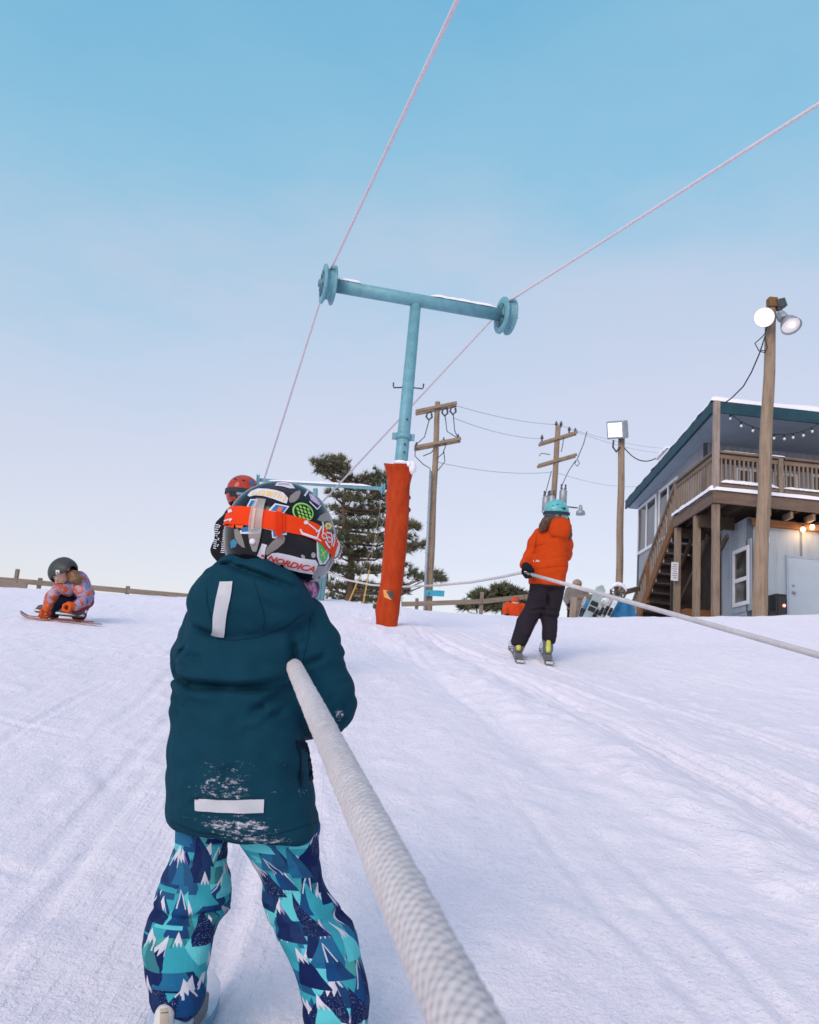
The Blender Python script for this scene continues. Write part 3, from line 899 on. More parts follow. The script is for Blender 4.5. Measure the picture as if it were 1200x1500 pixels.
# utility pole 1
Y1 = 30
t = pole_thing('utility_pole', 'tall wooden utility pole with two crossarms just behind the orange padded tower', 'utility pole', P(628, 890, Y1), P(641.5, 589, Y1), .150, .105)
crossarm(t, (609, 604.5), (669, 592), Y1); crossarm(t, (607, 657), (675, 644), Y1)
for a, b in (((620, 668), (640, 652)), ((640, 672), (654, 650))):
    MB().tube([P(*a, Y1 - .2), P((a[0] + b[0]) / 2 + 2, (a[1] + b[1]) / 2 + 3, Y1 - .2), P(*b, Y1 - .2)], .02, 6).build('brace', DKMETAL, t)
for px_, py_ in ((629, 609), (652, 603), (664, 601)):
    c = P(px_, py_, Y1 - .3); m = MB(); m.tube([c + Vector((.1, 0, .17)), c + Vector((-.08, 0, .12)), c + Vector((-.12, 0, -.05)), c + Vector((0, 0, -.18)), c + Vector((.11, 0, -.05)), c + Vector((.08, 0, .1))], .04, 8); m.build('cutout_fuse', DKMETAL, t)
for px_, py_ in ((610, 652), (650, 645), (671, 640)):
    c = P(px_, py_, Y1); m = MB(); m.lathe(c - Vector((0, 0, .18)), (0, 0, 1), [(0, .03), (.1, .03), (.11, .06), (.2, .06), (.24, .03), (.3, .03), (.3, 0)], 10); m.build('insulator', INS, t)
for pts in ([(629, 614), (622, 640), (611, 650)], [(652, 608), (655, 632), (668, 640)], [(664, 606), (666, 630), (670, 640)], [(609, 650), (608, 668), (620, 680), (630, 686), (632, 700)], [(641, 690), (652, 676), (650, 660)]):
    MB().tube([P(*p, Y1 - .25) for p in pts], .02, 5).build('jumper_wire', INS, t)
MB().tube([P(631, 690, Y1 - .25), P(624.5, 830, Y1 - .25), P(622, 895, Y1 - .25)], .05, 8).build('conduit', GALV, t)
for k in range(7):
    c = P(634.5 - k * 1.1, 700 + 22 * k, Y1 - .14)
    MB().tube([c + Vector((-.17, 0, 0)), c + Vector((.03, 0, 0))], .02, 5).build('conduit_clamp', GALV, t)
# small teal board beside it
sg = thing('trail_sign', 'small bright teal arrow board fixed low beside the tall utility pole', 'sign', P(632, 872, Y1 - .35))
MB().box(P(637, 869, Y1 - .35), (.36, 0, .015), (0, .02, 0), (0, 0, .11)).build('board', mat('bright_teal_board', srgb(50, 150, 175), .5, .15), sg)
MB().tube([P(628.5, 869, Y1 - .1), P(628.5, 869, Y1 - .4)], .03, 6).build('mount', DKMETAL, sg)
# utility pole 2
Y2 = 38
t = pole_thing('utility_pole', 'wooden utility pole with grey transformer cans behind the head of the woman in orange', 'utility pole', P(804, 830, Y2), P(818, 624, Y2), .17, .13)
crossarm(t, (790, 651), (845, 634), Y2, .14); crossarm(t, (788, 683), (844, 667), Y2, .14)
for px_, py_ in ((815, 622), (822, 622), (834, 630), (843, 632), (794, 642)):
    m = MB(); m.lathe(P(px_, py_, Y2) - Vector((0, 0, .15)), (0, 0, 1), [(0, .04), (.12, .04), (.13, .08), (.22, .08), (.26, .04), (.32, .04), (.32, 0)], 8); m.build('insulator', INS, t)
for px_, py_, hh in ((800, 737, .72), (808, 736, .72), (825, 728, .80)):
    c = P(px_, py_, Y2 - .35); m = MB(); m.lathe(c - Vector((0, 0, hh / 2)), (0, 0, 1), [(0, .16), (.02, .19), (hh - .1, .19), (hh - .04, .16), (hh, .1), (hh, 0)], 16)
    can = m.build('transformer', GALV, t)
    for dx in (-.1, .1):
        MB().lathe(c + Vector((dx, 0, hh / 2 - .04)), (0, 0, 1), [(0, .045), (.1, .06), (.14, .04), (.26, .05), (.3, .02), (.3, 0)], 8).build('bushing', INS, can)
for pts in ([(808, 690), (800, 720), (794, 750), (800, 758), (806, 750)], [(843, 675), (833, 690), (826, 705), (822, 715)], [(846, 673), (849, 679), (846, 683), (842, 679), (845, 673)], [(846, 672), (855, 650), (860, 632)], [(790, 668), (793, 664), (806, 666)], [(826, 640), (824, 655), (822, 662)]):
    MB().tube([P(*p, Y2 - .3) for p in pts], .022, 5).build('jumper_wire', INS, t)
MB().tube([P(815, 742, Y2 - .2), P(832, 742.5, Y2 - .5), P(846, 744, Y2 - .8)], .035, 8).build('lamp_arm', DKMETAL, t)
m = MB(); m.lathe(P(850.5, 740, Y2 - .8), (0.05, 0, -1), [(0, .06), (.15, .1), (.25, .1), (.3, .2), (.48, .23), (.48, .2), (.44, 0)], 18); m.build('lamp_head', GALV, t)
# wires
wires(P(668, 594, Y1), P(815, 622, Y2), .15, 'uppermost power line between the two utility poles'); wires(P(664, 612, Y1), P(797, 643, Y2), .2, 'second power line down between the two utility poles')
wires(P(641, 677, Y1), P(806, 692, Y2), .2, 'lowest power line between the two utility poles')
wires(P(818, 622, Y2), P(985, 657, 60), .3, 'uppermost power line leaving the transformer pole toward the blue house'); wires(P(843, 632, Y2), P(985, 664, 60), .3, 'middle power line leaving the transformer pole toward the blue house'); wires(P(815, 692, Y2), P(940, 712, 60), .3, 'lowest power line leaving the transformer pole behind the far lamp post')
m = MB(); m.tube(sag(P(914, 655, 28), P(966, 668, 27), .35, 10), .02, 5); m.build('power_cable', BLACK, None, 'sagging black cable from the far lamp post to the roof edge of the blue house', 'cable', base=P(914, 655, 28))
# guy wires with yellow guards by the pine
for i, (a, b, la) in enumerate((((511, 882), (527, 845), 'steeper yellow-sleeved guy wire in front of the pine nearest the child helmet'), ((533, 880), (541, 835), 'yellow-sleeved guy wire in front of the pine next to the orange padding'))):
    p, q_ = P(*a, 18.5), P(*b, 18.7); d = q_ - p
    g = thing('guy_wire', ['slanting yellow guy-wire guard by the pine, lower of the two', 'upright yellow guy-wire guard by the pine, closest to the orange padding'][i], 'guy wire', p)
    MB().tube([p - d * .5, p + d * 1.0], .017, 8).build('yellow_guard', mat('yellow_plastic', srgb(200, 158, 74), .5, .1), g)
    MB().tube([p + d, p + d * 3.4], .006, 5).build('wire', mat('pale_guy_wire', srgb(150, 140, 120), .6, .1), g)
# ------------------------------------------------------------------ the blue house
HU = Vector((math.cos(math.radians(3)), math.sin(math.radians(3)), 0)); HV = Vector((.0436, .999, 0)).normalized()
HO = Vector((7.56, 17.1, 0))
def Hp(a, b, z): return HO + HU * a + HV * b + Vector((0, 0, z))
def on_plane(px, py, p0, n):      # where a photo ray meets a wall plane
    d = ray(px, py); return d * (Vector(p0).dot(n) / d.dot(n))
def ab(p):
    q = Vector((p.x - HO.x, p.y - HO.y)); det = HU.x * HV.y - HU.y * HV.x
    return ((q.x * HV.y - q.y * HV.x) / det, (HU.x * q.y - HU.y * q.x) / det, p.z)
NL = Vector((HV.y, -HV.x, 0)); NF = Vector((-HU.y, HU.x, 0))
def lw(px, py): return ab(on_plane(px, py, HO, NL))            # on the left wall: a = 0
def fw(px, py, b): return ab(on_plane(px, py, Hp(0, b, 0), NF))  # on a front plane b
ZG = gz(8, 18) - .1
H = thing('house', 'pale blue two-storey wooden house with a snowy roof and a railed deck', 'house', (HO.x, HO.y, ZG))

def siding(name, col, pitch=.2):
    t = NT(name); o = t.obj(); sp = t.n('ShaderNodeSeparateXYZ'); t.l(o, sp.inputs[0])
    s = t.math('ADD', sp.outputs[0], sp.outputs[1]); fr = t.math('FRACT', t.math('DIVIDE', s, pitch))
    gr = t.math('LESS_THAN', fr, .055)
    n = t.noise(1., 5, .65, t.obj((9, 9, .7))); b = t.noise(.8, 3, .5, o)
    f = t.math('ADD', t.math('MULTIPLY', n, .6), t.math('MULTIPLY', b, .4))
    base = t.ramp(f, [(.32, tuple(c * .76 for c in col)), (.5, col), (.68, tuple(c * 1.12 for c in col))])
    t.l(t.mix(gr, base, tuple(c * .42 for c in col)), t.b.inputs['Base Color'])
    t.b.inputs['Roughness'].default_value = .75
    t.l(t.bump(t.math('SUBTRACT', t.math('MULTIPLY', n, .3), gr), .6, .012), t.b.inputs['Normal'])
    return t.m
SID = siding('pale_blue_siding', srgb(152, 162, 172))
SIDUP = siding('grey_blue_siding', srgb(146, 150, 156))
PANEL = siding('pale_blue_panel', srgb(152, 163, 170), 1.22)
FASC = mat('teal_fascia', srgb(28, 66, 78), .7, .22, 3, .2, 20)
SOFF = mat('soffit_board', srgb(150, 166, 180), .8, .08, 2)
DECKW = wood_mat('deck_wood', srgb(122, 106, 92), 0)
DECKV = wood_mat('deck_wood_across', srgb(120, 104, 90), 1)
DECKU = wood_mat('deck_post_wood', srgb(132, 117, 102), 2)
WARMW = wood_mat('orange_brown_wood', srgb(122, 84, 54), 0)
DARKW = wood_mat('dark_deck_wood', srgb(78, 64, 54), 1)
WHITE = mat('white_trim', srgb(214, 216, 222), .55, .06, 5)
TRIMD = mat('dark_corner_trim', srgb(78, 88, 98), .7, .1)
def glass_mat():
    t = NT('window_glass'); o = t.obj()
    n = t.noise(1.3, 3, .5, t.obj((1, 1, .3)))
    t.l(t.ramp(n, [(.42, (.016, .016, .016)), (.6, (.06, .055, .045))]), t.b.inputs['Base Color'])
    t.b.inputs['Roughness'].default_value = .08; t.b.inputs['Specular IOR Level'].default_value = .6
    return t.m
GLASS = glass_mat()

def hbox(mb, a0, a1, b0, b1, z0, z1):
    vs = [Hp(a, b, z) for z in (z0, z1) for (a, b) in ((a0, b0), (a1, b0), (a1, b1), (a0, b1))]
    return mb.add(vs, [(0, 3, 2, 1), (4, 5, 6, 7), (0, 1, 5, 4), (1, 2, 6, 5), (2, 3, 7, 6), (3, 0, 4, 7)], False)
def hpart(name, m, dims, parent=H, label=None, bevel=0.):
    mb = MB()
    for d in (dims if isinstance(dims[0], (tuple, list)) else [dims]): hbox(mb, *d)
    return mb.build(name, m, parent, label=label, bevel=bevel)

BB = lw(936, 780)[1]                                   # back end of the left wall
ZD = P(1045, 716, 16.5).z                              # deck surface
UB = 2.9                                               # front of the upper storey
RZ0 = 7.22                                             # soffit height at the front
AW = 9.0
lower = hpart('lower_wall', SID, (0, AW, 0, BB, ZG - .3, ZD - .42))
mb = MB(); hbox(mb, .0, AW, UB, BB, ZD - .42, RZ0 - .25)
upper = mb.build('upper_wall', SIDUP, H)
# gable fill under the falling soffit
hpart('corner_trim', TRIMD, (-.03, .08, UB - .03, UB - .003, ZD, RZ0 - .2)); hpart('corner_trim', TRIMD, (-.03, -.003, BB - .12, BB + .03, ZG, RZ0 - .55)); hpart('corner_trim', TRIMD, (-.03, .1, -.03, -.003, ZG, ZD - .45))
# lower front face: flat panels with battens
hpart('front_panel', PANEL, (.12, AW, -.022, -.002, ZG, ZD - .5))
# roof: slab with soffit, fascia boards, snow
def rz(b): return RZ0 + .02 - (b + 0.75) * .042
RA0, RB0, RB1, RA1 = -.56, .75, BB + 1.0, AW + .5
ev = ab(P(1045, 596, 17.85)); RA0, RB0 = ev[0], ev[1]
RZB = ev[2] - .13
sl = (P(918, 745, 27.0).z - RZB) / (ab(P(918, 740, 27.0))[1] - RB0)
RB1 = ab(P(918, 740, 27.0))[1]
RA0b = ab(P(918, 740, 27.0))[0]
def roofz(b): return RZB + sl * (b - RB0)
def rpoly(z_off, inset=0.):
    return [Hp(RA0 + inset, RB0 + inset, roofz(RB0) + z_off), Hp(RA1, RB0 + inset, roofz(RB0) + z_off), Hp(RA1, RB1 - inset, roofz(RB1) + z_off), Hp(RA0b + inset, RB1 - inset, roofz(RB1) + z_off)]
def slab(name, m, z0, z1, inset, parent, bevel=0.):
    mb = MB(); lo_, hi_ = rpoly(z0, inset), rpoly(z1, inset)
    mb.add(lo_ + hi_, [(3, 2, 1, 0), (4, 5, 6, 7)] + [(i, (i + 1) % 4, 4 + (i + 1) % 4, 4 + i) for i in range(4)], False)
    return mb.build(name, m, parent, bevel=bevel)
roof = slab('roof', SOFF, 0, .24, .05, H)
def edge_board(i, j, z0, z1, th, name='fascia'):
    lo_, hi_ = rpoly(z0), rpoly(z1); d = (lo_[j] - lo_[i]).normalized(); o_ = d.cross(Vector((0, 0, 1))) * th
    mb = MB(); mb.add([lo_[i], lo_[j], hi_[j], hi_[i], lo_[i] + o_, lo_[j] + o_, hi_[j] + o_, hi_[i] + o_], [(0, 3, 2, 1), (4, 5, 6, 7), (0, 1, 5, 4), (1, 2, 6, 5), (2, 3, 7, 6), (3, 0, 4, 7)], False)
    return mb.build(name, FASC, roof)
edge_board(0, 1, -.02, .27, .05); edge_board(3, 0, -.02, .27, .05)
# snow on the roof
mb = MB(); N1, N2 = 44, 40; cs = rpoly(.272, -.06); vs = []
for i in range(N1 + 1):
    for j in range(N2 + 1):
        u_, v_ = (0, .0015, .006, .016)[i] if i < 4 else (i - 3) / (N1 - 3), (0, .0015, .006, .016)[j] if j < 4 else (j - 3) / (N2 - 3)
        p = cs[0].lerp(cs[1], u_).lerp(cs[3].lerp(cs[2], u_), v_)
        e_ = min(u_ * (RA1 - RA0), v_ * (RB1 - RB0), (1 - v_) * (RB1 - RB0)); hgt = .19 * min(1, e_ / .15) ** .4
        q_ = .05 * noise.noise(Vector((p.x * 1.2, p.y * 1.2, 0))) + .03 * noise.noise(Vector((p.x * 4, p.y * 4, 2)))
        vs.append(p + Vector((0, 0, hgt * (1 + q_ * 4)) ) - (HU * .05 * noise.noise(Vector((p.y * 2, 0, 9))) if i == 0 else Vector((0, 0, 0))))
for i in range(N1):
    for j in range(N2): mb.f.append((i * (N2 + 1) + j, (i + 1) * (N2 + 1) + j, (i + 1) * (N2 + 1) + j + 1, i * (N2 + 1) + j + 1)); mb.m.append(0); mb.sm.append(True)
mb.v = vs; rs = mb.build('roof_snow', CAP, roof, fix=False)
snow_strip(P(964, 674, 23.1), P(982, 656, 21.8), .22, .16, 44, roof, 24, .3, 'snow_lump')

def window(parent, a0, a1, b0, b1, z0, z1, side, mull=None, fr=.07, sill=False, hm=None):
    """side 'L': on a plane of constant a; 'F': on a plane of constant b"""
    pl = a0 if side == 'L' else b0
    s0, s1 = (b0, b1) if side == 'L' else (a0, a1)
    mb = MB()
    def bar(p0, p1, q0, q1, d=.05):
        if side == 'L': hbox(mb, pl - d, pl - .003, p0, p1, q0, q1)
        else: hbox(mb, p0, p1, pl - d, pl - .003, q0, q1)
    bar(s0, s1, z1 - fr, z1); bar(s0, s1, z0, z0 + fr); bar(s0, s0 + fr, z0 + fr, z1 - fr); bar(s1 - fr, s1, z0 + fr, z1 - fr)
    if mull: m_ = s0 + (s1 - s0) * mull; bar(m_ - fr * .6, m_ + fr * .6, z0 + fr, z1 - fr, .045)
    if hm: m_ = z0 + (z1 - z0) * hm; bar(s0 + fr, s1 - fr, m_ - fr * .5, m_ + fr * .5, .045)
    w_ = mb.build('window', WHITE, parent)
    mb = MB()
    if side == 'L': hbox(mb, pl - .02, pl - .006, s0 + fr * .9, s1 - fr * .9, z0 + fr * .9, z1 - fr * .9)
    else: hbox(mb, s0 + fr * .9, s1 - fr * .9, pl - .02, pl - .006, z0 + fr * .9, z1 - fr * .9)
    mb.build('pane', GLASS, w_)
    return w_
# left wall windows of the upper storey
A = lw(937, 735)[1]; B = lw(963, 735)[1]; C_ = lw(967, 735)[1]; D = lw(994, 735)[1]
zt = (lw(937.5, 741)[2] + lw(962, 727)[2]) / 2; zb_ = (lw(937.5, 812)[2] + lw(960, 799)[2]) / 2
window(H, 0, 0, B, A, zb_, zt, 'L', .52, .09)
window(H, 0, 0, D, C_, zb_, zt, 'L', .5, .09)
# narrow sash window low on the left wall
A = lw(1076, 840)[1]; B = lw(1099, 840)[1]; zt = (lw(1077, 808)[2] + lw(1099, 798)[2]) / 2; zb_ = (lw(1075, 893)[2] + lw(1097, 883)[2]) / 2
window(H, 0, 0, B, A, zb_, zt, 'L', None, .085, False, .45); A_SASH = A
hpart('window_casing', PANEL, [(-.018, -.003, B - .12, B - .004, zb_ - .14, zt + .14), (-.018, -.003, A + .004, A + .12, zb_ - .14, zt + .14), (-.018, -.003, B, A, zt + .004, zt + .14), (-.018, -.003, B, A, zb_ - .14, zb_ - .004)])
# front upper windows and glazed doors behind the railing
def front_win(x0, x1, z0, z1, mull=None):
    a0 = fw(x0, 700, UB)[0]; a1 = fw(x1, 700, UB)[0]
    window(H, a0, a1, UB, UB, z0, z1, 'F', mull, .07)
front_win(1078, 1114, ZD + .55, ZD + 1.62, .62)
front_win(1132, 1168, ZD + .35, ZD + 1.6, .5)
front_win(1187, 1235, ZD + .05, ZD + 1.65, .4)
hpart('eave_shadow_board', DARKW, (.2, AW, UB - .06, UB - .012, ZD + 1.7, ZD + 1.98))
# lower door in the front
a0 = fw(1155, 860, -.022)[0]; zt = fw(1157, 817, -.022)[2]
dr = hpart('door', mat('pale_blue_door', srgb(158, 172, 182), .55, .05, 2), (a0, a0 + .95, -.048, -.026, ZG, zt), H)
hpart('door_frame', mat('blue_grey_trim', srgb(140, 158, 176), .6, .08), [(a0 - .05, a0 - .004, -.052, -.026, ZG, zt + .05), (a0, a0 + .95, -.052, -.026, zt + .004, zt + .05)], dr)
hp = Hp(a0 + .1, -.05, fw(1159, 868, -.022)[2])
MB().lathe(hp, -HV, [(0, .035), (.01, .035), (.015, .015), (.05, .015), (.055, .03), (.08, .03), (.09, 0)], 12).build('handle', GALV, dr)
MB().lathe(hp + Vector((0, 0, .16)), -HV, [(0, .03), (.02, .028), (.022, 0)], 12).build('lock', GALV, dr)
a1 = fw(1120, 775, -.022)[0]
hpart('notice_board', WHITE, (a1 - .02, a1 + .10, -.06, -.026, fw(1122, 795, -.022)[2], fw(1122, 764, -.022)[2]))
# ---- deck
dC = ab(P(1045, 718, 16.5)); DA, DB = dC[0], dC[1]
DBL = lw(988, 756)[1] - 0; DBL = ab(P(988, 757, 19.4))[1]
floor_ = hpart('deck_floor', DECKV, [(DA + .06, AW + .3, DB + .06, UB - .01, ZD - .04, ZD - .002), ])
mb = MB(); hbox(mb, DA, AW + .3, DB, DB + .05, ZD - .30, ZD - .03); mb.build('rim_joist', wood_mat('rim_wood_front', srgb(110, 94, 82), 0), H)
mb = MB(); hbox(mb, DA, DA + .05, DB + .053, DBL, ZD - .30, ZD - .03); mb.build('rim_joist', wood_mat('rim_wood_side', srgb(112, 96, 84), 1), H)
for k in range(7):
    a_ = DA + .32 + k * .42
    b1 = UB - .02 if a_ > .05 else DBL
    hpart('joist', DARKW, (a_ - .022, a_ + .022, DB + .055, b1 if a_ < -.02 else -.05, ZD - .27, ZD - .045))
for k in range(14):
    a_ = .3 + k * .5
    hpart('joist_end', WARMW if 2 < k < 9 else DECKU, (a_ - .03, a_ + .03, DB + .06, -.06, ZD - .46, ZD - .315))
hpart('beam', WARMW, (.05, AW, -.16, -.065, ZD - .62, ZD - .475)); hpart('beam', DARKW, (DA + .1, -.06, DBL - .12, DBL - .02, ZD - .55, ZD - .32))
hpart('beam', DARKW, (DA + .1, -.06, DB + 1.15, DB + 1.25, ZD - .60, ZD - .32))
# deck edge snow
snow_strip(Hp(DA - .02, DB + .03, ZD - .025), Hp(AW, DB + .03, ZD - .025), .15, .10, 11, H, 120, .01)
snow_strip(Hp(DA + .02, DB, ZD - .025), Hp(DA + .02, DBL, ZD - .025), .16, .12, 12, H, 50, .02)
# railing
RH = P(1046, 660, 16.5).z - ZD
def railing(parent, p, q, h0, h1, nb, postname=None):
    """from deck point p to q (3-D feet); h0..h1: bottom and top rail heights"""
    p, q = Vector(p), Vector(q); up = Vector((0, 0, 1))
    mb = MB(); mb.beam(p + up * h1, q + up * h1, .14, .045); mb.beam(p + up * (h1 - .1), q + up * (h1 - .1), .05, .09); mb.beam(p + up * h0, q + up * h0, .05, .08)
    r = mb.build('railing', DECKW if abs((q - p).x) > abs((q - p).y) else DECKV, parent)
    for i in range(nb):
        c = p.lerp(q, (i + .5) / nb)
        MB().box(c + up * ((h0 + h1 - .06) / 2), HU * .018, HV * .018, up * ((h1 - .06 - h0) / 2)).build('baluster', DECKU, r)
    return r
cor = Hp(DA + .07, DB + .07, ZD)
def fpt(px): return Hp(fw(px, 690, DB + .07)[0], DB + .07, ZD)
posts_px = [1143, 1228]
prev = cor
for px_, nb in zip(posts_px, (13, 12)):
    q_ = fpt(px_); d_ = (q_ - prev).normalized()
    railing(H, prev + d_ * .08, q_ - d_ * .06, .13, RH, nb); prev = q_
    MB().beam(q_ - Vector((0, 0, .1)), q_ + Vector((0, 0, RH + .0)), .10, .10).build('railing_post', DECKU, H)
snow_strip(fpt(1118) + Vector((0, 0, RH + .02)), fpt(1150) + Vector((0, 0, RH + .02)), .14, .04, 21, H); snow_strip(cor + HU * .1 + Vector((0, 0, RH + .02)), fpt(1112) + Vector((0, 0, RH + .02)), .13, .025, 22, H)
snow_strip(cor + HU * .1 + Vector((0, 0, .17)), fpt(1140) + Vector((0, 0, .17)), .14, .09, 23, H, 60); snow_strip(fpt(1146) + Vector((0, 0, .17)), fpt(1220) + Vector((0, 0, .17)), .14, .06, 24, H, 60)
left_end = Hp(DA + .07, DBL - .05, ZD)
railing(H, cor + HV * .08, left_end - HV * .06, .10, RH, 15)
MB().beam(left_end - Vector((0, 0, .3)), left_end + Vector((0, 0, RH + .03)), .10, .10).build('railing_post', DECKU, H)
# tall corner post up to the roof
MB().beam(cor - Vector((0, 0, .12)), P(1050, 588, 16.55), .12, .12, (0, 1, 0)).build('porch_post', wood_mat('grey_post_wood', srgb(150, 136, 126), 2), H)
# posts under the deck
for px_, b_ in ((1041, DB + .12), (1017, DB + 1.35), (992, DBL - .1)):
    p = Hp(DA + .1, b_, ZD - .31); d_ = Vector((0, 0, ZG - .3)); foot = Vector((p.x + .0, p.y, ZG - .3))
    MB().beam(foot, p, .14, .14, (0, 1, 0)).build('deck_post', DECKU, H, bevel=.008)
# notice on the rear post
q_ = Hp(DA + .02, DBL - .1, 0)
sgn = thing('notice', 'white paper notice on the leftmost deck post of the blue house', 'notice', P(988, 838, 19.2))
n0 = P(988.5, 837, 19.1)
MB().box(n0, HU * .09, HV * .006, Vector((.004, 0, .23))).build('paper', WHITE, sgn)
tx = MB()
for k in range(7):
    tx.box(n0 - HV * .009 + Vector((0, 0, .17 - .055 * k)), HU * (.065 if k % 3 else .05), HV * .001, Vector((0, 0, .009)))
tx.build('print', mat('grey_print', srgb(120, 124, 134), .7, .1), sgn)
# ---- stairs: down toward the back along the left wall
s_top = Hp(DA + .07, DBL, ZD); bot = P(931, 902, 24.2); SB = 24.2 - 17.1; s_bot = Hp(DA + .07, SB, ZG)
st = MB()
for a_ in (DA + .05, -.14):
    A_ = Hp(a_, DBL, ZD - .12); B_ = Hp(a_, SB, ZG - .12); st.beam(A_, B_, .05, .28)
stairs = st.build('stair_stringers', WARMW, H)
NS = 14
for k in range(NS):
    f_ = (k + .5) / NS; b_ = DBL + (SB - DBL) * f_; z_ = ZD - (ZD - ZG) * f_
    td = hpart('tread', DECKW, (DA + .08, -.17, b_ - .15, b_ + .13, z_ - .04, z_), stairs)
    snow_strip(Hp(DA + .06, b_, z_), Hp(-.2, b_, z_), .26, .07, 30 + k, stairs, 12)
for a_ in (DA + .07,):
    for f_ in (0.0, .52, 1.0):
        b_ = DBL + (SB - DBL) * f_; z_ = ZD - (ZD - ZG) * f_
        if f_ > 0: MB().beam(Hp(a_, b_, z_ - .35), Hp(a_, b_, z_ + RH + .02), .09, .09, (0, 1, 0)).build('railing_post', WARMW, stairs)
    A_, B_ = Hp(a_, DBL, ZD + RH), Hp(a_, SB, ZG + RH)
    m = MB(); m.beam(A_, B_, .09, .10); m.beam(A_ - Vector((0, 0, RH - .12)), B_ - Vector((0, 0, RH - .12)), .04, .09)
    hr = m.build('handrail', DECKV, stairs)
    nb = 24
    for k in range(nb):
        f_ = (k + .5) / nb; c = A_.lerp(B_, f_)
        MB().box(c - Vector((0, 0, RH / 2 - .03)), HU * .018, HV * .018, Vector((0, 0, RH / 2 - .06))).build('baluster', DECKU, hr)
# bracing and dark boarding below stairs and deck
for q0_, q1_ in (((994, 838), (1015, 785)), ((1022, 828), (1038, 784)), ((997, 880), (1016, 838)), ((1046, 822), (1066, 785))):
    p0_, p1_ = on_plane(*q0_, Hp(-.5, 0, 0), NL), on_plane(*q1_, Hp(-.5, 0, 0), NL)
    MB().beam(p0_, p1_, .06, .11).build('brace', DARKW, H)
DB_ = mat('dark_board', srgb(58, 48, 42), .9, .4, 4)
for k in range(NS):
    f_ = (k + .5) / NS; b_ = DBL + (SB - DBL) * f_; z_ = ZD - (ZD - ZG) * f_
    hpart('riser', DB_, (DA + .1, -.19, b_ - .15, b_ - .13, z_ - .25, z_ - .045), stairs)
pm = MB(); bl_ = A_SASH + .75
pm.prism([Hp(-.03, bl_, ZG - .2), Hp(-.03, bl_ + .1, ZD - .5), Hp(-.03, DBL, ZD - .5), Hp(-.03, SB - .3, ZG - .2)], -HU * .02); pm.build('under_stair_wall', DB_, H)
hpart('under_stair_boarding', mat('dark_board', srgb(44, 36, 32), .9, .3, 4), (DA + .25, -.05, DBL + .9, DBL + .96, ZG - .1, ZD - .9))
hpart('landing_box', WARMW, [(DA + .18, -.1, DBL - .55, DBL + .3, ZG + .52, ZG + .74), (DA + .2, -.12, DBL - .53, DBL - .47, ZG - .1, ZG + .24), (DA + .2, -.12, DBL - .5, DBL - .47, ZG + .27, ZG + .50), (-.2, -.1, DBL - .6, DBL - .5, ZG - .1, ZG + .8)])
# ---- loose things on and around the house
m = MB(); sp = fw(1081, 633, UB)
c = Hp(sp[0], UB - .22, sp[2])
m.box(c, HU * .23, HV * .15, Vector((0, 0, .14)))
spk = thing('loudspeaker', 'black loudspeaker under the eave of the blue house', 'loudspeaker', c)
m.build('cabinet', BLACK, spk, bevel=.02)
MB().box(c - HV * .155, HU * .2, HV * .004, Vector((0, 0, .11))).build('grille', mat('speaker_grille', (.03, .03, .032), .8, .3, 90), spk)
MB().beam(c + HV * .1, c + HV * .215, .08, .08).build('bracket', DKMETAL, spk)
def cabinet(c0, c1, px, b, w_, top, label, red=False):
    a_ = fw(px, 885, b)[0]; z_ = fw(px, top, b)[2]
    t_ = thing('cabinet', label, 'cabinet', Hp(a_, b, ZG))
    hpart('body', BLACK, (a_ - w_, a_ + w_, b, b + .4, ZG, z_), t_, bevel=.015)
    hpart('front', mat('speaker_grille', (.03, .03, .032), .8, .3, 90), (a_ - w_ + .04, a_ + w_ - .04, b - .012, b - .002, ZG + .1, z_ - .06), t_)
    if red: MB().ball(Hp(a_ + w_ * .35, b - .03, z_ - .42 * (z_ - ZG) + .15), .035, 8).build('pilot_light', emat('red_light', (1, .12, .05), 3), t_)
cabinet(0, 0, 1145, -.62, .125, 870, 'tall black cabinet with a red light beside the pale blue door', True)
cabinet(0, 0, 1131, -.68, .10, 894, 'low black box at the foot of the tall black cabinet')
# string lights under the eave
BULB = emat('unlit_bulb', (1, .9, .75), .02, (.75, .74, .72)); WARM = emat('warm_bulb', (1, .62, .33), 9)
sl_ = thing('string_lights', 'string of small pale bulbs drooping under the eave of the blue house', 'string lights', Hp(0, RB0, RZ0))
def strpt(x, y, Y=17.95): return P(x, y, Y)
lp = [(1057, 599), (1071, 607), (1086, 618), (1103, 625), (1118, 631), (1133, 636), (1148, 636.5), (1162, 635), (1175, 632), (1190, 626), (1206, 618)]
MB().tube([strpt(*q) for q in lp], .009, 5).build('wire', BLACK, sl_)
for x, y in [(1070, 607), (1086, 618), (1103, 625), (1134, 636), (1149, 637), (1162, 635), (1177, 632), (1190, 626), (1056, 598)]:
    b_ = MB(); b_.ball(strpt(x, y + 6), .033, 8, (1, 1, 1.25)); bb = b_.build('bulb', BULB, sl_)
    MB().lathe(strpt(x, y + 4), (0, 0, 1), [(0, .02), (.06, .02), (.06, 0)], 6).build('socket', BLACK, bb)
sl2 = thing('string_lights', 'pair of glowing warm bulbs under the deck of the blue house', 'string lights', fw(1177, 772, -.3) and Hp(fw(1177, 772, -.3)[0], -.3, fw(1177, 772, -.3)[2]))
ws = []
for x, y in ((1176.5, 775.5), (1190, 772), (1206, 770)):
    q_ = fw(x, y, -.2); c = Hp(*q_); ws.append(c + Vector((0, 0, .09)))
    b_ = MB(); b_.ball(c, .05, 10, (1, 1, 1.15)); bb = b_.build('bulb', WARM, sl2)
    MB().lathe(c + Vector((0, 0, .045)), (0, 0, 1), [(0, .022), (.06, .022), (.06, 0)], 6).build('socket', BLACK, bb)
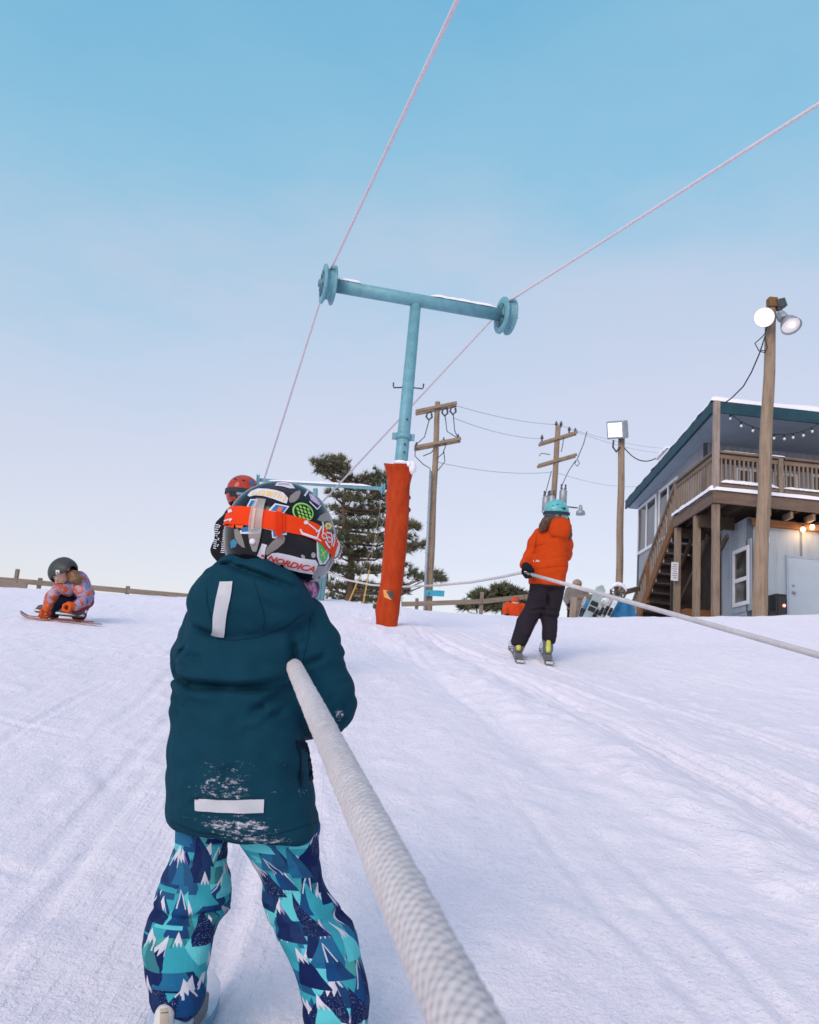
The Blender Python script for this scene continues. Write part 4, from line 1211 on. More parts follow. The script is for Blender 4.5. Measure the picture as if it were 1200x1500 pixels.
MB().tube([ws[0] - HU * .3 + Vector((0, 0, .12))] + ws, .01, 5).build('wire', BLACK, sl2)
for c in (ws[0], ws[1]):
    l_ = bpy.data.lights.new('bulb_light', 'POINT'); l_.energy = 5; l_.color = (1, .55, .25); l_.shadow_soft_size = .06
    lo_ = bpy.data.objects.new('bulb_light', l_); lo_.location = c - HV * .07 - Vector((0, 0, .17)); COL.objects.link(lo_)
# two glowing candle jars and a bench on the deck
for x, la in ((1153, 'glowing orange candle jar on the deck rail, the redder one beside the railing post'), (1160, 'glowing yellow candle jar on the deck, the paler one of the two')):
    q_ = fw(x, 714, DB + .5); c = Hp(q_[0], DB + .45, ZD + .16)
    j = thing('candle_jar', la, 'candle jar', c)
    MB().lathe(c, (0, 0, 1), [(0, .04), (.0, .045), (.11, .045), (.12, .035), (.12, 0)], 10).build('jar', emat('candle_glow', (1, .42, .14) if x < 1155 else (1, .6, .22), 1.6), j)
a_ = fw(1079, 705, DB + 1.2)[0]
bn = thing('bench', 'small brown wooden bench on the deck behind the railing', 'bench', Hp(a_, DB + 1.2, ZD))
hpart('seat', WARMW, (a_ - .05, a_ + .75, DB + 1.1, DB + 1.4, ZD + .42, ZD + .47), bn)
for aa in (a_, a_ + .62):
    for bb_ in (DB + 1.12, DB + 1.33): hpart('leg', WARMW, (aa, aa + .06, bb_, bb_ + .06, ZD, ZD + .418), bn)
# ------------------------------------------------------------------ cloth, skin and gear materials
def cloth(name, col, rough=.85, weave=900, wr=.35, wsc=26, var=.12, snow=None):
    t = NT(name); o = t.obj()
    big = t.noise(7, 4, .6, o); wn = t.noise(wsc, 3, .55, o); wv = t.noise(weave, 2, .5, o)
    c = t.ramp(t.math('ADD', t.math('MULTIPLY', big, .7), t.math('MULTIPLY', wv, .3)), [(.3, tuple(x * (1 - var) for x in col)), (.7, tuple(x * (1 + var) for x in col))])
    rr = rough
    if snow:      # (x, z centres and half sizes of the dusted patches, object space)
        sp = t.n('ShaderNodeSeparateXYZ'); t.l(o, sp.inputs[0]); m = None
        for cx, cz, hx, hz, amt in snow:
            d = t.math('ADD', t.math('POWER', t.math('DIVIDE', t.math('SUBTRACT', sp.outputs[0], cx), hx), 2), t.math('POWER', t.math('DIVIDE', t.math('SUBTRACT', sp.outputs[2], cz), hz), 2))
            e = t.math('MULTIPLY', t.math('MAXIMUM', t.math('SUBTRACT', 1., d), 0), amt)
            m = e if m is None else t.math('MAXIMUM', m, e)
        ns = t.noise(95, 8, .85, t.obj((.6, 1, 1.4))); n2 = t.noise(17, 6, .7, t.obj((.32, 1, 1.9)))
        s = t.math('ADD', t.math('MULTIPLY', ns, .74), t.math('MULTIPLY', n2, .43))
        th = t.math('SUBTRACT', t.math('ADD', s, t.math('MULTIPLY', m, .22)), .775)
        k = t.math('MULTIPLY', t.math('GREATER_THAN', m, .02), t.ramp(t.math('MULTIPLY', th, 14), [(0, 0.), (.55, 1.)]))
        c = t.mix(k, c, (.50, .50, .56))
        h = t.math('ADD', t.math('MULTIPLY', wn, .5), t.math('MULTIPLY', k, .8))
    else: h = wn
    t.l(c, t.b.inputs['Base Color'])
    t.b.inputs['Roughness'].default_value = rough; t.b.inputs['Specular IOR Level'].default_value = .10
    b = t.bump(t.noise(11, 4, .55, o), wr, .014); b = t.bump(h, wr, .007, b); b = t.bump(wv, .25, .0008, b)
    t.l(b, t.b.inputs['Normal'])
    return t.m
SKIN = mat('skin', (.56, .33, .24), .55, .08, 12)
HAIR = mat('brown_hair', (.075, .038, .022), .5, .35, 40, .6, 140, .004, stretch=(1, 1, .15))
REFL = mat('reflective_tape', srgb(184, 186, 192), .5, .06, 30, .12, 300, .001)
BOOTW = mat('white_boot_plastic', srgb(200, 198, 200), .35, .08, 8)
BOOTG = mat('grey_boot_plastic', srgb(96, 98, 104), .4, .15, 8)
BOOTL = mat('lime_boot_plastic', srgb(190, 196, 80), .4, .1, 8)
GLOVE = cloth('black_mitten', (.012, .012, .015), .8)

def axes(fwd, up=(0, 0, 1)):
    f_ = Vector(fwd).normalized(); r_ = f_.cross(Vector(up)).normalized(); u_ = r_.cross(f_)
    return Matrix((r_, f_, u_)).transposed()         # columns right, forward, up

def head_sdf(c, fwd, s, up=(0, 0, 1)):
    """face with brow, nose, lips, chin and ears; s: half height of the head"""
    A = axes(fwd, up); c = Vector(c); L = lambda x, y, z: c + A @ Vector((x, y, z)) * s
    f = s_union([s_ell(L(0, -.05, .15), (s * .74, s * .88, s * .86), A), s_ell(L(0, .18, -.42), (s * .55, s * .6, s * .55), A), s_cap(L(0, .66, -.78), L(0, .55, -.6), s * .16, s * .24)], s * .25)
    f = s_union([f, s_cap(L(0, .78, .06), L(0, 1.0, -.26), s * .09, s * .15), s_ell(L(0, .84, -.5), (s * .24, s * .1, s * .09), A)] + [s_ell(L(k * .75, 0, -.05), (s * .1, s * .2, s * .28), A) for k in (-1, 1)], s * .08)
    return s_sub(f, s_union([s_ell(L(k * .3, .86, .05), (s * .17, s * .14, s * .11), A) for k in (-1, 1)], .0), s * .08), L

def eyes(parent, L, s):
    for k in (-1, 1):
        e_ = MB(); e_.ball(L(k * .3, .72, .05), s * .13, 10); eo = e_.build('eye', mat('eye_white', (.7, .7, .7), .25, .03), parent)
        MB().ball(L(k * .3, .81, .05), s * .06, 8).build('iris', mat('dark_iris', (.03, .02, .015), .15, .1), eo)

def ski(name, tail, tip, wdt, mats, label, group=None, up=(0, 0, 1), binding=None, th=.022, bs=.17):
    """ski lying along tail -> tip (both on the snow), waisted, tip turned up"""
    tail, tip = Vector(tail), Vector(tip); d = tip - tail; L = d.length; d.normalize(); sd = d.cross(Vector(up)).normalized(); u = sd.cross(d); N = 28; vs = []
    for i in range(N + 1):
        t = i / N; w_ = wdt / 2 * (1.0 - .22 * math.sin(math.pi * min(1, t / .85)) + (.12 if t > .8 else 0))
        if t > .9: w_ *= max(.12, math.sqrt(max(0, 1 - ((t - .9) / .1) ** 2)))
        if t < .03: w_ *= .75
        rise = .6 * max(0, t - .88) ** 1.5 * L * 2.2 + .1 * max(0, .05 - t) * L
        c = tail + d * L * t + u * (rise + .012)
        vs += [c - sd * w_, c + sd * w_, c + sd * w_ + u * th, c - sd * w_ + u * th]
    m = MB(); fs = [(i * 4 + k, i * 4 + (k + 1) % 4, (i + 1) * 4 + (k + 1) % 4, (i + 1) * 4 + k) for i in range(N) for k in range(4)]
    m.add(vs, fs, False); m.f += [(0, 3, 2, 1), (N * 4, N * 4 + 1, N * 4 + 2, N * 4 + 3)]; m.m += [0, 0]; m.sm += [False] * 2
    m.m = [1 if (len(mats) > 1 and k % 4 in (1, 3)) else (2 if len(mats) > 2 and (k // 4) % 9 in (2, 3, 6) and k % 4 == 2 else 0) for k in range(len(m.f))]
    o = m.build(name, mats, None, label, 'ski', group, base=tail)
    if binding is not None:
        for t_, l_ in ((binding + bs, .05), (binding - bs, .07)):
            c = tail + d * (L * .0 + t_) + u * (.012 + th + .022)
            MB().box(c, d * l_, sd * wdt * .42, u * .022).build('binding', BOOTG, o, bevel=.006)
    return o

# ------------------------------------------------------------------ the child in front
CY = 1.75
c_base = Vector((P(370, 1400, CY).x, CY, 0)); c_base.z = gz(c_base.x, c_base.y)
C = thing('person', 'small child in a dark teal hooded jacket, mountain-print trousers and stickered black helmet', 'person', c_base)
J = lambda x, y, dy=0.: P(x, y, CY + dy)

# body
hc = J(412, 785); face = Vector((.80, .60, -.08)).normalized()
hf, HL = head_sdf(hc + Vector((0.01, .01, -.035)), face, .092)
pel = J(362, 1165, .0)
bodyf = s_union([hf,
    s_cap(J(400, 830), J(372, 900), .045, .05), s_chain([J(372, 905, .02), J(358, 1000, .02), pel], [.06, .058, .06], .05),
    s_chain([J(300, 915), J(282, 990, .06), J(345, 1012, .19)], [.035, .028, .022]), s_chain([J(440, 915), J(492, 1030, .03), J(428, 1035, .19)], [.035, .028, .022]),
    s_chain([J(308, 1200), J(285, 1310, .05), J(252, 1455, -.03)], [.04, .035, .028]), s_chain([J(418, 1200), J(440, 1330, .05), J(498, 1500, -.01)], [.04, .035, .028])], .03)
lo, hi = bounds([J(200, 690, -.2), J(560, 1530, .35)], .1)
bodyo, _ = sdf_mesh('body', bodyf, lo, hi, .009, SKIN, C)
eyes(C, HL, .092)

# jacket
def trow(l, r, y, ry, dy=0.):
    a, b = J(l, y, dy), J(r, y, dy); m_ = (a + b) / 2
    return (m_.z, m_.x, m_.y, (b.x - a.x) / 2, ry)
rows = [trow(306, 440, 872, .075), trow(276, 468, 925, .105), trow(264, 452, 965, .115), trow(262, 446, 985, .120), trow(262, 443, 996, .116), trow(263, 437, 1003, .100), trow(261, 437, 1010, .102), trow(258, 440, 1024, .112), trow(256, 442, 1045, .116), trow(251, 449, 1090, .120), trow(249, 458, 1135, .125), trow(247, 465, 1175, .128), trow(247, 470, 1205, .126), trow(252, 469, 1222, .120)]
torso = s_loft(rows, 2.25)
arm_r = s_chain([J(434, 912, .01), J(455, 950, .0), J(475, 1016, .015), J(478, 1040, .04), J(440, 1058, .18)], [.064, .061, .0595, .054, .044], .025)
arm_l = s_chain([J(306, 918, .02), J(294, 950, .03), J(287, 976, .06), J(338, 1010, .20)], [.059, .053, .047, .042], .025)
jk = s_union([torso, arm_r, arm_l], .018)
hood = s_union([s_ell(J(362, 879, -.055), (.118, .085, .084), axes((.15, 1, .25), (.13, .1, 1))), s_ell(J(340, 893, -.065), (.088, .07, .068)), s_ell(J(405, 884, -.05), (.075, .07, .062), axes((0, 1, 0), (.35, 0, 1)))], .035)
rimA = s_chain([J(340, 828, .03), J(350, 826, -.05), J(382, 836, -.09), J(414, 856, -.08), J(438, 880, -.02), J(436, 884, .05)], [.026, .026, .025, .023, .022, .024], .015)
hood = s_union([hood, rimA], .02)
neckhole = s_union([s_ell(J(398, 818, .03), (.088, .085, .085)), s_ell(J(398, 790, .04), (.10, .1, .09))], .02)
hood = s_sub(hood, neckhole, .02)
jk = s_union([jk, hood], .004)
seg = lambda a, b, dep, w_: (J(*a), J(*b), dep * 2.1, w_ * 1.35)
rr_ = random.Random(11)
XC = []
for _ in range(34):
    x_, y_ = rr_.uniform(262, 445), rr_.choice([rr_.uniform(1015, 1080), rr_.uniform(930, 990), rr_.uniform(1080, 1190)]); a_ = rr_.uniform(-.6, .6); l_ = rr_.uniform(14, 38)
    XC.append(seg((x_, y_), (x_ + l_ * math.cos(a_), y_ + l_ * math.sin(a_)), rr_.uniform(.0015, .004), rr_.uniform(.004, .009)))
for _ in range(10):
    x_, y_ = rr_.uniform(456, 500), rr_.uniform(930, 1050); XC.append(seg((x_, y_), (x_ + rr_.uniform(8, 20), y_ + rr_.uniform(-14, 6)), rr_.uniform(.002, .004), .005))
CR = crease(XC + [
    seg((256, 986), (300, 1006), .012, .006), seg((292, 1004), (372, 1008), .015, .0065), seg((362, 1008), (428, 996), .012, .006), seg((380, 1012), (440, 1002), .006, .005),
    seg((262, 1010), (285, 1042), .008, .007), seg((425, 1010), (378, 1046), .008, .008), seg((258, 1030), (280, 1050), .006, .006), seg((430, 1030), (395, 1058), .005, .007),
    seg((300, 925), (345, 940), .006, .005), seg((268, 962), (282, 950), .008, .005),
    seg((436, 930), (440, 985), .008, .006), seg((446, 978), (478, 962), .009, .005), seg((460, 905), (470, 930), .004, .006), seg((500, 1040), (516, 1018), .006, .006), seg((485, 1062), (508, 1052), .005, .005),
    seg((320, 838), (362, 830), .006, .005), seg((352, 838), (440, 870), .011, .006), seg((310, 850), (345, 846), .004, .006), seg((338, 834), (366, 842), .007, .005), seg((372, 880), (430, 905), .003, .008), seg((300, 880), (318, 925), .003, .007),
    seg((270, 1120), (330, 1100), .003, .012), seg((400, 1110), (452, 1140), .003, .012), seg((380, 1075), (440, 1090), .003, .012), seg((255, 1170), (300, 1150), .0025, .01)], CY + .03)
jk = s_add(jk, CR, wob(.0030, 30, 3), wob(.0018, 66, 4))
hollow = s_loft([(r[0] - .0, r[1], r[2], r[3] - .016, r[4] - .016) for r in rows[7:]] , 2.25)
hz_ = J(355, 1205).z
jk = s_sub(jk, s_and(s_loft([(rows[-1][0] - .1, rows[-1][1], rows[-1][2], rows[-1][3] - .012, rows[-1][4] - .012), (rows[-3][0], rows[-3][1], rows[-3][2], rows[-3][3] - .03, rows[-3][4] - .03)]), lambda X, Y, Z: Z - hz_), .008)
sb = c_base
def osp(x, y, hx, hy, amt):       # dusted patch, object space
    p = J(x, y, -.12); k = scl(p)
    return (p.x - sb.x, p.z - sb.z, hx * k, hy * k, amt)
JACK = cloth('dark_teal_jacket_cloth', (.0042, .040, .066), .85, 1100, .42, 24, .10,
    [osp(335, 1140, 75, 75, .70), osp(365, 1212, 100, 26, .75), osp(375, 1228, 100, 12, .85), osp(400, 1150, 60, 45, .42), osp(436, 1165, 26, 30, .5), osp(350, 1110, 60, 30, .4), osp(491, 1050, 12, 18, .8), osp(262, 1185, 24, 40, .45), osp(300, 1160, 30, 34, .55)])
lo, hi = bounds([J(225, 795, -.2), J(545, 1255, .33)], .03)
jacket, jb = sdf_mesh('jacket', jk, lo, hi, .0048, JACK, C, 1)
d = Decal(jb, .004, 8)
d.poly([(323.5, 853), (341, 852), (337, 880), (331.5, 905), (329, 932), (311.5, 930), (313, 905), (317, 880)]); d.build('reflective_strip', REFL, jacket)
d = Decal(jb, .004, 8)
d.poly([(286, 1169), (320, 1171), (355, 1171.5), (387, 1171), (386.5, 1190), (350, 1191), (320, 1190), (287, 1187)]); d.build('reflective_strip', REFL, jacket)
d = Decal(jb, .002, 5); d.poly([(449, 1086), (453, 1088), (459, 1112), (466, 1160), (462.5, 1163), (456, 1128)]); d.build('side_flap', cloth('navy_flap', (.004, .012, .03)), jacket)
# seams
d = Decal(jb, .0008, 6); d.line([(318, 936), (345, 938), (380, 933), (420, 918), (446, 898)], 1.3); d.line([(455, 905), (452, 935), (444, 968), (436, 985)], 1.1)
d.line([(303, 862), (304, 885), (312, 915), (318, 928)], 1.0); d.line([(372, 848), (380, 875), (388, 905), (386, 922)], 1.0); d.build('seam', cloth('seam_thread', srgb(10, 40, 54)), jacket); d = Decal(jb, .0008, 6); d.line([(250, 1203), (290, 1219), (340, 1226), (400, 1224), (466, 1204)], 1.0)
d.build('hem_stitching', cloth('seam_thread2', srgb(10, 40, 54)), jacket)

# mittens closed round the rope in front
def mitten(name, wrist, palm, curl, thumb, r_, m_, parent, h=.006):
    f = s_chain([wrist, palm, curl], [r_ * 1.0, r_ * 1.1, r_ * .85], .02)
    f = s_union([f, s_chain([Vector(palm).lerp(Vector(wrist), .3), thumb], [r_ * .5, r_ * .42], .01)], .012)
    for k in (-1, 0, 1):           # finger ridges of the mitten's outside
        pass
    lo_, hi_ = bounds([wrist, palm, curl, thumb], r_ * 1.6)
    return sdf_mesh(name, f, lo_, hi_, h, m_, parent)[0]
h1, h2 = RA(2.02), RA(1.93)
mitten('mitten', J(352, 1018, .22), h1 + Vector((-.03, 0, .012)), h1 + Vector((.022, .005, .012)), h1 + Vector((.01, -.035, .02)), .027, GLOVE, C)
mitten('mitten', J(432, 1055, .17), h2 + Vector((.035, 0, -.01)), h2 + Vector((-.005, .0, -.034)), h2 + Vector((.0, -.04, .012)), .027, GLOVE, C)

# trousers
def leg_rows(tab, dy):
    return [(trow(l, r, y, ((r - l) / 2 * scl(J(l, y)) * 1.02), dyy)) for (l, r, y), dyy in zip(tab, dy)]
LT = [(255, 337, 1195), (257, 333, 1240), (246, 334, 1275), (230, 336, 1305), (226, 335, 1325), (219, 322, 1345), (214, 312, 1370), (211, 308, 1395), (212, 299, 1425), (216, 296, 1455), (222, 288, 1478), (226, 282, 1490)]
RT = [(342, 468, 1195), (352, 466, 1235), (368, 470, 1265), (385, 478, 1295), (388, 494, 1325), (398, 516, 1348), (410, 523, 1372), (424, 526, 1400), (432, 533, 1430), (440, 538, 1460), (446, 538, 1490), (452, 536, 1515), (458, 530, 1530)]
dL = [0, .015, .03, .045, .045, .035, .02, .0, -.02, -.03, -.035, -.035]; dR = [0, .015, .03, .04, .045, .04, .03, .02, .01, 0, -.005, -.01, -.01]
lf, rf = s_loft(leg_rows(LT, dL), 2.1), s_loft(leg_rows(RT, dR), 2.1)
hips = s_loft([trow(254, 464, 1215, .10), trow(268, 444, 1160, .085), trow(280, 430, 1120, .08)], 2.2)
tr = s_union([s_union([lf, rf], .012), hips], .02)
tr = s_sub(tr, s_cap(J(341, 1262, -.2), J(341, 1262, .2), .012, .012), .02)
CR2 = crease([seg((226, 1335), (280, 1342), .010, .006), seg((270, 1342), (338, 1330), .010, .006), seg((236, 1298), (275, 1308), .005, .006), seg((300, 1300), (334, 1318), .005, .006), seg((215, 1372), (260, 1366), .004, .006), seg((222, 1440), (280, 1434), .004, .006),
    seg((402, 1358), (450, 1345), .007, .006), seg((445, 1346), (500, 1352), .010, .006), seg((470, 1330), (520, 1366), .009, .006), seg((392, 1320), (440, 1300), .004, .006), seg((380, 1280), (440, 1264), .004, .006), seg((430, 1240), (462, 1262), .005, .006), seg((442, 1470), (520, 1452), .004, .007), seg((455, 1400), (520, 1415), .004, .007)], CY + .06)
tr = s_add(tr, CR2, wob(.004, 24, 8), wob(.0016, 60, 9))

def trouser_uv(V):
    zc = np.array([J(x, y).z for x, y in ((300, 1200), (240, 1480))])
    mid = lambda tab: (np.array([J((l + r) / 2, y).z for l, r, y in tab]), np.array([J((l + r) / 2, y).x for l, r, y in tab]))
    zl, xl = mid(LT); zr, xr = mid(RT)
    cl = np.interp(V[:, 2], zl[::-1], xl[::-1]); cr_ = np.interp(V[:, 2], zr[::-1], xr[::-1])
    right = np.abs(V[:, 0] - cr_) < np.abs(V[:, 0] - cl)
    cx = np.where(right, cr_, cl)
    th = np.arctan2(V[:, 0] - cx, -(V[:, 1] - CY - .01))
    th = np.clip(th, -2.6, 2.6)
    u = th * .062 + np.where(right, .5, .0)
    return np.stack([u, V[:, 2] + np.where(right, .083, 0), np.zeros(len(V))], 1)

def mountain_cloth():
    t = NT('mountain_print_cloth')
    at = t.n('ShaderNodeAttribute'); at.attribute_name = 'cloth_uv'
    sp = t.n('ShaderNodeSeparateXYZ'); t.l(at.outputs['Vector'], sp.inputs[0]); U, V_ = sp.outputs[0], sp.outputs[1]
    o = t.obj()
    NAVY, BLUE, MID, TEALC, AQUA, GRN = srgb(8, 26, 76), srgb(14, 66, 116), srgb(32, 100, 138), srgb(52, 154, 168), srgb(90, 190, 196), srgb(66, 156, 150)
    PAL = [(0, TEALC), (.18, NAVY), (.36, AQUA), (.50, MID), (.62, NAVY), (.74, GRN), (.87, BLUE)]
    col = None
    speck = t.noise(620, 1, .5, o)
    layers = [(.072, .086, 0, 0, 1.), (.080, .096, .5, .33, 2.), (.064, .080, .25, .62, 3.), (.074, .088, .75, .85, 4.), (.060, .074, .1, .18, 5.)]
    for wd_, ht, ou, ov, seed in layers:
        # each row of peaks: cell u, cell v
        sk = t.math('MULTIPLY', V_, (.22, -.16, .1, -.28, .3)[int(seed) - 1])
        u = t.math('ADD', t.math('DIVIDE', t.math('ADD', U, sk), wd_), ou); iu = t.math('FLOOR', u); fu = t.math('FRACT', u)
        hs = t.n('ShaderNodeTexWhiteNoise'); hs.noise_dimensions = '1D'; t.l(t.math('ADD', iu, seed * 7.3), hs.inputs['W'])
        v = t.math('ADD', t.math('ADD', t.math('DIVIDE', V_, ht), ov), t.math('MULTIPLY', hs.outputs['Value'], .9)); iv = t.math('FLOOR', v); fv = t.math('FRACT', v)
        cv = t.n('ShaderNodeCombineXYZ'); t.l(iu, cv.inputs[0]); t.l(iv, cv.inputs[1]); cv.inputs[2].default_value = seed
        wn = t.n('ShaderNodeTexWhiteNoise'); wn.noise_dimensions = '3D'; t.l(cv.outputs[0], wn.inputs['Vector'])
        rnd = wn.outputs['Value']; sr = t.n('ShaderNodeSeparateColor'); t.l(wn.outputs['Color'], sr.inputs[0])
        pk = t.math('ADD', .5, t.math('MULTIPLY', t.math('SUBTRACT', sr.outputs[1], .5), .16))       # peak position
        side = t.math('SUBTRACT', fu, pk); sl_ = t.math('ABSOLUTE', side)
        top = t.math('ADD', .80, t.math('MULTIPLY', sr.outputs[2], .18))
        hgt = t.math('SUBTRACT', top, t.math('MULTIPLY', sl_, 1.75))                # peak outline
        inside = t.math('GREATER_THAN', hgt, fv)
        body = t.ramp(rnd, PAL, 'CONSTANT')
        shade = t.math('GREATER_THAN', side, t.math('MULTIPLY', t.math('SINE', t.math('MULTIPLY', fv, 21)), .02))
        body = t.mix(t.math('MULTIPLY', shade, t.math('MULTIPLY', t.math('GREATER_THAN', sr.outputs[0], .55), .55)), body, (.012, .035, .11))
        # snow cap with toothed lower edge
        zig = t.math('PINGPONG', t.math('MULTIPLY', fu, 1.0), .07); capl = t.math('SUBTRACT', t.math('SUBTRACT', top, .25), t.math('MULTIPLY', zig, 1.9))
        capm = t.math('MULTIPLY', t.math('GREATER_THAN', fv, capl), t.math('GREATER_THAN', sr.outputs[1], .40))
        capc = t.mix(t.math('GREATER_THAN', side, .05), (.62, .61, .68), t.mix(t.math('GREATER_THAN', sr.outputs[2], .72), (.55, .55, .63), (.25, .18, .42)))
        # drip marks
        dr_ = t.math('MULTIPLY', t.math('LESS_THAN', t.math('ABSOLUTE', t.math('SUBTRACT', sl_, t.math('MULTIPLY', t.math('SUBTRACT', top, fv), .38))), .028), t.math('MULTIPLY', t.math('GREATER_THAN', sr.outputs[0], .78), t.math('GREATER_THAN', fv, .42)))
        body = t.mix(dr_, body, (.52, .55, .60))
        dots = t.math('MULTIPLY', t.math('GREATER_THAN', speck, .69), t.math('MULTIPLY', t.math('LESS_THAN', sr.outputs[0], .42), t.math('GREATER_THAN', rnd, .30)))
        body = t.mix(dots, body, (.46, .56, .60))
        body = t.mix(capm, body, capc)
        col = t.mix(inside, (TEALC if col is None else col), body)
    sc_ = t.noise(9, 4, .6, o); col = t.mix(t.ramp(sc_, [(.35, .0), (.7, .16)]), col, (.05, .1, .16))
    fs_ = t.noise(150, 4, .75, o); col = t.mix(t.ramp(fs_, [(.70, 0.), (.78, .55)]), col, (.62, .62, .68))
    t.l(col, t.b.inputs['Base Color']); t.b.inputs['Roughness'].default_value = .8; t.b.inputs['Specular IOR Level'].default_value = .12
    b = t.bump(t.noise(14, 4, .6, o), .45, .014); b = t.bump(t.noise(1000, 2, .5, o), .2, .0008, b); t.l(b, t.b.inputs['Normal'])
    return t.m
lo, hi = bounds([J(190, 1090, -.2), J(560, 1545, .2)], .03)
trous, tbvh = sdf_mesh('trousers', tr, lo, hi, .0055, mountain_cloth(), C, 1, uvf=trouser_uv)

# boots and skis of the child
BSP = []
def boot(name, ankle, toe, r_, mats_, parent, h=.006, cuff=.10):
    """hard ski boot: shell, cuff, sole, spine and buckles"""
    ankle, toe = Vector(ankle), Vector(toe); d_ = (toe - ankle); d_.z = 0; L = d_.length; d_.normalize(); s_ = Vector((d_.y, -d_.x, 0)); Z = Vector((0, 0, 1))
    heel = Vector((ankle.x, ankle.y, toe.z)) - d_ * r_ * .5
    f = s_union([s_chain([heel + Z * r_ * .75, toe + Z * r_ * .6 - d_ * r_ * .5], [r_ * .72, r_ * .62], .02), s_chain([heel + Z * r_, ankle + Z * .0, ankle + Z * cuff - d_ * .005 + d_ * .02], [r_ * .82, r_ * .92, r_ * 1.02], .02)], .02)
    f = s_union([f, s_cap(heel + Z * r_ * .15, toe + Z * r_ * .15, r_ * .55, r_ * .5)], .01)
    f = s_sub(f, lambda X, Y, Z_: Z_ - (toe.z - .0), .004) if False else f
    lo_, hi_ = bounds([heel, toe, ankle + Z * cuff], r_ * 1.4)
    o, _ = sdf_mesh(name, f, lo_, hi_, h, mats_[0], parent)
    sp = s_chain([heel - d_ * r_ * .62 + Z * r_ * .9, ankle - d_ * r_ * .95, ankle - d_ * r_ * .95 + Z * cuff * .9], [r_ * .42, r_ * .48, r_ * .46], .01)
    lo_, hi_ = bounds([heel - d_ * r_ * .62, ankle - d_ * r_, ankle + Z * cuff], r_ * .8)
    so_, sb_ = sdf_mesh('boot_spine', sp, lo_, hi_, h, mats_[1], o)
    BSP.append((so_, sb_))
    for k, (t_, zz) in enumerate(((.35, .95), (.62, .95))):
        c = heel + d_ * L * t_ + Z * r_ * 1.25
        MB().tube([c - s_ * r_ * .75, c + Z * r_ * .25, c + s_ * r_ * .75], r_ * .10, 6).build('buckle', mats_[2], o)
    MB().box((heel + toe) / 2 + Z * r_ * .12, d_ * (L / 2 + r_ * .8), s_ * r_ * .55, Z * r_ * .2).build('sole', mats_[2], o, bevel=.004)
    return o
SPINE = mat('cream_boot_plastic', srgb(206, 200, 196), .4, .1, 10)
gl = lambda x, y: Vector((x, y, gz(x, y)))
la, ra = J(252, 1470, -.045), J(499, 1500, -.015)
gLz = gz(la.x, la.y); gRz = gz(ra.x, ra.y)
ldir = Vector((.07, 1, 0)).normalized(); rdir_ = Vector((-.04, 1, 0)).normalized()
bl = Vector((la.x, la.y, gLz + .075)); br = Vector((ra.x, ra.y, gRz + .075))
tl = Vector((la.x, la.y, gLz + .05)) + ldir * .15; tr_ = Vector((ra.x, ra.y, gRz + .05)) + rdir_ * .15
CBOOT = mat('pale_blue_boot_plastic', srgb(150, 172, 190), .35, .15, 12)
boot('boot', bl, tl, .040, [CBOOT, SPINE, DKMETAL], C, .005, .06)
d = Decal(BSP[-1][1], .001, 4); d.poly([(234.5, 1478), (246, 1476.5), (248, 1500), (235, 1500)], mi=0); d.line([(236, 1484), (246, 1483)], 1.2, .0018, 1); d.build('spine_panel', [mat('tan_panel', srgb(172, 160, 146), .5, .15), DKMETAL], BSP[-1][0])
boot('boot', br, tr_, .040, [CBOOT, SPINE, DKMETAL], C, .005, .06)
SKI1 = mat('pale_ski_top', srgb(196, 202, 214), .3, .08, 20); SKI2 = mat('blue_ski_edge', srgb(110, 160, 190), .35, .2, 20)
def on_snow(p): return Vector((p.x, p.y, gz(p.x, p.y) + .004))
ski('ski', on_snow(Vector((la.x, la.y, 0)) - ldir * .36), on_snow(Vector((la.x, la.y, 0)) + ldir * .29), .066, [SKI1, SKI2], 'pale short ski under the left foot of the child in teal', binding=.38, bs=.12)
ski('ski', on_snow(Vector((ra.x, ra.y, 0)) - rdir_ * .36), on_snow(Vector((ra.x, ra.y, 0)) + rdir_ * .27), .066, [SKI1, SKI2], 'pale short ski under the right foot of the child in teal, nearest the rope', binding=.38, bs=.12)

# ---- helmet
HC = J(409.5, 780)
sx_ = scl(HC)
tiltup = Vector((.10, 0, 1)).normalized()
Ah = axes((face.x, face.y, 0), tiltup)
shell = s_union([s_ell(HC, (79 * sx_, .128, 75 * sx_)), s_ell(J(452, 808, -.02), (36.5 * sx_, .085, 45 * sx_)), s_ell(J(385, 812, .0), (46 * sx_, .10, 40 * sx_))], .035)
# lower rim slopes down to the right where the ear pad is
rimp = J(400, 838); rn = (J(470, 852) - J(340, 803)); rn = Vector((-rn.z, 0, rn.x)).normalized()
shell = s_and(shell, s_half(J(405, 846), -rn))
inner = s_union([s_ell(HC + Vector((0, .0, -.012)), (.104, .112, .100)), s_cap(HC + face * .10 + Vector((-.01, .03, -.07)), HC + face * .22 + Vector((0, .06, -.075)), .055, .07), s_cap(HC + face * .12 + Vector((0, .02, -.01)), HC + face * .22 + Vector((0, .04, 0)), .045, .065), s_cap(HC, HC + Vector((0, 0, -.2)), .082, .078)], .02)
shell = s_sub(shell, inner, .006)
def helm_mat(name, col, tops=None):
    t = NT(name); o = t.obj(); n = t.noise(30, 4, .6, o); s = t.noise(200, 3, .7, o)
    t.l(t.ramp(n, [(.3, tuple(c * .8 for c in col)), (.7, tuple(c * 1.25 + .002 for c in col))]), t.b.inputs['Base Color'])
    t.l(t.ramp(s, [(.35, .09), (.75, .20)]), t.b.inputs['Roughness'])
    t.b.inputs['Specular IOR Level'].default_value = .28
    return t.m
HBLACK = helm_mat('glossy_black_helmet', (.006, .006, .009))
lo, hi = bounds([J(320, 695, -.17), J(500, 860, .17)], .03)
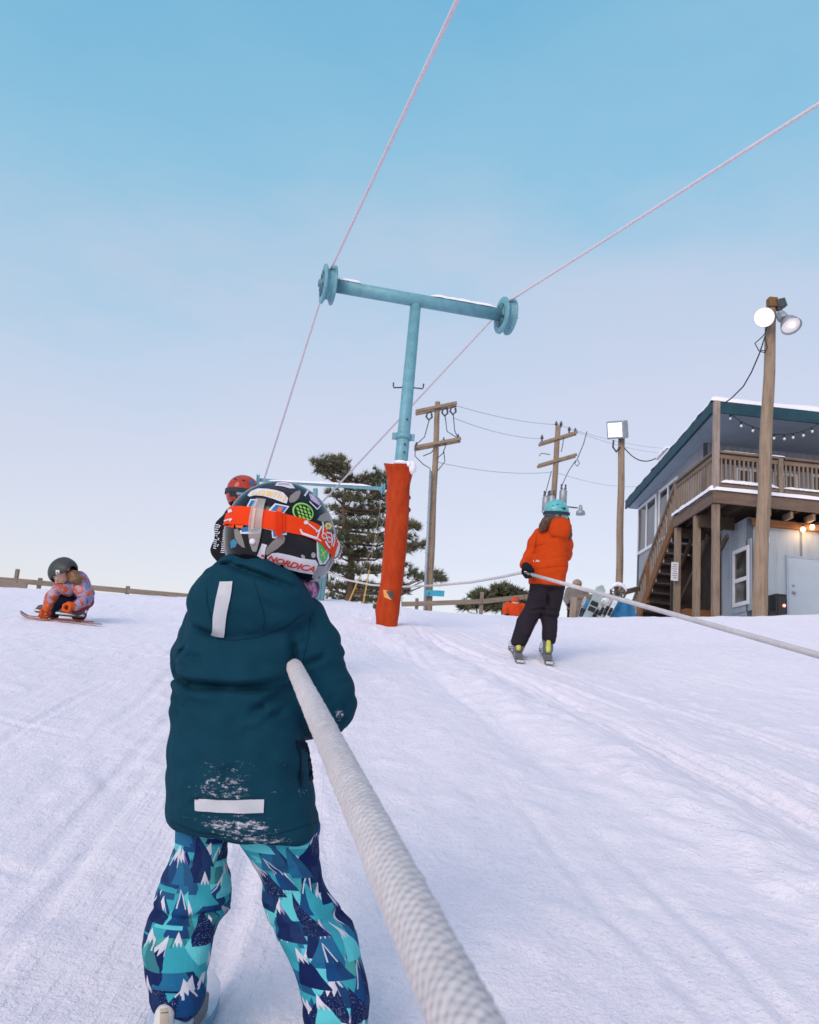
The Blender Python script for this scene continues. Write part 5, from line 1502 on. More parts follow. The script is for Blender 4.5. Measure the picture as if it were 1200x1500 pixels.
helmet, hbv = sdf_mesh('helmet', shell, lo, hi, .0042, HBLACK, C, 2)
PAPER, INK = mat('white_sticker', srgb(206, 204, 214), .4, .06, 40), mat('red_ink', srgb(204, 52, 30), .45, .1, 30)
SBLUE, SORG, SGRN, SYEL, SGREY, SLIME = (mat(n_, srgb(*c_), .4, .08, 30) for n_, c_ in (('blue_sticker', (22, 100, 158)), ('orange_sticker', (226, 92, 30)), ('green_sticker', (64, 168, 96)), ('yellow_ink', (226, 196, 112)), ('grey_vent', (128, 122, 116)), ('lime_sticker', (140, 206, 82))))
SMAUVE = mat('mauve_ink', srgb(168, 152, 190), .45, .15, 40); SDK = mat('black_ink', (.012, .012, .014), .4, .1)
STRAP = cloth('orange_strap_webbing', srgb(222, 62, 20), .7, 1400, .15, 60, .08)
# vents
d = Decal(hbv, .001, 4)
d.poly([(343.5, 776), (348, 774), (353, 780), (357, 792), (359.5, 802.5), (355, 801), (349, 796), (344.5, 787)]); d.build('vent', SGREY, helmet)
d = Decal(hbv, .001, 4)
d.poly([(389, 812), (390, 804), (398, 794), (408, 786), (415, 784), (418, 788), (416, 795), (406, 804), (396, 810), (392, 813)]); d.build('vent', SGREY, helmet)
d = Decal(hbv, .001, 4)
d.poly([(423, 733), (425, 727), (432, 721), (439, 718.5), (440.5, 722), (437, 731), (431, 736), (425, 737)]); d.build('vent', SGREY, helmet)
d = Decal(hbv, .001, 4)
d.poly([(464.5, 762), (468, 756), (475, 751.5), (481, 751), (484, 757), (481, 763), (473, 765)]); d.build('vent', SGREY, helmet)
# NORDICA sticker
d = Decal(hbv, .0012, 4)
d.poly([(377, 814), (384, 796), (391.5, 798), (389, 805), (388, 812), (387, 820), (386, 819)], mi=0)
d.poly([(383, 812), (387, 812), (387, 816), (383, 815)], .002, 1); d.build('sticker', [PAPER, INK], helmet); d = Decal(hbv, .0012, 4)
d.poly([(391, 816), (399, 810), (408, 809.5), (425, 813), (440, 817), (452, 819), (462, 820), (466, 826), (463, 833), (458, 841), (440, 838), (424, 834), (410, 828), (392, 819)], mi=0)
d.part(*fit2d(text2d('NORDICA', .35, .03), 391, 820, 71, 9.0, 14.5, -1.5), lift=.0022, mi=1)
d.build('sticker', [PAPER, INK], helmet)
# big blue and orange emblem with white outline, half under the strap
d = Decal(hbv, .0012, 4)
E1 = [(366, 733), (369.5, 730.5), (378, 731.5), (374, 745), (366, 744), (361, 745)]
d.poly([(361, 744), (367.5, 731.5), (378, 732), (373, 746)], mi=0); d.poly([(364.5, 742), (369, 733.5), (375.5, 734), (371.5, 743)], .002, 1)
d.build('sticker', [PAPER, SBLUE, SORG], helmet); d = Decal(hbv, .0012, 4)
d.poly([(352, 777), (374, 776), (384, 770), (383, 778), (378, 782), (353, 782)], .0012, 0); d.poly([(354, 773), (382, 770), (380, 778), (355, 779)], .002, 1); d.poly([(346, 769), (358, 770), (356, 774), (347, 773)], .0026, 2)
d.build('sticker', [PAPER, SBLUE, SORG], helmet); d = Decal(hbv, .0012, 4)
d.poly([(393, 748), (403, 737.5), (424, 742), (416, 752), (400, 750)], .0012, 0); d.poly([(397, 748), (404.5, 740), (420.5, 743.5), (414.5, 751)], .002, 1); d.poly([(405, 749), (409, 743), (415, 744.5), (411, 751)], .0026, 2)
d.build('sticker', [PAPER, SBLUE, SORG], helmet); d = Decal(hbv, .0012, 4)
d.poly([(384.5, 774), (398, 777), (399, 788), (404, 788.5), (409, 784), (420, 783.5), (420.5, 779), (424, 779), (386, 769)], .0012, 0); d.poly([(386, 771), (400, 775), (401, 786), (405, 786), (408, 782), (418, 780.5), (418, 776)], .002, 1); d.poly([(402, 777), (410, 778), (410, 782.5), (404, 783)], .0026, 2)
d.build('sticker', [PAPER, SBLUE, SORG], helmet)
# yellow lettering sticker
d = Decal(hbv, .0012, 4)
d.poly([(363, 726), (368, 720), (378, 716), (392, 716.5), (406, 719), (415, 722), (422, 730), (420, 738), (413, 736), (400, 731), (386, 727), (374, 726), (366, 728)], mi=0)
for x_, y_, h_, w_, t_ in ((371, 722, 3.5, 2.2, .5), (375.5, 721, 4.2, 2.4, -.6), (380, 719.8, 5, 2.6, .7), (385.5, 719.6, 6, 4.0, .5), (391.5, 720, 6.6, 2.5, .9), (394.6, 720.6, 6.4, 2.5, .9), (397.8, 721.2, 6.4, 2.4, .9), (402.6, 721.2, 7.2, 2.7, 1.4), (407.8, 722.6, 7.4, 2.8, 1.6), (411, 726.4, 4.6, 2.2, .8), (416.8, 727.2, 6.6, 2.8, 1.6)):
    d.poly([(x_ - w_ / 2 + t_, y_), (x_ + w_ / 2 + t_, y_ + .3), (x_ + w_ / 2 - t_, y_ + h_ + .3), (x_ - w_ / 2 - t_, y_ + h_)], .002, 1)
d.build('sticker', [PAPER, SYEL], helmet)
# net sticker
d = Decal(hbv, .0012, 4)
d.oval(443.5, 750.5, 16.2, 13.0, 30, mi=0)
d.oval(443.8, 751, 14.0, 11.0, 30, .0018, 1)
for i in range(4):
    for j in range(4):
        cx, cy = 434 + 5.6 * i + 1.6 * j, 741 + 1.9 * i + 5.3 * j
        if ((cx - 443.5) / 13.2) ** 2 + ((cy - 750.5) / 11.5) ** 2 < 1.05: d.poly([(cx - 2.5, cy - 2.2), (cx + .6, cy - 1.6), (cx + 2.7, cy + 2.1), (cx - .6, cy + 1.7)], .0024, 0)
d.build('sticker', [SLIME, SDK], helmet)
# white bracket sticker on the right crown
d = Decal(hbv, .0012, 4)
d.line([(446, 727), (451.5, 718.5)], 2.4); d.line([(453, 735), (464.5, 746.5), (470, 740)], 1.6); d.poly([(452, 724), (459, 724), (469, 738), (467, 741), (455, 733)], mi=1)
d.line([(455, 726), (463, 737)], 1.2, .0018, 0); d.line([(460, 726), (457, 733)], 1.0, .0018, 0)
d.build('sticker', [PAPER, SMAUVE], helmet)
# pale sticker on top
d = Decal(hbv, .0012, 4)
d.poly([(403, 712), (406, 707.5), (416, 706.5), (427, 709), (432, 716), (424, 716), (414, 713)], mi=0); d.line([(408, 710), (416, 709.5), (424, 711)], 1.6, .0018, 1)
d.build('sticker', [PAPER, SMAUVE], helmet)
# green oval and flower at the ear
d = Decal(hbv, .0012, 4)
d.poly([(463.5, 792), (466, 792.5), (476, 799), (482, 810), (481.5, 818), (476, 826), (468, 827), (464, 815)], mi=0); d.poly([(465.5, 794.5), (475, 801), (480, 811), (478, 819), (472, 825), (467.5, 817)], .002, 1); d.line([(469, 814), (477, 806)], 1.0, .0026, 2); d.line([(470, 804), (475, 818)], .8, .0026, 2)
d.build('sticker', [PAPER, SGRN, SYEL], helmet)
d = Decal(hbv, .0012, 4)
d.oval(480, 771, 6, 5.5, 0, mi=0); [d.oval(480 + 3.4 * math.cos(k * 1.05), 771 + 3.4 * math.sin(k * 1.05), 1.8, 1.6, 0, .002, 1) for k in range(6)]; d.oval(480, 771.5, 1.6, 1.6, 0, .0026, 2)
d.build('sticker', [SGRN, SYEL, SORG], helmet)
# grey ear edge and blue tab low on the left
d = Decal(hbv, .001, 4)
d.poly([(457, 845), (460, 834), (467, 828), (475, 829), (481, 821), (484, 818), (478, 836), (471, 847), (464, 851)], mi=0); d.oval(467.5, 845.5, 1.3, 1.6, 0, .002, 1)
d.build('ear_edge', [mat('grey_edge', srgb(132, 136, 142), .35, .12, 20), SDK], helmet)
d = Decal(hbv, .001, 4)
d.poly([(338, 793), (344, 789), (348, 795), (346, 801), (339, 803)]); d.build('strap_tab', mat('blue_tab', srgb(40, 122, 150), .5, .15), helmet)
d = Decal(hbv, .0012, 4); d.oval(444, 815, 3.4, 2.2, 40); d.oval(459, 813, 3.2, 4, 0); d.build('scuff_sticker', mat('pale_grey_sticker', srgb(150, 150, 150), .5, .2, 60), helmet)
# goggle strap all the way round to the face
strap = Decal(hbv, .0045, 4)
TOPE = [(329, 752), (340, 743.5), (352, 742.5), (366, 743.5), (385, 747), (405, 751), (425, 755.5), (445, 761), (462, 768), (476, 776), (487, 785), (494, 793)]
BOTE = [(326, 772), (334, 768), (346, 768.5), (360, 769.5), (382, 773), (402, 777), (422, 780), (440, 784), (456, 789.5), (468, 796), (477, 805), (486, 818)]
for i in range(len(TOPE) - 1):
    strap.poly([TOPE[i], TOPE[i + 1], BOTE[i + 1], BOTE[i]])
st_o = strap.build('goggle_strap', STRAP, helmet)
d = Decal(hbv, .0062, 4)      # folded adjuster loop
d.poly([(404.5, 750), (413.5, 752), (413, 786), (404, 784)]); d.poly([(416, 752.5), (418, 753), (417.5, 779), (415.5, 779)]); d.build('strap_loop', cloth('orange_strap_fold', srgb(206, 50, 16), .7), st_o)
d = Decal(hbv, .0058, 3)      # white splash print with letters
d.oval(447, 766.5, 3.2, 2.8); d.line([(448, 767), (455, 772), (462, 778)], 1.7); d.poly([(438, 776), (440, 775.5), (443, 780.5), (450, 783.2), (458, 786), (464, 788), (463, 791), (455, 788.5), (446, 785.2), (441, 783)]); d.line([(463, 788), (466, 778), (469, 772)], 2.0); d.line([(466, 778), (461, 780)], 2.2); d.line([(470, 766), (471, 772), (470.5, 783)], 1.8)
for cx_, cy_ in ((472.5, 786), (479.5, 791)):
    d.oval(cx_, cy_, 3.6, 4.6, -25); d.oval(cx_, cy_, 2.0, 3.0, -25, .0066, 1)
d.line([(475, 781), (482, 782), (484, 790), (482.5, 799)], 1.8); d.line([(485.5, 783), (487, 792), (484.5, 801)], 1.6); d.line([(474, 793), (477, 799), (480.5, 803)], 2.2); d.line([(464, 790), (468, 793)], 1.6)
d.build('strap_print', [PAPER, INK], st_o); d = Decal(hbv, .0058, 3)
d.poly([(337, 748), (342, 747), (343.5, 751), (338, 753)]); d.line([(332, 764), (336, 762.5), (343, 761)], 2.0); d.line([(340, 764.5), (343, 760.5)], 1.4)
d.build('strap_print', [PAPER, INK], st_o)
# strap clip: translucent grey tongue with a snap
def clip_mat():
    t = NT('smoky_clip_plastic'); t.b.inputs['Base Color'].default_value = (.42, .39, .37, 1); t.b.inputs['Roughness'].default_value = .3
    t.b.inputs['Alpha'].default_value = .62
    return t.m
d = Decal(hbv, .0085, 4)
d.poly([(377.5, 733), (391, 734.5), (388, 746), (386, 760), (384.5, 780), (381, 795), (377, 807), (372, 806), (368, 795), (366.5, 778), (368, 760), (371, 745)])
clip = d.build('strap_clip', clip_mat(), helmet)
d = Decal(hbv, .0095, 4); d.poly([(373.5, 747), (378, 747), (374, 776), (370.5, 776)]); d.build('clip_rib', mat('pale_clip_rib', srgb(196, 160, 142), .35, .1), clip)
snp = hbv.ray_cast(Vector((0, 0, 0)), ray(372.6, 793).normalized())
MB().lathe(snp[0] + snp[1] * .007, snp[1], [(0, .0068), (.004, .0066), (.0062, .004), (.0066, 0)], 16).build('snap', mat('white_snap', srgb(222, 214, 216), .3, .04), clip)
# goggles on the face side
gA = axes((face.x, face.y, -.02), tiltup); gc = HC + Vector((0, 0, -.01))
gf = s_sub(s_and(s_ell(gc + face * .085, (.088, .058, .045), gA), s_half(gc + face * .095, -face)), s_ell(gc + face * .055, (.08, .058, .04), gA), .004)
lo, hi = bounds([gc + face * .1], .12)
gog, _ = sdf_mesh('goggle_frame', gf, lo, hi, .005, mat('goggle_frame_white', srgb(200, 200, 206), .4, .05), helmet)
gl_ = s_sub(s_ell(gc + face * .095, (.076, .06, .036), gA), s_ell(gc + face * .085, (.078, .06, .038), gA), .002)
sdf_mesh('goggle_lens', gl_, lo, hi, .005, mat('mirror_lens', (.10, .03, .015), .08, .2, 5), gog)
# purple and pink neck warmer peeping out under the helmet
nw = s_add(s_chain([J(405, 846, .02), J(434, 856, .03), J(446, 864, .05), J(442, 874, .07)], [.05, .040, .026, .02], .02), wob(.003, 90, 5))
def warmer():
    t = NT('purple_fleece'); o = t.obj(); n = t.noise(38, 3, .6, o)
    t.l(t.ramp(n, [(.35, (.06, .03, .10)), (.48, (.30, .08, .20)), (.58, (.5, .28, .42)), (.66, (.10, .05, .2))]), t.b.inputs['Base Color']); t.b.inputs['Roughness'].default_value = .95
    return t.m
lo, hi = bounds([J(370, 815), J(455, 885, .1)], .06)
sdf_mesh('neck_warmer', nw, lo, hi, .005, warmer(), C)
# ------------------------------------------------------------------ generic clothed figures
def shell_helmet(parent, c, fwd, r, m_, h=.009, up=(0, 0, 1), name='helmet'):
    A = axes(fwd, up); c = Vector(c); L = lambda x, y, z: c + A @ Vector((x, y, z)) * r
    f = s_union([s_ell(L(0, -.02, .05), (r * .96, r * 1.1, r * .98), A), s_ell(L(.66, -.1, -.5), (r * .3, r * .45, r * .5), A), s_ell(L(-.66, -.1, -.5), (r * .3, r * .45, r * .5), A), s_ell(L(0, -.5, -.4), (r * .75, r * .5, r * .45), A)], r * .25)
    f = s_sub(f, s_union([s_ell(L(0, .0, -.1), (r * .8, r * .9, r * .8), A), s_cap(L(0, .4, -.45), L(0, 1.6, -.55), r * .62, r * .75), s_cap(L(0, 0, -.3), L(0, 0, -1.6), r * .7, r * .7)], r * .1), r * .06)
    lo_, hi_ = c - Vector((1, 1, 1)) * r * 1.7, c + Vector((1, 1, 1)) * r * 1.7
    o, b = sdf_mesh(name, f, lo_, hi_, h, m_, parent)
    return o, b, L, A
def goggles(parent, c, fwd, r, fm, lm, sm, h=.009, strap_tilt=0.):
    A = axes(fwd); c = Vector(c); L = lambda x, y, z: c + A @ Vector((x, y, z)) * r
    f = s_sub(s_ell(L(0, .72, -.18), (r * .72, r * .42, r * .36), A), s_ell(L(0, .45, -.18), (r * .66, r * .5, r * .34), A), r * .05)
    lo_, hi_ = c - Vector((1, 1, 1)) * r * 1.7, c + Vector((1, 1, 1)) * r * 1.7
    g, _ = sdf_mesh('goggle_frame', f, lo_, hi_, h, fm, parent)
    f2 = s_sub(s_ell(L(0, .80, -.18), (r * .62, r * .40, r * .28), A), s_ell(L(0, .72, -.18), (r * .64, r * .40, r * .3), A), r * .02)
    sdf_mesh('goggle_lens', f2, lo_, hi_, h, lm, g)
    n = 28; m = MB(); ri = []
    for k in range(n + 1):
        a_ = math.radians(-62) - (2 * math.pi - math.radians(56)) * 0 + (-math.radians(236)) * k / n + math.radians(90) - math.radians(90)
        a_ = math.radians(38) - math.radians(256) * k / n
        x_, y_ = 1.045 * math.cos(a_), 1.18 * math.sin(a_) - .02
        for zz in (-.02, -.30): ri.append(L(x_, y_, zz + strap_tilt * math.cos(a_)))
    m.add(ri, [(2 * k, 2 * k + 1, 2 * k + 3, 2 * k + 2) for k in range(n)], True)
    m.build('goggle_strap', sm, parent, fix=False)
    return g
LENSD = mat('dark_lens', (.02, .02, .03), .08, .1)

# ------------------------------------------------------------------ woman in orange on the second rope
WY = 8.4
Wp = lambda x, y, dy=0.: P(x, y, WY + dy)
wb_ = Wp(781, 968); wb_.z = gz(wb_.x, wb_.y)
W = thing('person', 'woman in an orange hooded jacket, black trousers and turquoise helmet holding a tow rope', 'person', wb_)
wface = Vector((.62, .78, .12)).normalized()
whc = Wp(815.5, 750)
hf, HLw = head_sdf(whc + Vector((.0, .02, -.05)), wface, .115)
bodyf = s_union([hf, s_cap(Wp(814, 768), Wp(810, 790), .055, .06), s_chain([Wp(810, 790), Wp(806, 830), Wp(802, 858)], [.10, .10, .09], .05),
    s_chain([Wp(793, 788), Wp(779, 812, .02), Wp(770, 832, -.02)], [.05, .042, .03]), s_chain([Wp(828, 790), Wp(832, 815, .12), Wp(818, 830, .32)], [.05, .042, .03]),
    s_chain([Wp(793, 865), Wp(781, 908, .08), Wp(760, 955, -.02)], [.06, .05, .04]), s_chain([Wp(813, 865), Wp(809, 908, .06), Wp(802, 952, -.02)], [.06, .05, .04])], .02)
lo, hi = bounds([Wp(740, 735, -.2), Wp(850, 970, .45)], .08)
bw, _ = sdf_mesh('body', bodyf, lo, hi, .014, SKIN, W)
eyes(W, HLw, .115)
def wrow(l, r, y, ry, dy=0.):
    a, b = Wp(l, y, dy), Wp(r, y, dy); m_ = (a + b) / 2
    return (m_.z, m_.x, m_.y, (b.x - a.x) / 2, ry)
wt = s_loft([wrow(793, 830, 776, .10), wrow(789, 832, 786, .13), wrow(786, 833, 800, .15), wrow(783, 832, 815, .15), wrow(779, 831, 830, .155), wrow(776, 829, 842, .165), wrow(775, 828.5, 852, .165), wrow(777, 827, 859, .155)], 2.3)
wl = s_chain([Wp(793, 783, .0), Wp(784, 797, .0), Wp(776, 815, .02), Wp(769.5, 828, -.06)], [.085, .078, .070, .054], .03)
wr = s_chain([Wp(826, 784, .02), Wp(829, 799, .05), Wp(829, 812, .12), Wp(818, 824, .30)], [.078, .072, .064, .05], .03)
whood = s_union([s_ell(Wp(819, 776, -.10), (.125, .10, .135)), s_ell(Wp(819, 768, -.05), (.105, .10, .085))], .05)
whood = s_sub(whood, s_ell(whc + Vector((.0, .03, -.02)), (.125, .13, .135)), .02)
wjk = s_union([s_union([wt, wl, wr], .04), whood], .008)
ws = lambda a, b, dep, w_: (Wp(*a), Wp(*b), dep * 1.7, w_ * 1.2)
wjk = s_add(wjk, crease([ws((778, 838), (828, 832), .012, .012), ws((777, 846), (810, 850), .006, .012), ws((783, 803), (796, 800), .010, .012), ws((786, 786), (783, 812), .016, .013), ws((822, 812), (832, 806), .010, .012), ws((800, 790), (822, 793), .012, .012), ws((773, 815), (782, 812), .01, .01), ws((800, 822), (826, 818), .006, .014), ws((790, 820), (806, 826), .005, .014)], WY + .05), wob(.006, 16, 31), wob(.002, 45, 32))
lo, hi = bounds([Wp(755, 740, -.3), Wp(845, 868, .45)], .08)
ORJ = cloth('orange_ski_jacket_cloth', (.50, .052, .006), .8, 500, .35, 12, .12)
wjo, wjb = sdf_mesh('jacket', wjk, lo, hi, .0095, ORJ, W, 1)
d = Decal(wjb, .004, 3); d.part(*fit2d(text2d('hh', .2, .04), 785, 823, 5.5, 3.0, 4)); d.poly([(781, 821), (782, 821), (782, 823), (781, 823)]); d.build('chest_print', PAPER, wjo)
lg = lambda tab, dy: s_loft([wrow(l, r, y, (r - l) / 2 * scl(Wp(l, y)) * 1.05, d_) for (l, r, y), d_ in zip(tab, dy)], 2.15)
wL = lg([(777, 808, 858), (775, 806, 872), (772, 802, 885), (766, 794, 896), (758, 786, 908), (755, 781, 920), (752, 776, 932), (749, 772, 940), (750, 769, 946)], [0, .03, .05, .06, .05, .03, 0, -.02, -.03])
wR = lg([(800, 827, 858), (799, 825, 872), (796, 822, 886), (794, 820, 898), (793, 817, 906), (794, 817, 918), (794, 816, 930), (795, 815, 939), (796, 813, 944)], [0, .02, .04, .05, .05, .03, 0, -.01, -.02])
wtr = s_union([s_union([wL, wR], .012), s_loft([wrow(777, 827, 862, .15), wrow(779, 827, 850, .14)])], .02)
wtr = s_add(wtr, crease([ws((773, 896), (798, 892), .014, .012), ws((768, 903), (796, 900), .012, .012), ws((793, 902), (820, 906), .014, .012), ws((796, 893), (822, 897), .01, .012), ws((758, 932), (778, 936), .01, .012), ws((796, 930), (815, 927), .01, .012), ws((800, 866), (803, 895), .015, .013)], WY + .1), wob(.006, 18, 41))
lo, hi = bounds([Wp(740, 845, -.25), Wp(835, 956, .25)], .06)
sdf_mesh('trousers', wtr, lo, hi, .0095, cloth('dark_ski_trouser_cloth', (.022, .017, .024), .8, 500, .35, 14, .2), W, 1)
wh_m = helm_mat('turquoise_helmet', srgb(92, 172, 172))
hel, hb_, HLo, _ = shell_helmet(W, whc, wface, .135, wh_m, .008)
gog = goggles(hel, whc, wface, .135, mat('white_magenta_frame', srgb(214, 150, 190), .4, .2, 30), LENSD, mat('dark_strap', (.02, .03, .05), .8, .2), .009, -.05)
for px_, py_ in ((810, 741), (817, 739), (823, 744)):
    d = Decal(hb_, .002, 3); d.oval(px_, py_, 1.6, .7, 20); d.build('vent', mat('teal_vent', srgb(34, 84, 92), .6, .1), hel)
d = Decal(hb_, .003, 3); d.oval(826.5, 745, 2.2, 2.4); d.build('sticker', mat('navy_sticker', srgb(28, 70, 84), .5, .1), hel)
# long hair each side of the hood
hr = s_union([s_chain([Wp(806, 758, .02), Wp(802, 763, -.08), Wp(797, 770, -.11), Wp(793, 778, -.12)], [.06, .055, .05, .02]), s_chain([Wp(828, 760, .02), Wp(832, 772, -.03), Wp(834, 785, -.05), Wp(833, 792, -.05)], [.05, .035, .03, .012]), s_ell(whc + Vector((-.01, -.02, -.09)), (.11, .12, .08))], .03)
hr = s_add(hr, wob(.006, 55, 51))
lo, hi = bounds([Wp(785, 740, -.2), Wp(842, 800, .15)], .05)
sdf_mesh('hair', hr, lo, hi, .009, HAIR, W, 1)
# mitten closed round the rope; second hand in front of the body
def glove(wrist, grip, axis, r_, m_, parent, h=.007):
    """palm, four curled fingers round a rope along axis, and a thumb"""
    wrist, grip, ax = Vector(wrist), Vector(grip), Vector(axis).normalized()
    s_ = (grip - wrist); s_ = (s_ - ax * s_.dot(ax)).normalized(); n_ = ax.cross(s_)
    fs = [s_chain([wrist, grip - s_ * r_ * 1.1], [r_ * .95, r_ * .9], .01), s_cap(grip - s_ * r_ * .9 - ax * r_ * .8 + n_ * r_ * .4, grip - s_ * r_ * .9 + ax * r_ * .8 + n_ * r_ * .4, r_ * .6, r_ * .6)]
    for k in range(4):
        o = ax * r_ * (k - 1.5) * .62; q = .9 + .1 * math.sin(k + .5)
        fs.append(s_chain([grip - s_ * r_ * .8 + n_ * r_ * .8 + o, grip + s_ * r_ * .35 * q + n_ * r_ * .95 + o, grip + s_ * r_ * .95 * q + o, grip + s_ * r_ * .35 - n_ * r_ * .75 * q + o], [r_ * .34, r_ * .34, r_ * .32, r_ * .27], .004))
    fs.append(s_chain([grip - s_ * r_ * 1.2 - ax * r_ * .9, grip - s_ * r_ * .4 - n_ * r_ * .9 - ax * r_ * .9, grip + s_ * r_ * .3 - n_ * r_ * 1.0 - ax * r_ * .5], [r_ * .36, r_ * .34, r_ * .28], .005))
    lo_, hi_ = bounds([wrist, grip], r_ * 2.2)
    return sdf_mesh('glove', s_union(fs, .006), lo_, hi_, h, m_, parent)[0]
glove(Wp(769.5, 829, -.08), Wp(773, 839.5, -.2), wd, .048, GLOVE, W)
glove(Wp(818, 824, .30), Wp(806, 829, .38), (1, .3, 0), .05, GLOVE, W)
wd_n = Vector((wd.x, wd.y, 0)).normalized() * -1
for k, (ax_, ay_, tx_, ty_, la_) in enumerate(((759, 952, 752, 955, 'left'), (803, 945, 797, 948, 'right'))):
    an = Wp(ax_, ay_, -.03); g = gz(an.x, an.y); d_ = Vector((.08, 1, 0)).normalized() if k == 0 else Vector((.13, 1, 0)).normalized()
    toe = Vector((an.x, an.y, g + .055)) + d_ * .22
    boot('boot', Vector((an.x, an.y, g + .13)), toe, .056, [BOOTG, BOOTL, BOOTW], W, .008, .075)
    q0 = Vector((an.x, an.y, 0)); n_a, n_b = on_snow(q0 - d_ * .40), on_snow(q0 + d_ * 1.05)
    ski('ski', n_a, n_b, .095, [mat('white_ski_top', srgb(190, 188, 192), .35, .15, 12), DKMETAL, BLACK], 'white and dark ski under the %s foot of the woman in orange' % la_, 'skis of the woman in orange', binding=.48)

# ------------------------------------------------------------------ figure in the red helmet just ahead of the child
RY = 5.6
Rp = lambda x, y, dy=0.: P(x, y, RY + dy)
rb_ = Rp(368, 1000); rb_.z = gz(rb_.x, rb_.y)
Rr = thing('person', 'skier in red helmet and black jacket with white sleeve lettering, half hidden by the child', 'person', rb_)
rface = Vector((.55, .83, 0)).normalized()
rhc = Rp(357, 720)
hf, HLr = head_sdf(rhc + Vector((.01, .01, -.05)), rface, .105)
rft = [Vector((rb_.x + s_ * .13, rb_.y, gz(rb_.x, rb_.y))) for s_ in (-1, 1)]
bodyf = s_union([hf, s_cap(Rp(358, 738), Rp(360, 760), .05, .055), s_chain([Rp(362, 765), Rp(366, 820), Rp(368, 862)], [.10, .10, .105], .05)] +
    [s_chain([Rp(368 + s_ * 12, 868), rft[i] + Vector((0, .08, .42)), rft[i] + Vector((0, 0, .12))], [.08, .06, .045]) for i, s_ in enumerate((-1, 1))] +
    [s_chain([Rp(334, 765), Rp(324, 805, .02), red_hand + Vector((-.03, -.02, .0))], [.05, .04, .03]), s_chain([Rp(392, 765), Rp(402, 808, .02), red_hand + Vector((.03, -.02, .0))], [.05, .04, .03])], .05)
lo, hi = bounds([Rp(305, 700, -.25), Rp(425, 1010, .3)], .06)
sdf_mesh('body', bodyf, lo, hi, .016, SKIN, Rr); eyes(Rr, HLr, .105)
rrow = lambda l, r, y, ry: (Rp((l + r) / 2, y).z, Rp((l + r) / 2, y).x, RY, (r - l) / 2 * scl(Rp(350, y)), ry)
rt_ = s_loft([rrow(346, 380, 738, .09), rrow(336, 392, 752, .125), rrow(330, 398, 775, .14), rrow(330, 400, 810, .145), rrow(328, 402, 850, .155), rrow(330, 402, 875, .15)], 2.3)
rj = s_union([rt_, s_chain([Rp(342, 757), Rp(330, 775), Rp(322, 805, .02), red_hand + Vector((-.06, -.02, .01))], [.075, .068, .062, .045], .03), s_chain([Rp(386, 757), Rp(400, 778), Rp(406, 808, .02), red_hand + Vector((.06, -.02, .01))], [.075, .068, .062, .045], .03)], .03)
rj = s_add(rj, wob(.006, 16, 61), wob(.002, 40, 62))
lo, hi = bounds([Rp(300, 730, -.25), Rp(425, 885, .3)], .07)
rjo, rjb = sdf_mesh('jacket', rj, lo, hi, .009, cloth('black_hooded_jacket', (.012, .012, .016), .8, 500, .35, 14, .2), Rr)
d = Decal(rjb, .003, 3)
for i in range(12):         # rows of white lettering strokes down the sleeve
    y_ = 768 + i * 3.1; x_ = 317.5 - .28 * i
    if i in (6, ): continue
    d.poly([(x_ - 1.5, y_), (x_ + 3.8 - .12 * i, y_ + .8), (x_ + 3.6 - .12 * i, y_ + 2.0), (x_ - 1.7, y_ + 1.2)])
    if i % 3 == 1: d.poly([(x_ + 3.6, y_ + .8), (x_ + 5.4, y_ - 2.2), (x_ + 6.2, y_ - 1.2), (x_ + 4.4, y_ + 2)])
for i in range(13):
    y_ = 776 + i * 2.7; x_ = 330.5 - .32 * i
    d.poly([(x_ - 3.0, y_), (x_ + 2.8, y_ + .4), (x_ + 2.7, y_ + 1.5), (x_ - 3.1, y_ + 1.1)])
d.build('sleeve_lettering', PAPER, rjo)
glove(Rp(345, 842, -.03), red_hand, rdir, .05, GLOVE, Rr, .009); glove(Rp(392, 842, -.03), red_hand + rdir * .11, rdir, .05, GLOVE, Rr, .009)
ltr = [s_chain([Rp(368 + s_ * 15, 866), rft[i] + Vector((0, .06, .44)), rft[i] + Vector((0, 0, .14))], [.115, .10, .085], .03) for i, s_ in enumerate((-1, 1))]
lo, hi = bounds([Rp(330, 850), Rp(410, 1000)], .16)
sdf_mesh('trousers', s_add(s_union(ltr, .02), wob(.006, 18, 63)), lo, hi, .012, cloth('navy_ski_trousers', (.02, .025, .045), .8), Rr)
for i, f_ in enumerate(rft):
    boot('boot', f_ + Vector((0, 0, .13)), f_ + Vector((0, .2, .05)), .055, [BOOTG, BOOTW, DKMETAL], Rr, .01, .1)
    ski('ski', on_snow(f_ - Vector((0, .5, 0))), on_snow(f_ + Vector((0, .75, 0))), .085, [mat('red_ski_top', srgb(170, 40, 36), .35, .1), DKMETAL], '%s ski under the skier in the red helmet' % ('left', 'right')[i], binding=.6)
hel, hb_, _, _ = shell_helmet(Rr, rhc, rface, .117, helm_mat('red_helmet', (.36, .042, .022)), .008)
goggles(hel, rhc, rface, .117, mat('grey_frame', srgb(120, 120, 124), .4, .1), LENSD, mat('dark_strap', (.02, .03, .05), .8, .2), .009)
d = Decal(hb_, .004, 3); d.poly([(336, 718), (347, 716), (347, 726.5), (337, 727)], mi=0); d.poly([(344.5, 714), (348, 714), (348, 729), (345.5, 729)], mi=0); d.poly([(347, 718.5), (362, 717.5), (362, 720.5), (347, 721.5)], .0045, 1); d.poly([(347, 721.5), (362, 720.5), (360, 724), (347, 724.5)], .0045, 2)
d.build('goggle_strap_print', [SDK, mat('amber_band', srgb(206, 140, 80), .6, .1), mat('teal_band', srgb(90, 160, 180), .6, .1)], hel)
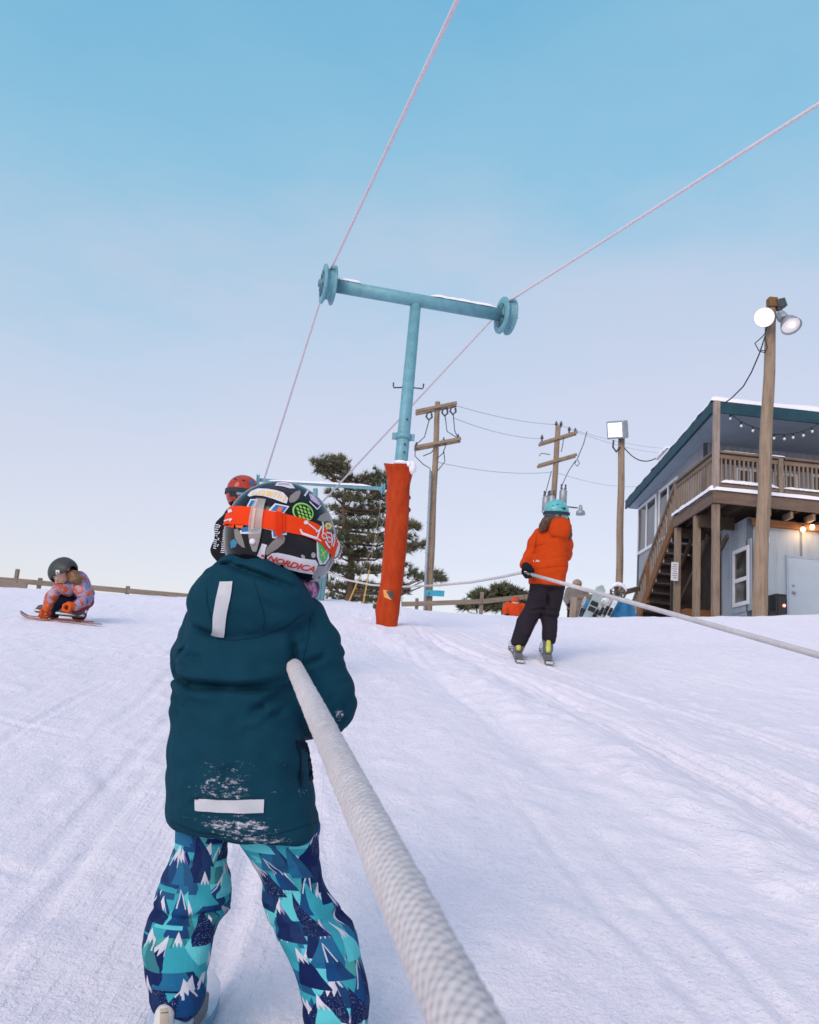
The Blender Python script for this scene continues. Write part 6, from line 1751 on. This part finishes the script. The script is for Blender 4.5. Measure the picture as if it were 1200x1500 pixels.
d = Decal(hb_, .003, 3); d.poly([(365, 704), (370, 704.5), (373, 710), (369, 711), (366, 708)]); d.build('sticker', SBLUE, hel)
for px_, py_ in ((345, 702), (357, 704), (374, 711)):
    d = Decal(hb_, .002, 3); d.oval(px_, py_, 2.6, 1.0, 12); d.build('vent', SDK, hel)

# ------------------------------------------------------------------ crouching child on the left
KY = 8.3
Kp = lambda x, y, dy=0.: P(x, y, KY + dy)
kb = Kp(98, 910); kb.z = gz(kb.x, kb.y)
K_ = thing('person', 'child in an orange and blue tie-dye snowsuit crouching over their skis by the fence', 'person', kb)
kg = kb.z
khc = Kp(91.5, 836.5, -.12); kface = Vector((-.42, -.30, -.95)).normalized()
hf, HLk = head_sdf(khc + kface * .02, kface, .108)
bodyf = s_union([hf, s_cap(Kp(97, 848, -.05), Kp(106, 858, .02), .05, .07), s_chain([Kp(106, 858, .02), Kp(116, 864, .06), Kp(122, 876, .08)], [.07, .07, .06], .04),
    s_chain([Kp(90, 857, -.06), Kp(76, 873, -.12), Kp(66, 899, -.17)], [.04, .034, .026]), s_chain([Kp(119, 860, -.08), Kp(127, 878, -.14), Kp(103, 891, -.22)], [.04, .034, .026]),
    s_chain([Kp(112, 878, .1), Kp(88, 879, -.02), Kp(80, 903, .02)], [.05, .04, .035]), s_chain([Kp(125, 880, .1), Kp(117, 888, -.1), Kp(117, 904, .0)], [.05, .04, .035])], .02)
lo, hi = bounds([Kp(50, 815, -.4), Kp(140, 912, .3)], .05)
sdf_mesh('body', bodyf, lo, hi, .011, SKIN, K_); eyes(K_, HLk, .108)
def tiedye():
    t = NT('tie_dye_snow_cloth'); o = t.obj(); wv = t.noise(6, 3, .5, o, out=1)
    n = t.noise(7, 4, .6, o); m_ = t.noise(5, 3, .55, t.obj((1.1, .9, 1.4)))
    c = t.ramp(n, [(.34, (.04, .07, .24)), (.43, (.15, .22, .42)), (.47, (.32, .28, .40)), (.49, (.42, .075, .03)), (.56, (.46, .09, .035)), (.59, (.36, .22, .28)), (.62, (.16, .22, .42)), (.68, (.06, .08, .28))])
    c = t.mix(t.ramp(m_, [(.52, 0.), (.58, .8)]), c, t.ramp(t.noise(18, 2, .5, o), [(.4, (.48, .075, .025)), (.6, (.44, .36, .42))]))
    t.l(c, t.b.inputs['Base Color']); t.b.inputs['Roughness'].default_value = .85
    t.l(t.bump(t.noise(16, 3, .6, o), .4, .01), t.b.inputs['Normal'])
    return t.m
kj = s_union([s_cap(Kp(100, 861, -.04), Kp(114, 852, .03), .095, .118), s_cap(Kp(114, 852, .03), Kp(125, 868, .08), .118, .09), s_cap(Kp(125, 868, .06), Kp(134, 877, .04), .085, .035),
    s_chain([Kp(90, 857, -.06), Kp(76, 873, -.12), Kp(70, 888, -.16)], [.075, .062, .05], .03), s_chain([Kp(119, 860, -.08), Kp(127, 878, -.14), Kp(112, 889, -.2)], [.085, .072, .055], .03)], .022)
kj = s_sub(kj, s_ell(khc + Vector((.0, .0, .0)), (.13, .14, .135)), .02)
kj = s_add(kj, wob(.010, 20, 71), wob(.004, 44, 72))
lo, hi = bounds([Kp(55, 825, -.45), Kp(148, 900, .35)], .05)
sdf_mesh('jacket', kj, lo, hi, .0095, tiedye(), K_)
kt1 = s_chain([Kp(112, 878, .1), Kp(88, 879, -.02), Kp(79, 900, .02)], [.075, .058, .055], .03); kt2 = s_chain([Kp(125, 880, .1), Kp(117, 888, -.10), Kp(116, 901, -.02)], [.09, .075, .07], .03)
lo, hi = bounds([Kp(65, 865, -.3), Kp(138, 912, .25)], .05)
sdf_mesh('trousers', s_add(kt1, wob(.005, 20, 73)), lo, hi, .01, cloth('navy_plum_trousers', (.025, .03, .06), .8), K_, label='dark navy trouser leg')
sdf_mesh('trousers', s_add(kt2, wob(.005, 20, 74)), lo, hi, .01, cloth('maroon_trousers', (.17, .035, .06), .8), K_, label='maroon trouser leg')
KGL = cloth('orange_glove', (.55, .09, .02), .8)
glove(Kp(70, 887, -.16), Kp(65, 900, -.18), (.8, .2, -.2), .040, KGL, K_, .009); glove(Kp(112, 889, -.2), Kp(101, 892, -.24), (.2, .9, -.2), .045, KGL, K_, .009)
hel, hb_, _, _ = shell_helmet(K_, khc, kface, .135, mat('charcoal_green_helmet', srgb(52, 58, 56), .5, .15, 14), .009, up=(-.2, .4, 1))
d = Decal(hb_, .004, 2.5); d.poly([(82, 835), (87.5, 835), (87.5, 845), (82.5, 845)], mi=0); d.poly([(83.3, 838), (86.3, 838.5), (85.5, 840), (83, 839.5)], .005, 1); d.poly([(83, 842), (86.5, 842), (86.5, 843), (83, 843)], .005, 1); d.build('sticker', [PAPER, SDK], hel)
d = Decal(hb_, .006, 2.5); d.poly([(99, 834), (104, 831), (106, 834), (103, 839), (99, 840)], mi=0); d.poly([(101, 838), (111, 832), (112, 841), (103, 847)], mi=1); d.build('ear_pad', [SORG, SDK], hel)
kh = s_add(s_chain([Kp(107, 842, -.16), Kp(112, 849, -.17), Kp(114, 853, -.16)], [.06, .05, .03]), wob(.006, 50, 75))
lo, hi = bounds([Kp(98, 832, -.3), Kp(125, 862, .0)], .05); sdf_mesh('hair', kh, lo, hi, .009, mat('fair_brown_hair', (.16, .085, .035), .5, .3, 30), K_)
ORSKI = mat('pale_orange_ski_top', srgb(172, 158, 156), .4, .3, 9); DKSK = mat('charcoal_ski_top', srgb(60, 60, 66), .4, .2, 9)
def gp(px, py, Y):
    p = P(px, py, Y)
    for _ in range(4): # walk along the ray to the snow
        r_ = ray(px, py); k = gz(p.x, p.y) / (r_.z / r_.y) if abs(r_.z) > 1e-3 else p.y
        k = max(Y - 1.5, min(Y + 1.5, k)); p = r_ * (k / r_.y)
    return Vector((p.x, p.y, gz(p.x, p.y) + .004))
kd = Vector((-1, .10, 0)).normalized()
for k, (bx, by, m1, la_) in enumerate(((84, -.05, DKSK, 'dark-topped ski of the crouching child, farther from the camera'), (108, -.22, ORSKI, 'orange-edged ski of the crouching child, nearer the camera'))):
    q0 = Kp(bx, 905, by); q0.z = 0; c_ = Vector((kb.x + (.0 if k == 0 else .10), KY + by, 0))
    a_, b_ = on_snow(c_ - kd * (.36 if k else .30)), on_snow(c_ + kd * (.52 if k else .50))
    ski('ski', a_, b_, .062, [m1, mat('orange_ski_edge', srgb(140, 76, 50), .4, .3), DKMETAL], la_, 'skis of the crouching child', th=.009)
for k, (x, y, dy) in enumerate(((80, 905, .02), (90, 904, -.16), (114, 905, -.10), (122, 904, .05))):
    if k in (1, 3): continue
    p = Kp(x, y, dy); g = gz(p.x, p.y)
    boot('boot', Vector((p.x, p.y, g + .12)), Vector((p.x - .19, p.y - .01, g + .07)), .055, [mat('dark_grey_boot', srgb(66, 66, 70), .45, .2), BOOTW, BOOTW], K_, .009, .06)

# ------------------------------------------------------------------ figures beyond the crest
def far_person(label, hx, hy, Y, hatc, coat, legc, sx, hood=False):
    hc_ = P(hx, hy, Y); b = Vector((hc_.x, hc_.y, gz(hc_.x, hc_.y)))
    o = thing('person', label, 'person', b)
    Ht = hc_.z + .14 - b.z; f_ = Vector((sx, -.6, -.1)).normalized(); z = lambda k: b.z + Ht * k
    hf_, L_ = head_sdf(hc_, f_, .115)
    arms = [s_chain([Vector((hc_.x + s_ * .2, hc_.y, z(.80))), Vector((hc_.x + s_ * .27, hc_.y - .04, z(.62))), Vector((hc_.x + s_ * .24, hc_.y - .2, z(.50)))], [.05, .042, .035]) for s_ in (-1, 1)]
    legs = [s_chain([Vector((hc_.x + s_ * .1, hc_.y, z(.48))), Vector((hc_.x + s_ * .12, hc_.y + .03, z(.26))), Vector((hc_.x + s_ * .13, hc_.y, z(.05)))], [.09, .065, .05]) for s_ in (-1, 1)]
    bf = s_union([hf_, s_cap(hc_, (hc_.x, hc_.y, z(.78)), .06, .06), s_chain([(hc_.x, hc_.y, z(.78)), (hc_.x, hc_.y, z(.5))], [.12, .12])] + arms + legs, .05)
    lo_, hi_ = bounds([b, (hc_.x, hc_.y, z(1))], .45); sdf_mesh('body', bf, lo_, hi_, .024, SKIN, o); eyes(o, L_, .115)
    jf = s_union([s_loft([(z(.42), hc_.x, hc_.y, .24, .17), (z(.6), hc_.x, hc_.y, .235, .17), (z(.76), hc_.x, hc_.y, .24, .155), (z(.84), hc_.x, hc_.y, .14, .11)])] + [s_chain([Vector((hc_.x + s_ * .2, hc_.y, z(.79))), Vector((hc_.x + s_ * .29, hc_.y - .04, z(.62))), Vector((hc_.x + s_ * .25, hc_.y - .18, z(.52)))], [.09, .075, .06]) for s_ in (-1, 1)], .04)
    sdf_mesh('jacket', s_add(jf, wob(.01, 13, int(hx))), lo_, hi_, .018, coat, o)
    sdf_mesh('trousers', s_union([s_chain([Vector((hc_.x + s_ * .1, hc_.y, z(.48))), Vector((hc_.x + s_ * .12, hc_.y + .03, z(.26))), Vector((hc_.x + s_ * .13, hc_.y, z(.06)))], [.125, .1, .085]) for s_ in (-1, 1)], .03), lo_, hi_, .02, legc, o)
    hatf = s_sub(s_union([s_ell(hc_ + Vector((0, .0, .05)), (.12, .125, .11)), s_ell(hc_ + Vector((0, .05, -.02)), (.115, .1, .11))], .03), s_ell(hc_ + f_ * .09 + Vector((0, 0, -.08)), (.1, .1, .09)), .02)
    sdf_mesh('hat', hatf, lo_, hi_, .014, hatc, o)
    for s_ in (-1, 1):
        mm = s_chain([Vector((hc_.x + s_ * .25, hc_.y - .2, z(.51))), Vector((hc_.x + s_ * .22, hc_.y - .27, z(.47)))], [.05, .04]); sdf_mesh('mitten', mm, lo_, hi_, .016, GLOVE, o)
    return o, hc_, z
far_person('distant figure in a bright orange coat beyond the crest by the fence', 755, 882, 22, mat('orange_hat', (.5, .07, .02), .8), cloth('orange_parka', (.55, .06, .015), .8, 200, .3, 8), cloth('navy_ski_trousers', (.02, .025, .045)), .7)
far_person('distant figure in a grey coat and beige beanie standing beside the leaning skis', 845.5, 857.5, 20, mat('beige_beanie', srgb(150, 132, 116), .9, .2, 40), cloth('grey_coat', srgb(118, 112, 108), .85, 200, .3, 8, .2), cloth('dark_ski_trouser_cloth2', (.02, .02, .024)), .5)
bp = P(838, 885, 19.6); pk = MB(); pk.beam(Vector((bp.x, bp.y, gz(bp.x, bp.y) - .2)), P(841, 875, 19.6), .13, .13); pk.build('wooden_post', wood_mat('pale_post_wood', srgb(158, 144, 130), 2), None, 'short pale wooden post in front of the distant figure in grey', 'post', base=bp)

# ------------------------------------------------------------------ leaning skis, boards, tarp and wheel by the stairs
def plank_ski(px0, py0, px1, py1, Y, w_, m_, label, cat='ski', name='ski', group=None, rnd=False):
    a, b = P(px0, py0, Y - .25), P(px1, py1, Y + .15); d_ = b - a
    a = a - d_ * max(0, (a.z - gz(a.x, a.y)) / d_.z); L = (b - a).length; d_.normalize(); s_ = d_.cross(Vector((.25, 1, 0))).normalized(); n_ = s_.cross(d_); m = MB(); vs = []; N = 14
    for i in range(N + 1):
        t = i / N; ww = w_ / 2 * (1 - .18 * math.sin(math.pi * t)) * (math.sqrt(max(.02, 1 - ((t - .88) / .12) ** 2)) if t > .88 else 1) * (math.sqrt(max(.05, 1 - ((.1 - t) / .1) ** 2)) if rnd and t < .1 else 1)
        c = a + d_ * L * t - n_ * (max(0, t - .86) ** 1.5 * 1.6)
        vs += [c - s_ * ww, c + s_ * ww, c + s_ * ww + n_ * .02, c - s_ * ww + n_ * .02]
    m.add(vs, [(i * 4 + k, i * 4 + (k + 1) % 4, (i + 1) * 4 + (k + 1) % 4, (i + 1) * 4 + k) for i in range(N) for k in range(4)] + [(0, 3, 2, 1), (N * 4, N * 4 + 1, N * 4 + 2, N * 4 + 3)], False)
    o = m.build(name, m_, None, label, cat, group, base=a)
    for t in (.42, .56): MB().box(a + d_ * L * t - n_ * .03, d_ * .05, s_ * w_ * .3, n_ * .02).build('binding', BLACK, o)
    return o
SW = mat('white_board', srgb(196, 204, 206), .4, .12, 4); SB2 = mat('blue_board', srgb(42, 110, 150), .4, .15, 4); SG2 = mat('pale_green_board', srgb(150, 168, 166), .4, .15, 4); SK2 = mat('black_white_ski', srgb(150, 150, 154), .4, .8, 9)
plank_ski(849, 906, 857, 877, 18.6, .10, SK2, 'black and white ski leaning upright nearest the distant figure in grey')
plank_ski(852, 908, 862, 880, 18.5, .13, SB2, 'blue ski leaning low just left of the pale snowboard', name='ski')
plank_ski(858, 912, 882, 860, 18.4, .27, SG2, 'pale grey-green snowboard leaning tallest among the skis', 'snowboard', 'snowboard', None, True)
plank_ski(864, 912, 884, 882, 18.1, .11, SK2, 'black and white ski slanting across the front of the pale snowboard')
plank_ski(872, 912, 893, 876, 18.2, .12, SW, 'white ski leaning between the pale snowboard and the black one beside the tarp')
plank_ski(879, 912, 899, 873, 18.0, .12, SK2, 'black and white ski leaning just left of the blue tarp')
plank_ski(886, 912, 903, 878, 17.8, .11, SW, 'white ski resting on the edge of the blue tarp')
rk = P(868, 885, 18.9); rg = gz(rk.x, rk.y); R_ = thing('ski_rack', 'wooden ski rack holding the leaning skis beside the blue tarp', 'ski rack', (rk.x, rk.y, rg))
e0, e1 = P(846, 874, 18.9), P(905, 872, 18.9)
MB().beam(e0, e1, .06, .09).build('rail', RAILW, R_)
for t_ in (.05, .5, .97):
    c = e0.lerp(e1, t_); MB().beam(Vector((c.x, c.y + .05, rg - .3)), c + Vector((0, .05, .25 if t_ > .9 else .05)), .08, .08, (0, 1, 0)).build('post', RAILW, R_)
tp = MB(); N = 10; vs = []
q4 = [P(886, 912, 17.6), P(936, 912, 17.6), P(925, 879, 18.6), P(908, 874, 18.6)]
for i in range(N + 1):
    for j in range(N + 1):
        p = q4[0].lerp(q4[1], i / N).lerp(q4[3].lerp(q4[2], i / N), j / N); vs.append(p + Vector((0, -.05, 0)) * (noise.noise(p * 5) + math.sin(i * 1.3) * .5))
tp.add(vs, [(i * (N + 1) + j, (i + 1) * (N + 1) + j, (i + 1) * (N + 1) + j + 1, i * (N + 1) + j + 1) for i in range(N) for j in range(N)], True)
tp.build('tarp', mat('blue_tarp', srgb(32, 104, 146), .55, .18, 6, .4, 12, .03), None, 'blue tarp stretched over gear at the foot of the stairs', 'tarp', base=q4[0], fix=False)
wc = P(905.5, 867.5, 18.8); Wz = thing('wheel', 'round rusty wheel with a snowy rim beside the far lamp post', 'wheel', wc - Vector((0, 0, .25)))
m = MB(); fwd_ = Vector((.1, -1, .1)).normalized(); e_ = fwd_.orthogonal().normalized(); g_ = fwd_.cross(e_)
m.tube([wc + (e_ * math.cos(2 * math.pi * k / 24) + g_ * math.sin(2 * math.pi * k / 24)) * .18 for k in range(25)], .03, 8, False); m.build('rim', mat('rusty_rim', srgb(96, 78, 66), .7, .3, 20), Wz)
m = MB(); m.tube([wc + Vector((math.cos(a_) * .19, -.03, math.sin(a_) * .19)) for a_ in [math.radians(8 + 10 * k) for k in range(17)]], [.012 + .045 * math.sin(math.pi * k / 16) for k in range(17)], 8); m.build('snow_cap', CAP, Wz)
for k in range(4):
    a_ = k * math.pi / 4; m = MB(); v_ = (e_ * math.cos(a_) + g_ * math.sin(a_)) * .17; m.tube([wc - v_, wc + v_], .012, 6); m.build('spoke', DKMETAL, Wz)
MB().beam(Vector((wc.x, wc.y + .06, gz(wc.x, wc.y) - .2)), wc + Vector((0, .06, 0)), .08, .08, (0, 1, 0)).build('stand', RAILW, Wz)
MB().beam(P(913, 868, 19.3), P(936, 862, 20.5), .07, .12).build('timber_rail', RAILW, None, 'short timber rail between the snowy wheel and the stairs', 'rail', base=P(913, 868, 19.3))
# ------------------------------------------------------------------ pine and shrubs behind the crest
def needle_mat(name, stops):
    t = NT(name); o = t.obj(); n = t.noise(1.1, 4, .6, o); k = t.noise(9, 2, .6, o)
    t.l(t.ramp(t.math('ADD', t.math('MULTIPLY', n, .6), t.math('MULTIPLY', k, .4)), stops), t.b.inputs['Base Color'])
    t.b.inputs['Roughness'].default_value = .75; t.b.inputs['Specular IOR Level'].default_value = .2
    return t.m
PINE = needle_mat('pine_needles', [(.33, (.045, .056, .034)), (.47, (.10, .112, .066)), (.58, (.17, .155, .09)), (.70, (.25, .195, .115))])
BARK = mat('pine_bark', srgb(96, 78, 64), .9, .3, 9, .6, 16, .03)

def tuft(mb, c, d, L, n, rng, w_=.05):
    """a spray of needle blades round direction d"""
    d = d.normalized(); e = d.orthogonal().normalized(); g = d.cross(e)
    for _ in range(n):
        a = rng.uniform(0, 6.283); s = rng.uniform(.25, 1.0)
        v = (d * rng.uniform(.35, 1) + (e * math.cos(a) + g * math.sin(a)) * s).normalized() * L * rng.uniform(.6, 1.15)
        q = v.cross(Vector((rng.uniform(-1, 1), rng.uniform(-1, 1), rng.uniform(-1, 1)))).normalized() * w_
        mb.v += [c - q, c + q, c + v]; b = len(mb.v) - 3
        mb.f.append((b, b + 1, b + 2)); mb.m.append(0); mb.sm.append(False)

def clump_tree(name, label, cat, base_px, top_px, Y, clumps, seed, tr=.2, dens=1., L=.30, depth=.8, w_=.028, group=None):
    rng = random.Random(seed)
    b = P(*base_px, Y); g = gz(b.x, b.y); top = P(*top_px, Y)
    t = thing(name, label, cat, (b.x, b.y, g), group)
    tk = MB(); foot = Vector((b.x, b.y, g - .3)); n = 12
    ax = [foot.lerp(top, i / n) + Vector((.12 * math.sin(i * .9 + seed), .1 * math.sin(i * 1.4), 0)) * (tr / .2) for i in range(n + 1)]
    tk.tube(ax, [tr * (1 - .9 * i / n) for i in range(n + 1)], 10)
    cr = MB()
    for (x, y, rx, ry) in clumps:
        rad = max(rx, ry) * scl(b); dy = rng.uniform(-1, 1) * depth
        c = P(x, y, Y + dy)
        # limb: from a lower point of the trunk, sweeping out
        zt = c.z - .25 * abs(c.x - b.x) - .15 * rad; zt = max(g + .5, min(zt, top.z - .1)); f_ = (zt - foot.z) / (top.z - foot.z); i_ = min(n - 1, int(f_ * n)); s = ax[i_].lerp(ax[i_ + 1], f_ * n - i_)
        mid = s.lerp(c, .55) + Vector((0, 0, -.12 * (c - s).length))
        tk.tube([s, mid, c], [tr * .26, tr * .16, tr * .05], 6)
        N = int(dens * 5.5 * rx * ry / 14) + 6
        for _ in range(N):
            u = Vector((rng.gauss(0, .62), rng.gauss(0, .6), rng.gauss(0, .42)))
            if u.length > 1.5: u *= 1.4 / u.length
            p = c + Vector((u.x * rx * scl(b), u.y * rad * .9, u.z * ry * scl(b)))
            dirn = Vector((p.x - s.x, p.y - s.y, (p.z - s.z) * .4 + .35 * (p - s).length)) + Vector((rng.gauss(0, .35), rng.gauss(0, .35), rng.gauss(.1, .35))) * max(.3, (p - s).length)
            tuft(cr, p, dirn, L, 18, rng, w_)
            if rng.random() < .30:
                tk.tube([p - dirn.normalized() * L * 1.4, p], [tr * .05, tr * .025], 4, False)
    tk.build('trunk', BARK, t, fix=False)
    cr.build('crown', PINE, t, fix=False)
    return t
CL = [(474, 680, 11, 9), (486, 672, 12, 9), (497, 676, 11, 10), (480, 692, 12, 8), (496, 690, 13, 8), (503, 684, 8, 8), (488, 684, 12, 9), (463, 678, 5, 4), (470, 690, 6, 5),
    (514, 702, 12, 8), (506, 708, 13, 7), (538, 702, 12, 8), (550, 696, 12, 9), (556, 706, 12, 8), (526, 712, 13, 8), (545, 714, 14, 8),
    (500, 726, 15, 8), (518, 730, 17, 9), (540, 730, 17, 9), (556, 727, 12, 9), (488, 722, 10, 6), (566, 716, 9, 7),
    (494, 745, 13, 7), (512, 750, 18, 10), (532, 748, 17, 10), (551, 750, 15, 10), (570, 742, 13, 9), (582, 732, 8, 6),
    (500, 768, 15, 8), (520, 770, 20, 10), (541, 768, 18, 10), (559, 766, 13, 8), (578, 764, 15, 9), (594, 768, 11, 7), (604, 772, 8, 6),
    (498, 786, 16, 8), (516, 792, 18, 10), (537, 790, 18, 10), (554, 788, 12, 8), (590, 786, 14, 7), (605, 770, 9, 6),
    (494, 808, 15, 7), (512, 812, 18, 9), (534, 808, 17, 9), (552, 812, 12, 8), (580, 806, 15, 8), (597, 802, 13, 7), (612, 798, 10, 6), (622, 796, 6, 4),
    (492, 832, 14, 8), (508, 836, 15, 8), (530, 832, 15, 8), (548, 834, 13, 7), (584, 828, 14, 6), (600, 840, 14, 7), (620, 846, 13, 6), (634, 846, 11, 5), (646, 848, 7, 5), (640, 840, 6, 4),
    (488, 858, 14, 8), (506, 860, 16, 8), (526, 856, 14, 7), (546, 862, 13, 7), (578, 856, 14, 7), (590, 866, 10, 6), (498, 876, 15, 7), (520, 878, 14, 6), (545, 880, 14, 6), (574, 876, 10, 5), (470, 850, 12, 9), (476, 830, 10, 8), (470, 810, 12, 9), (472, 785, 14, 9), (470, 760, 12, 8)]
clump_tree('pine_tree', 'tall ragged pine with tufted branches rising behind the orange padded tower', 'tree', (521, 890), (506, 676), 42, CL, 3, .30, .60, .36, 1.3, .021)
SH = [('thick low pine shrub, tallest of the bushes beside the woman in orange', (734, 896), (736, 860), [(722, 876, 9, 6), (736, 868, 9, 7), (744, 864, 8, 7), (738, 880, 11, 8), (728, 888, 12, 6), (748, 876, 8, 7), (733, 862, 6, 5), (750, 886, 8, 6)]),
    ('spiky leaning bush half hidden by the legs of the woman in orange', (757, 896), (757, 866), [(755, 868, 6, 5), (758, 876, 7, 6), (752, 880, 7, 6), (762, 872, 6, 5), (760, 886, 8, 6)]),
    ('low dark bush at the left end of the bushes by the fence', (705, 896), (700, 868), [(697, 874, 7, 5), (704, 870, 7, 5), (710, 876, 9, 6), (700, 884, 10, 6), (712, 886, 10, 6), (688, 888, 7, 4), (680, 890, 5, 3)])]
for i, (la, b_, t_, cl) in enumerate(SH):
    clump_tree('shrub', la, 'shrub', b_, t_, 33, cl, 20 + i, .08, 1.5, .34, .5, .034, 'bushes by the fence')
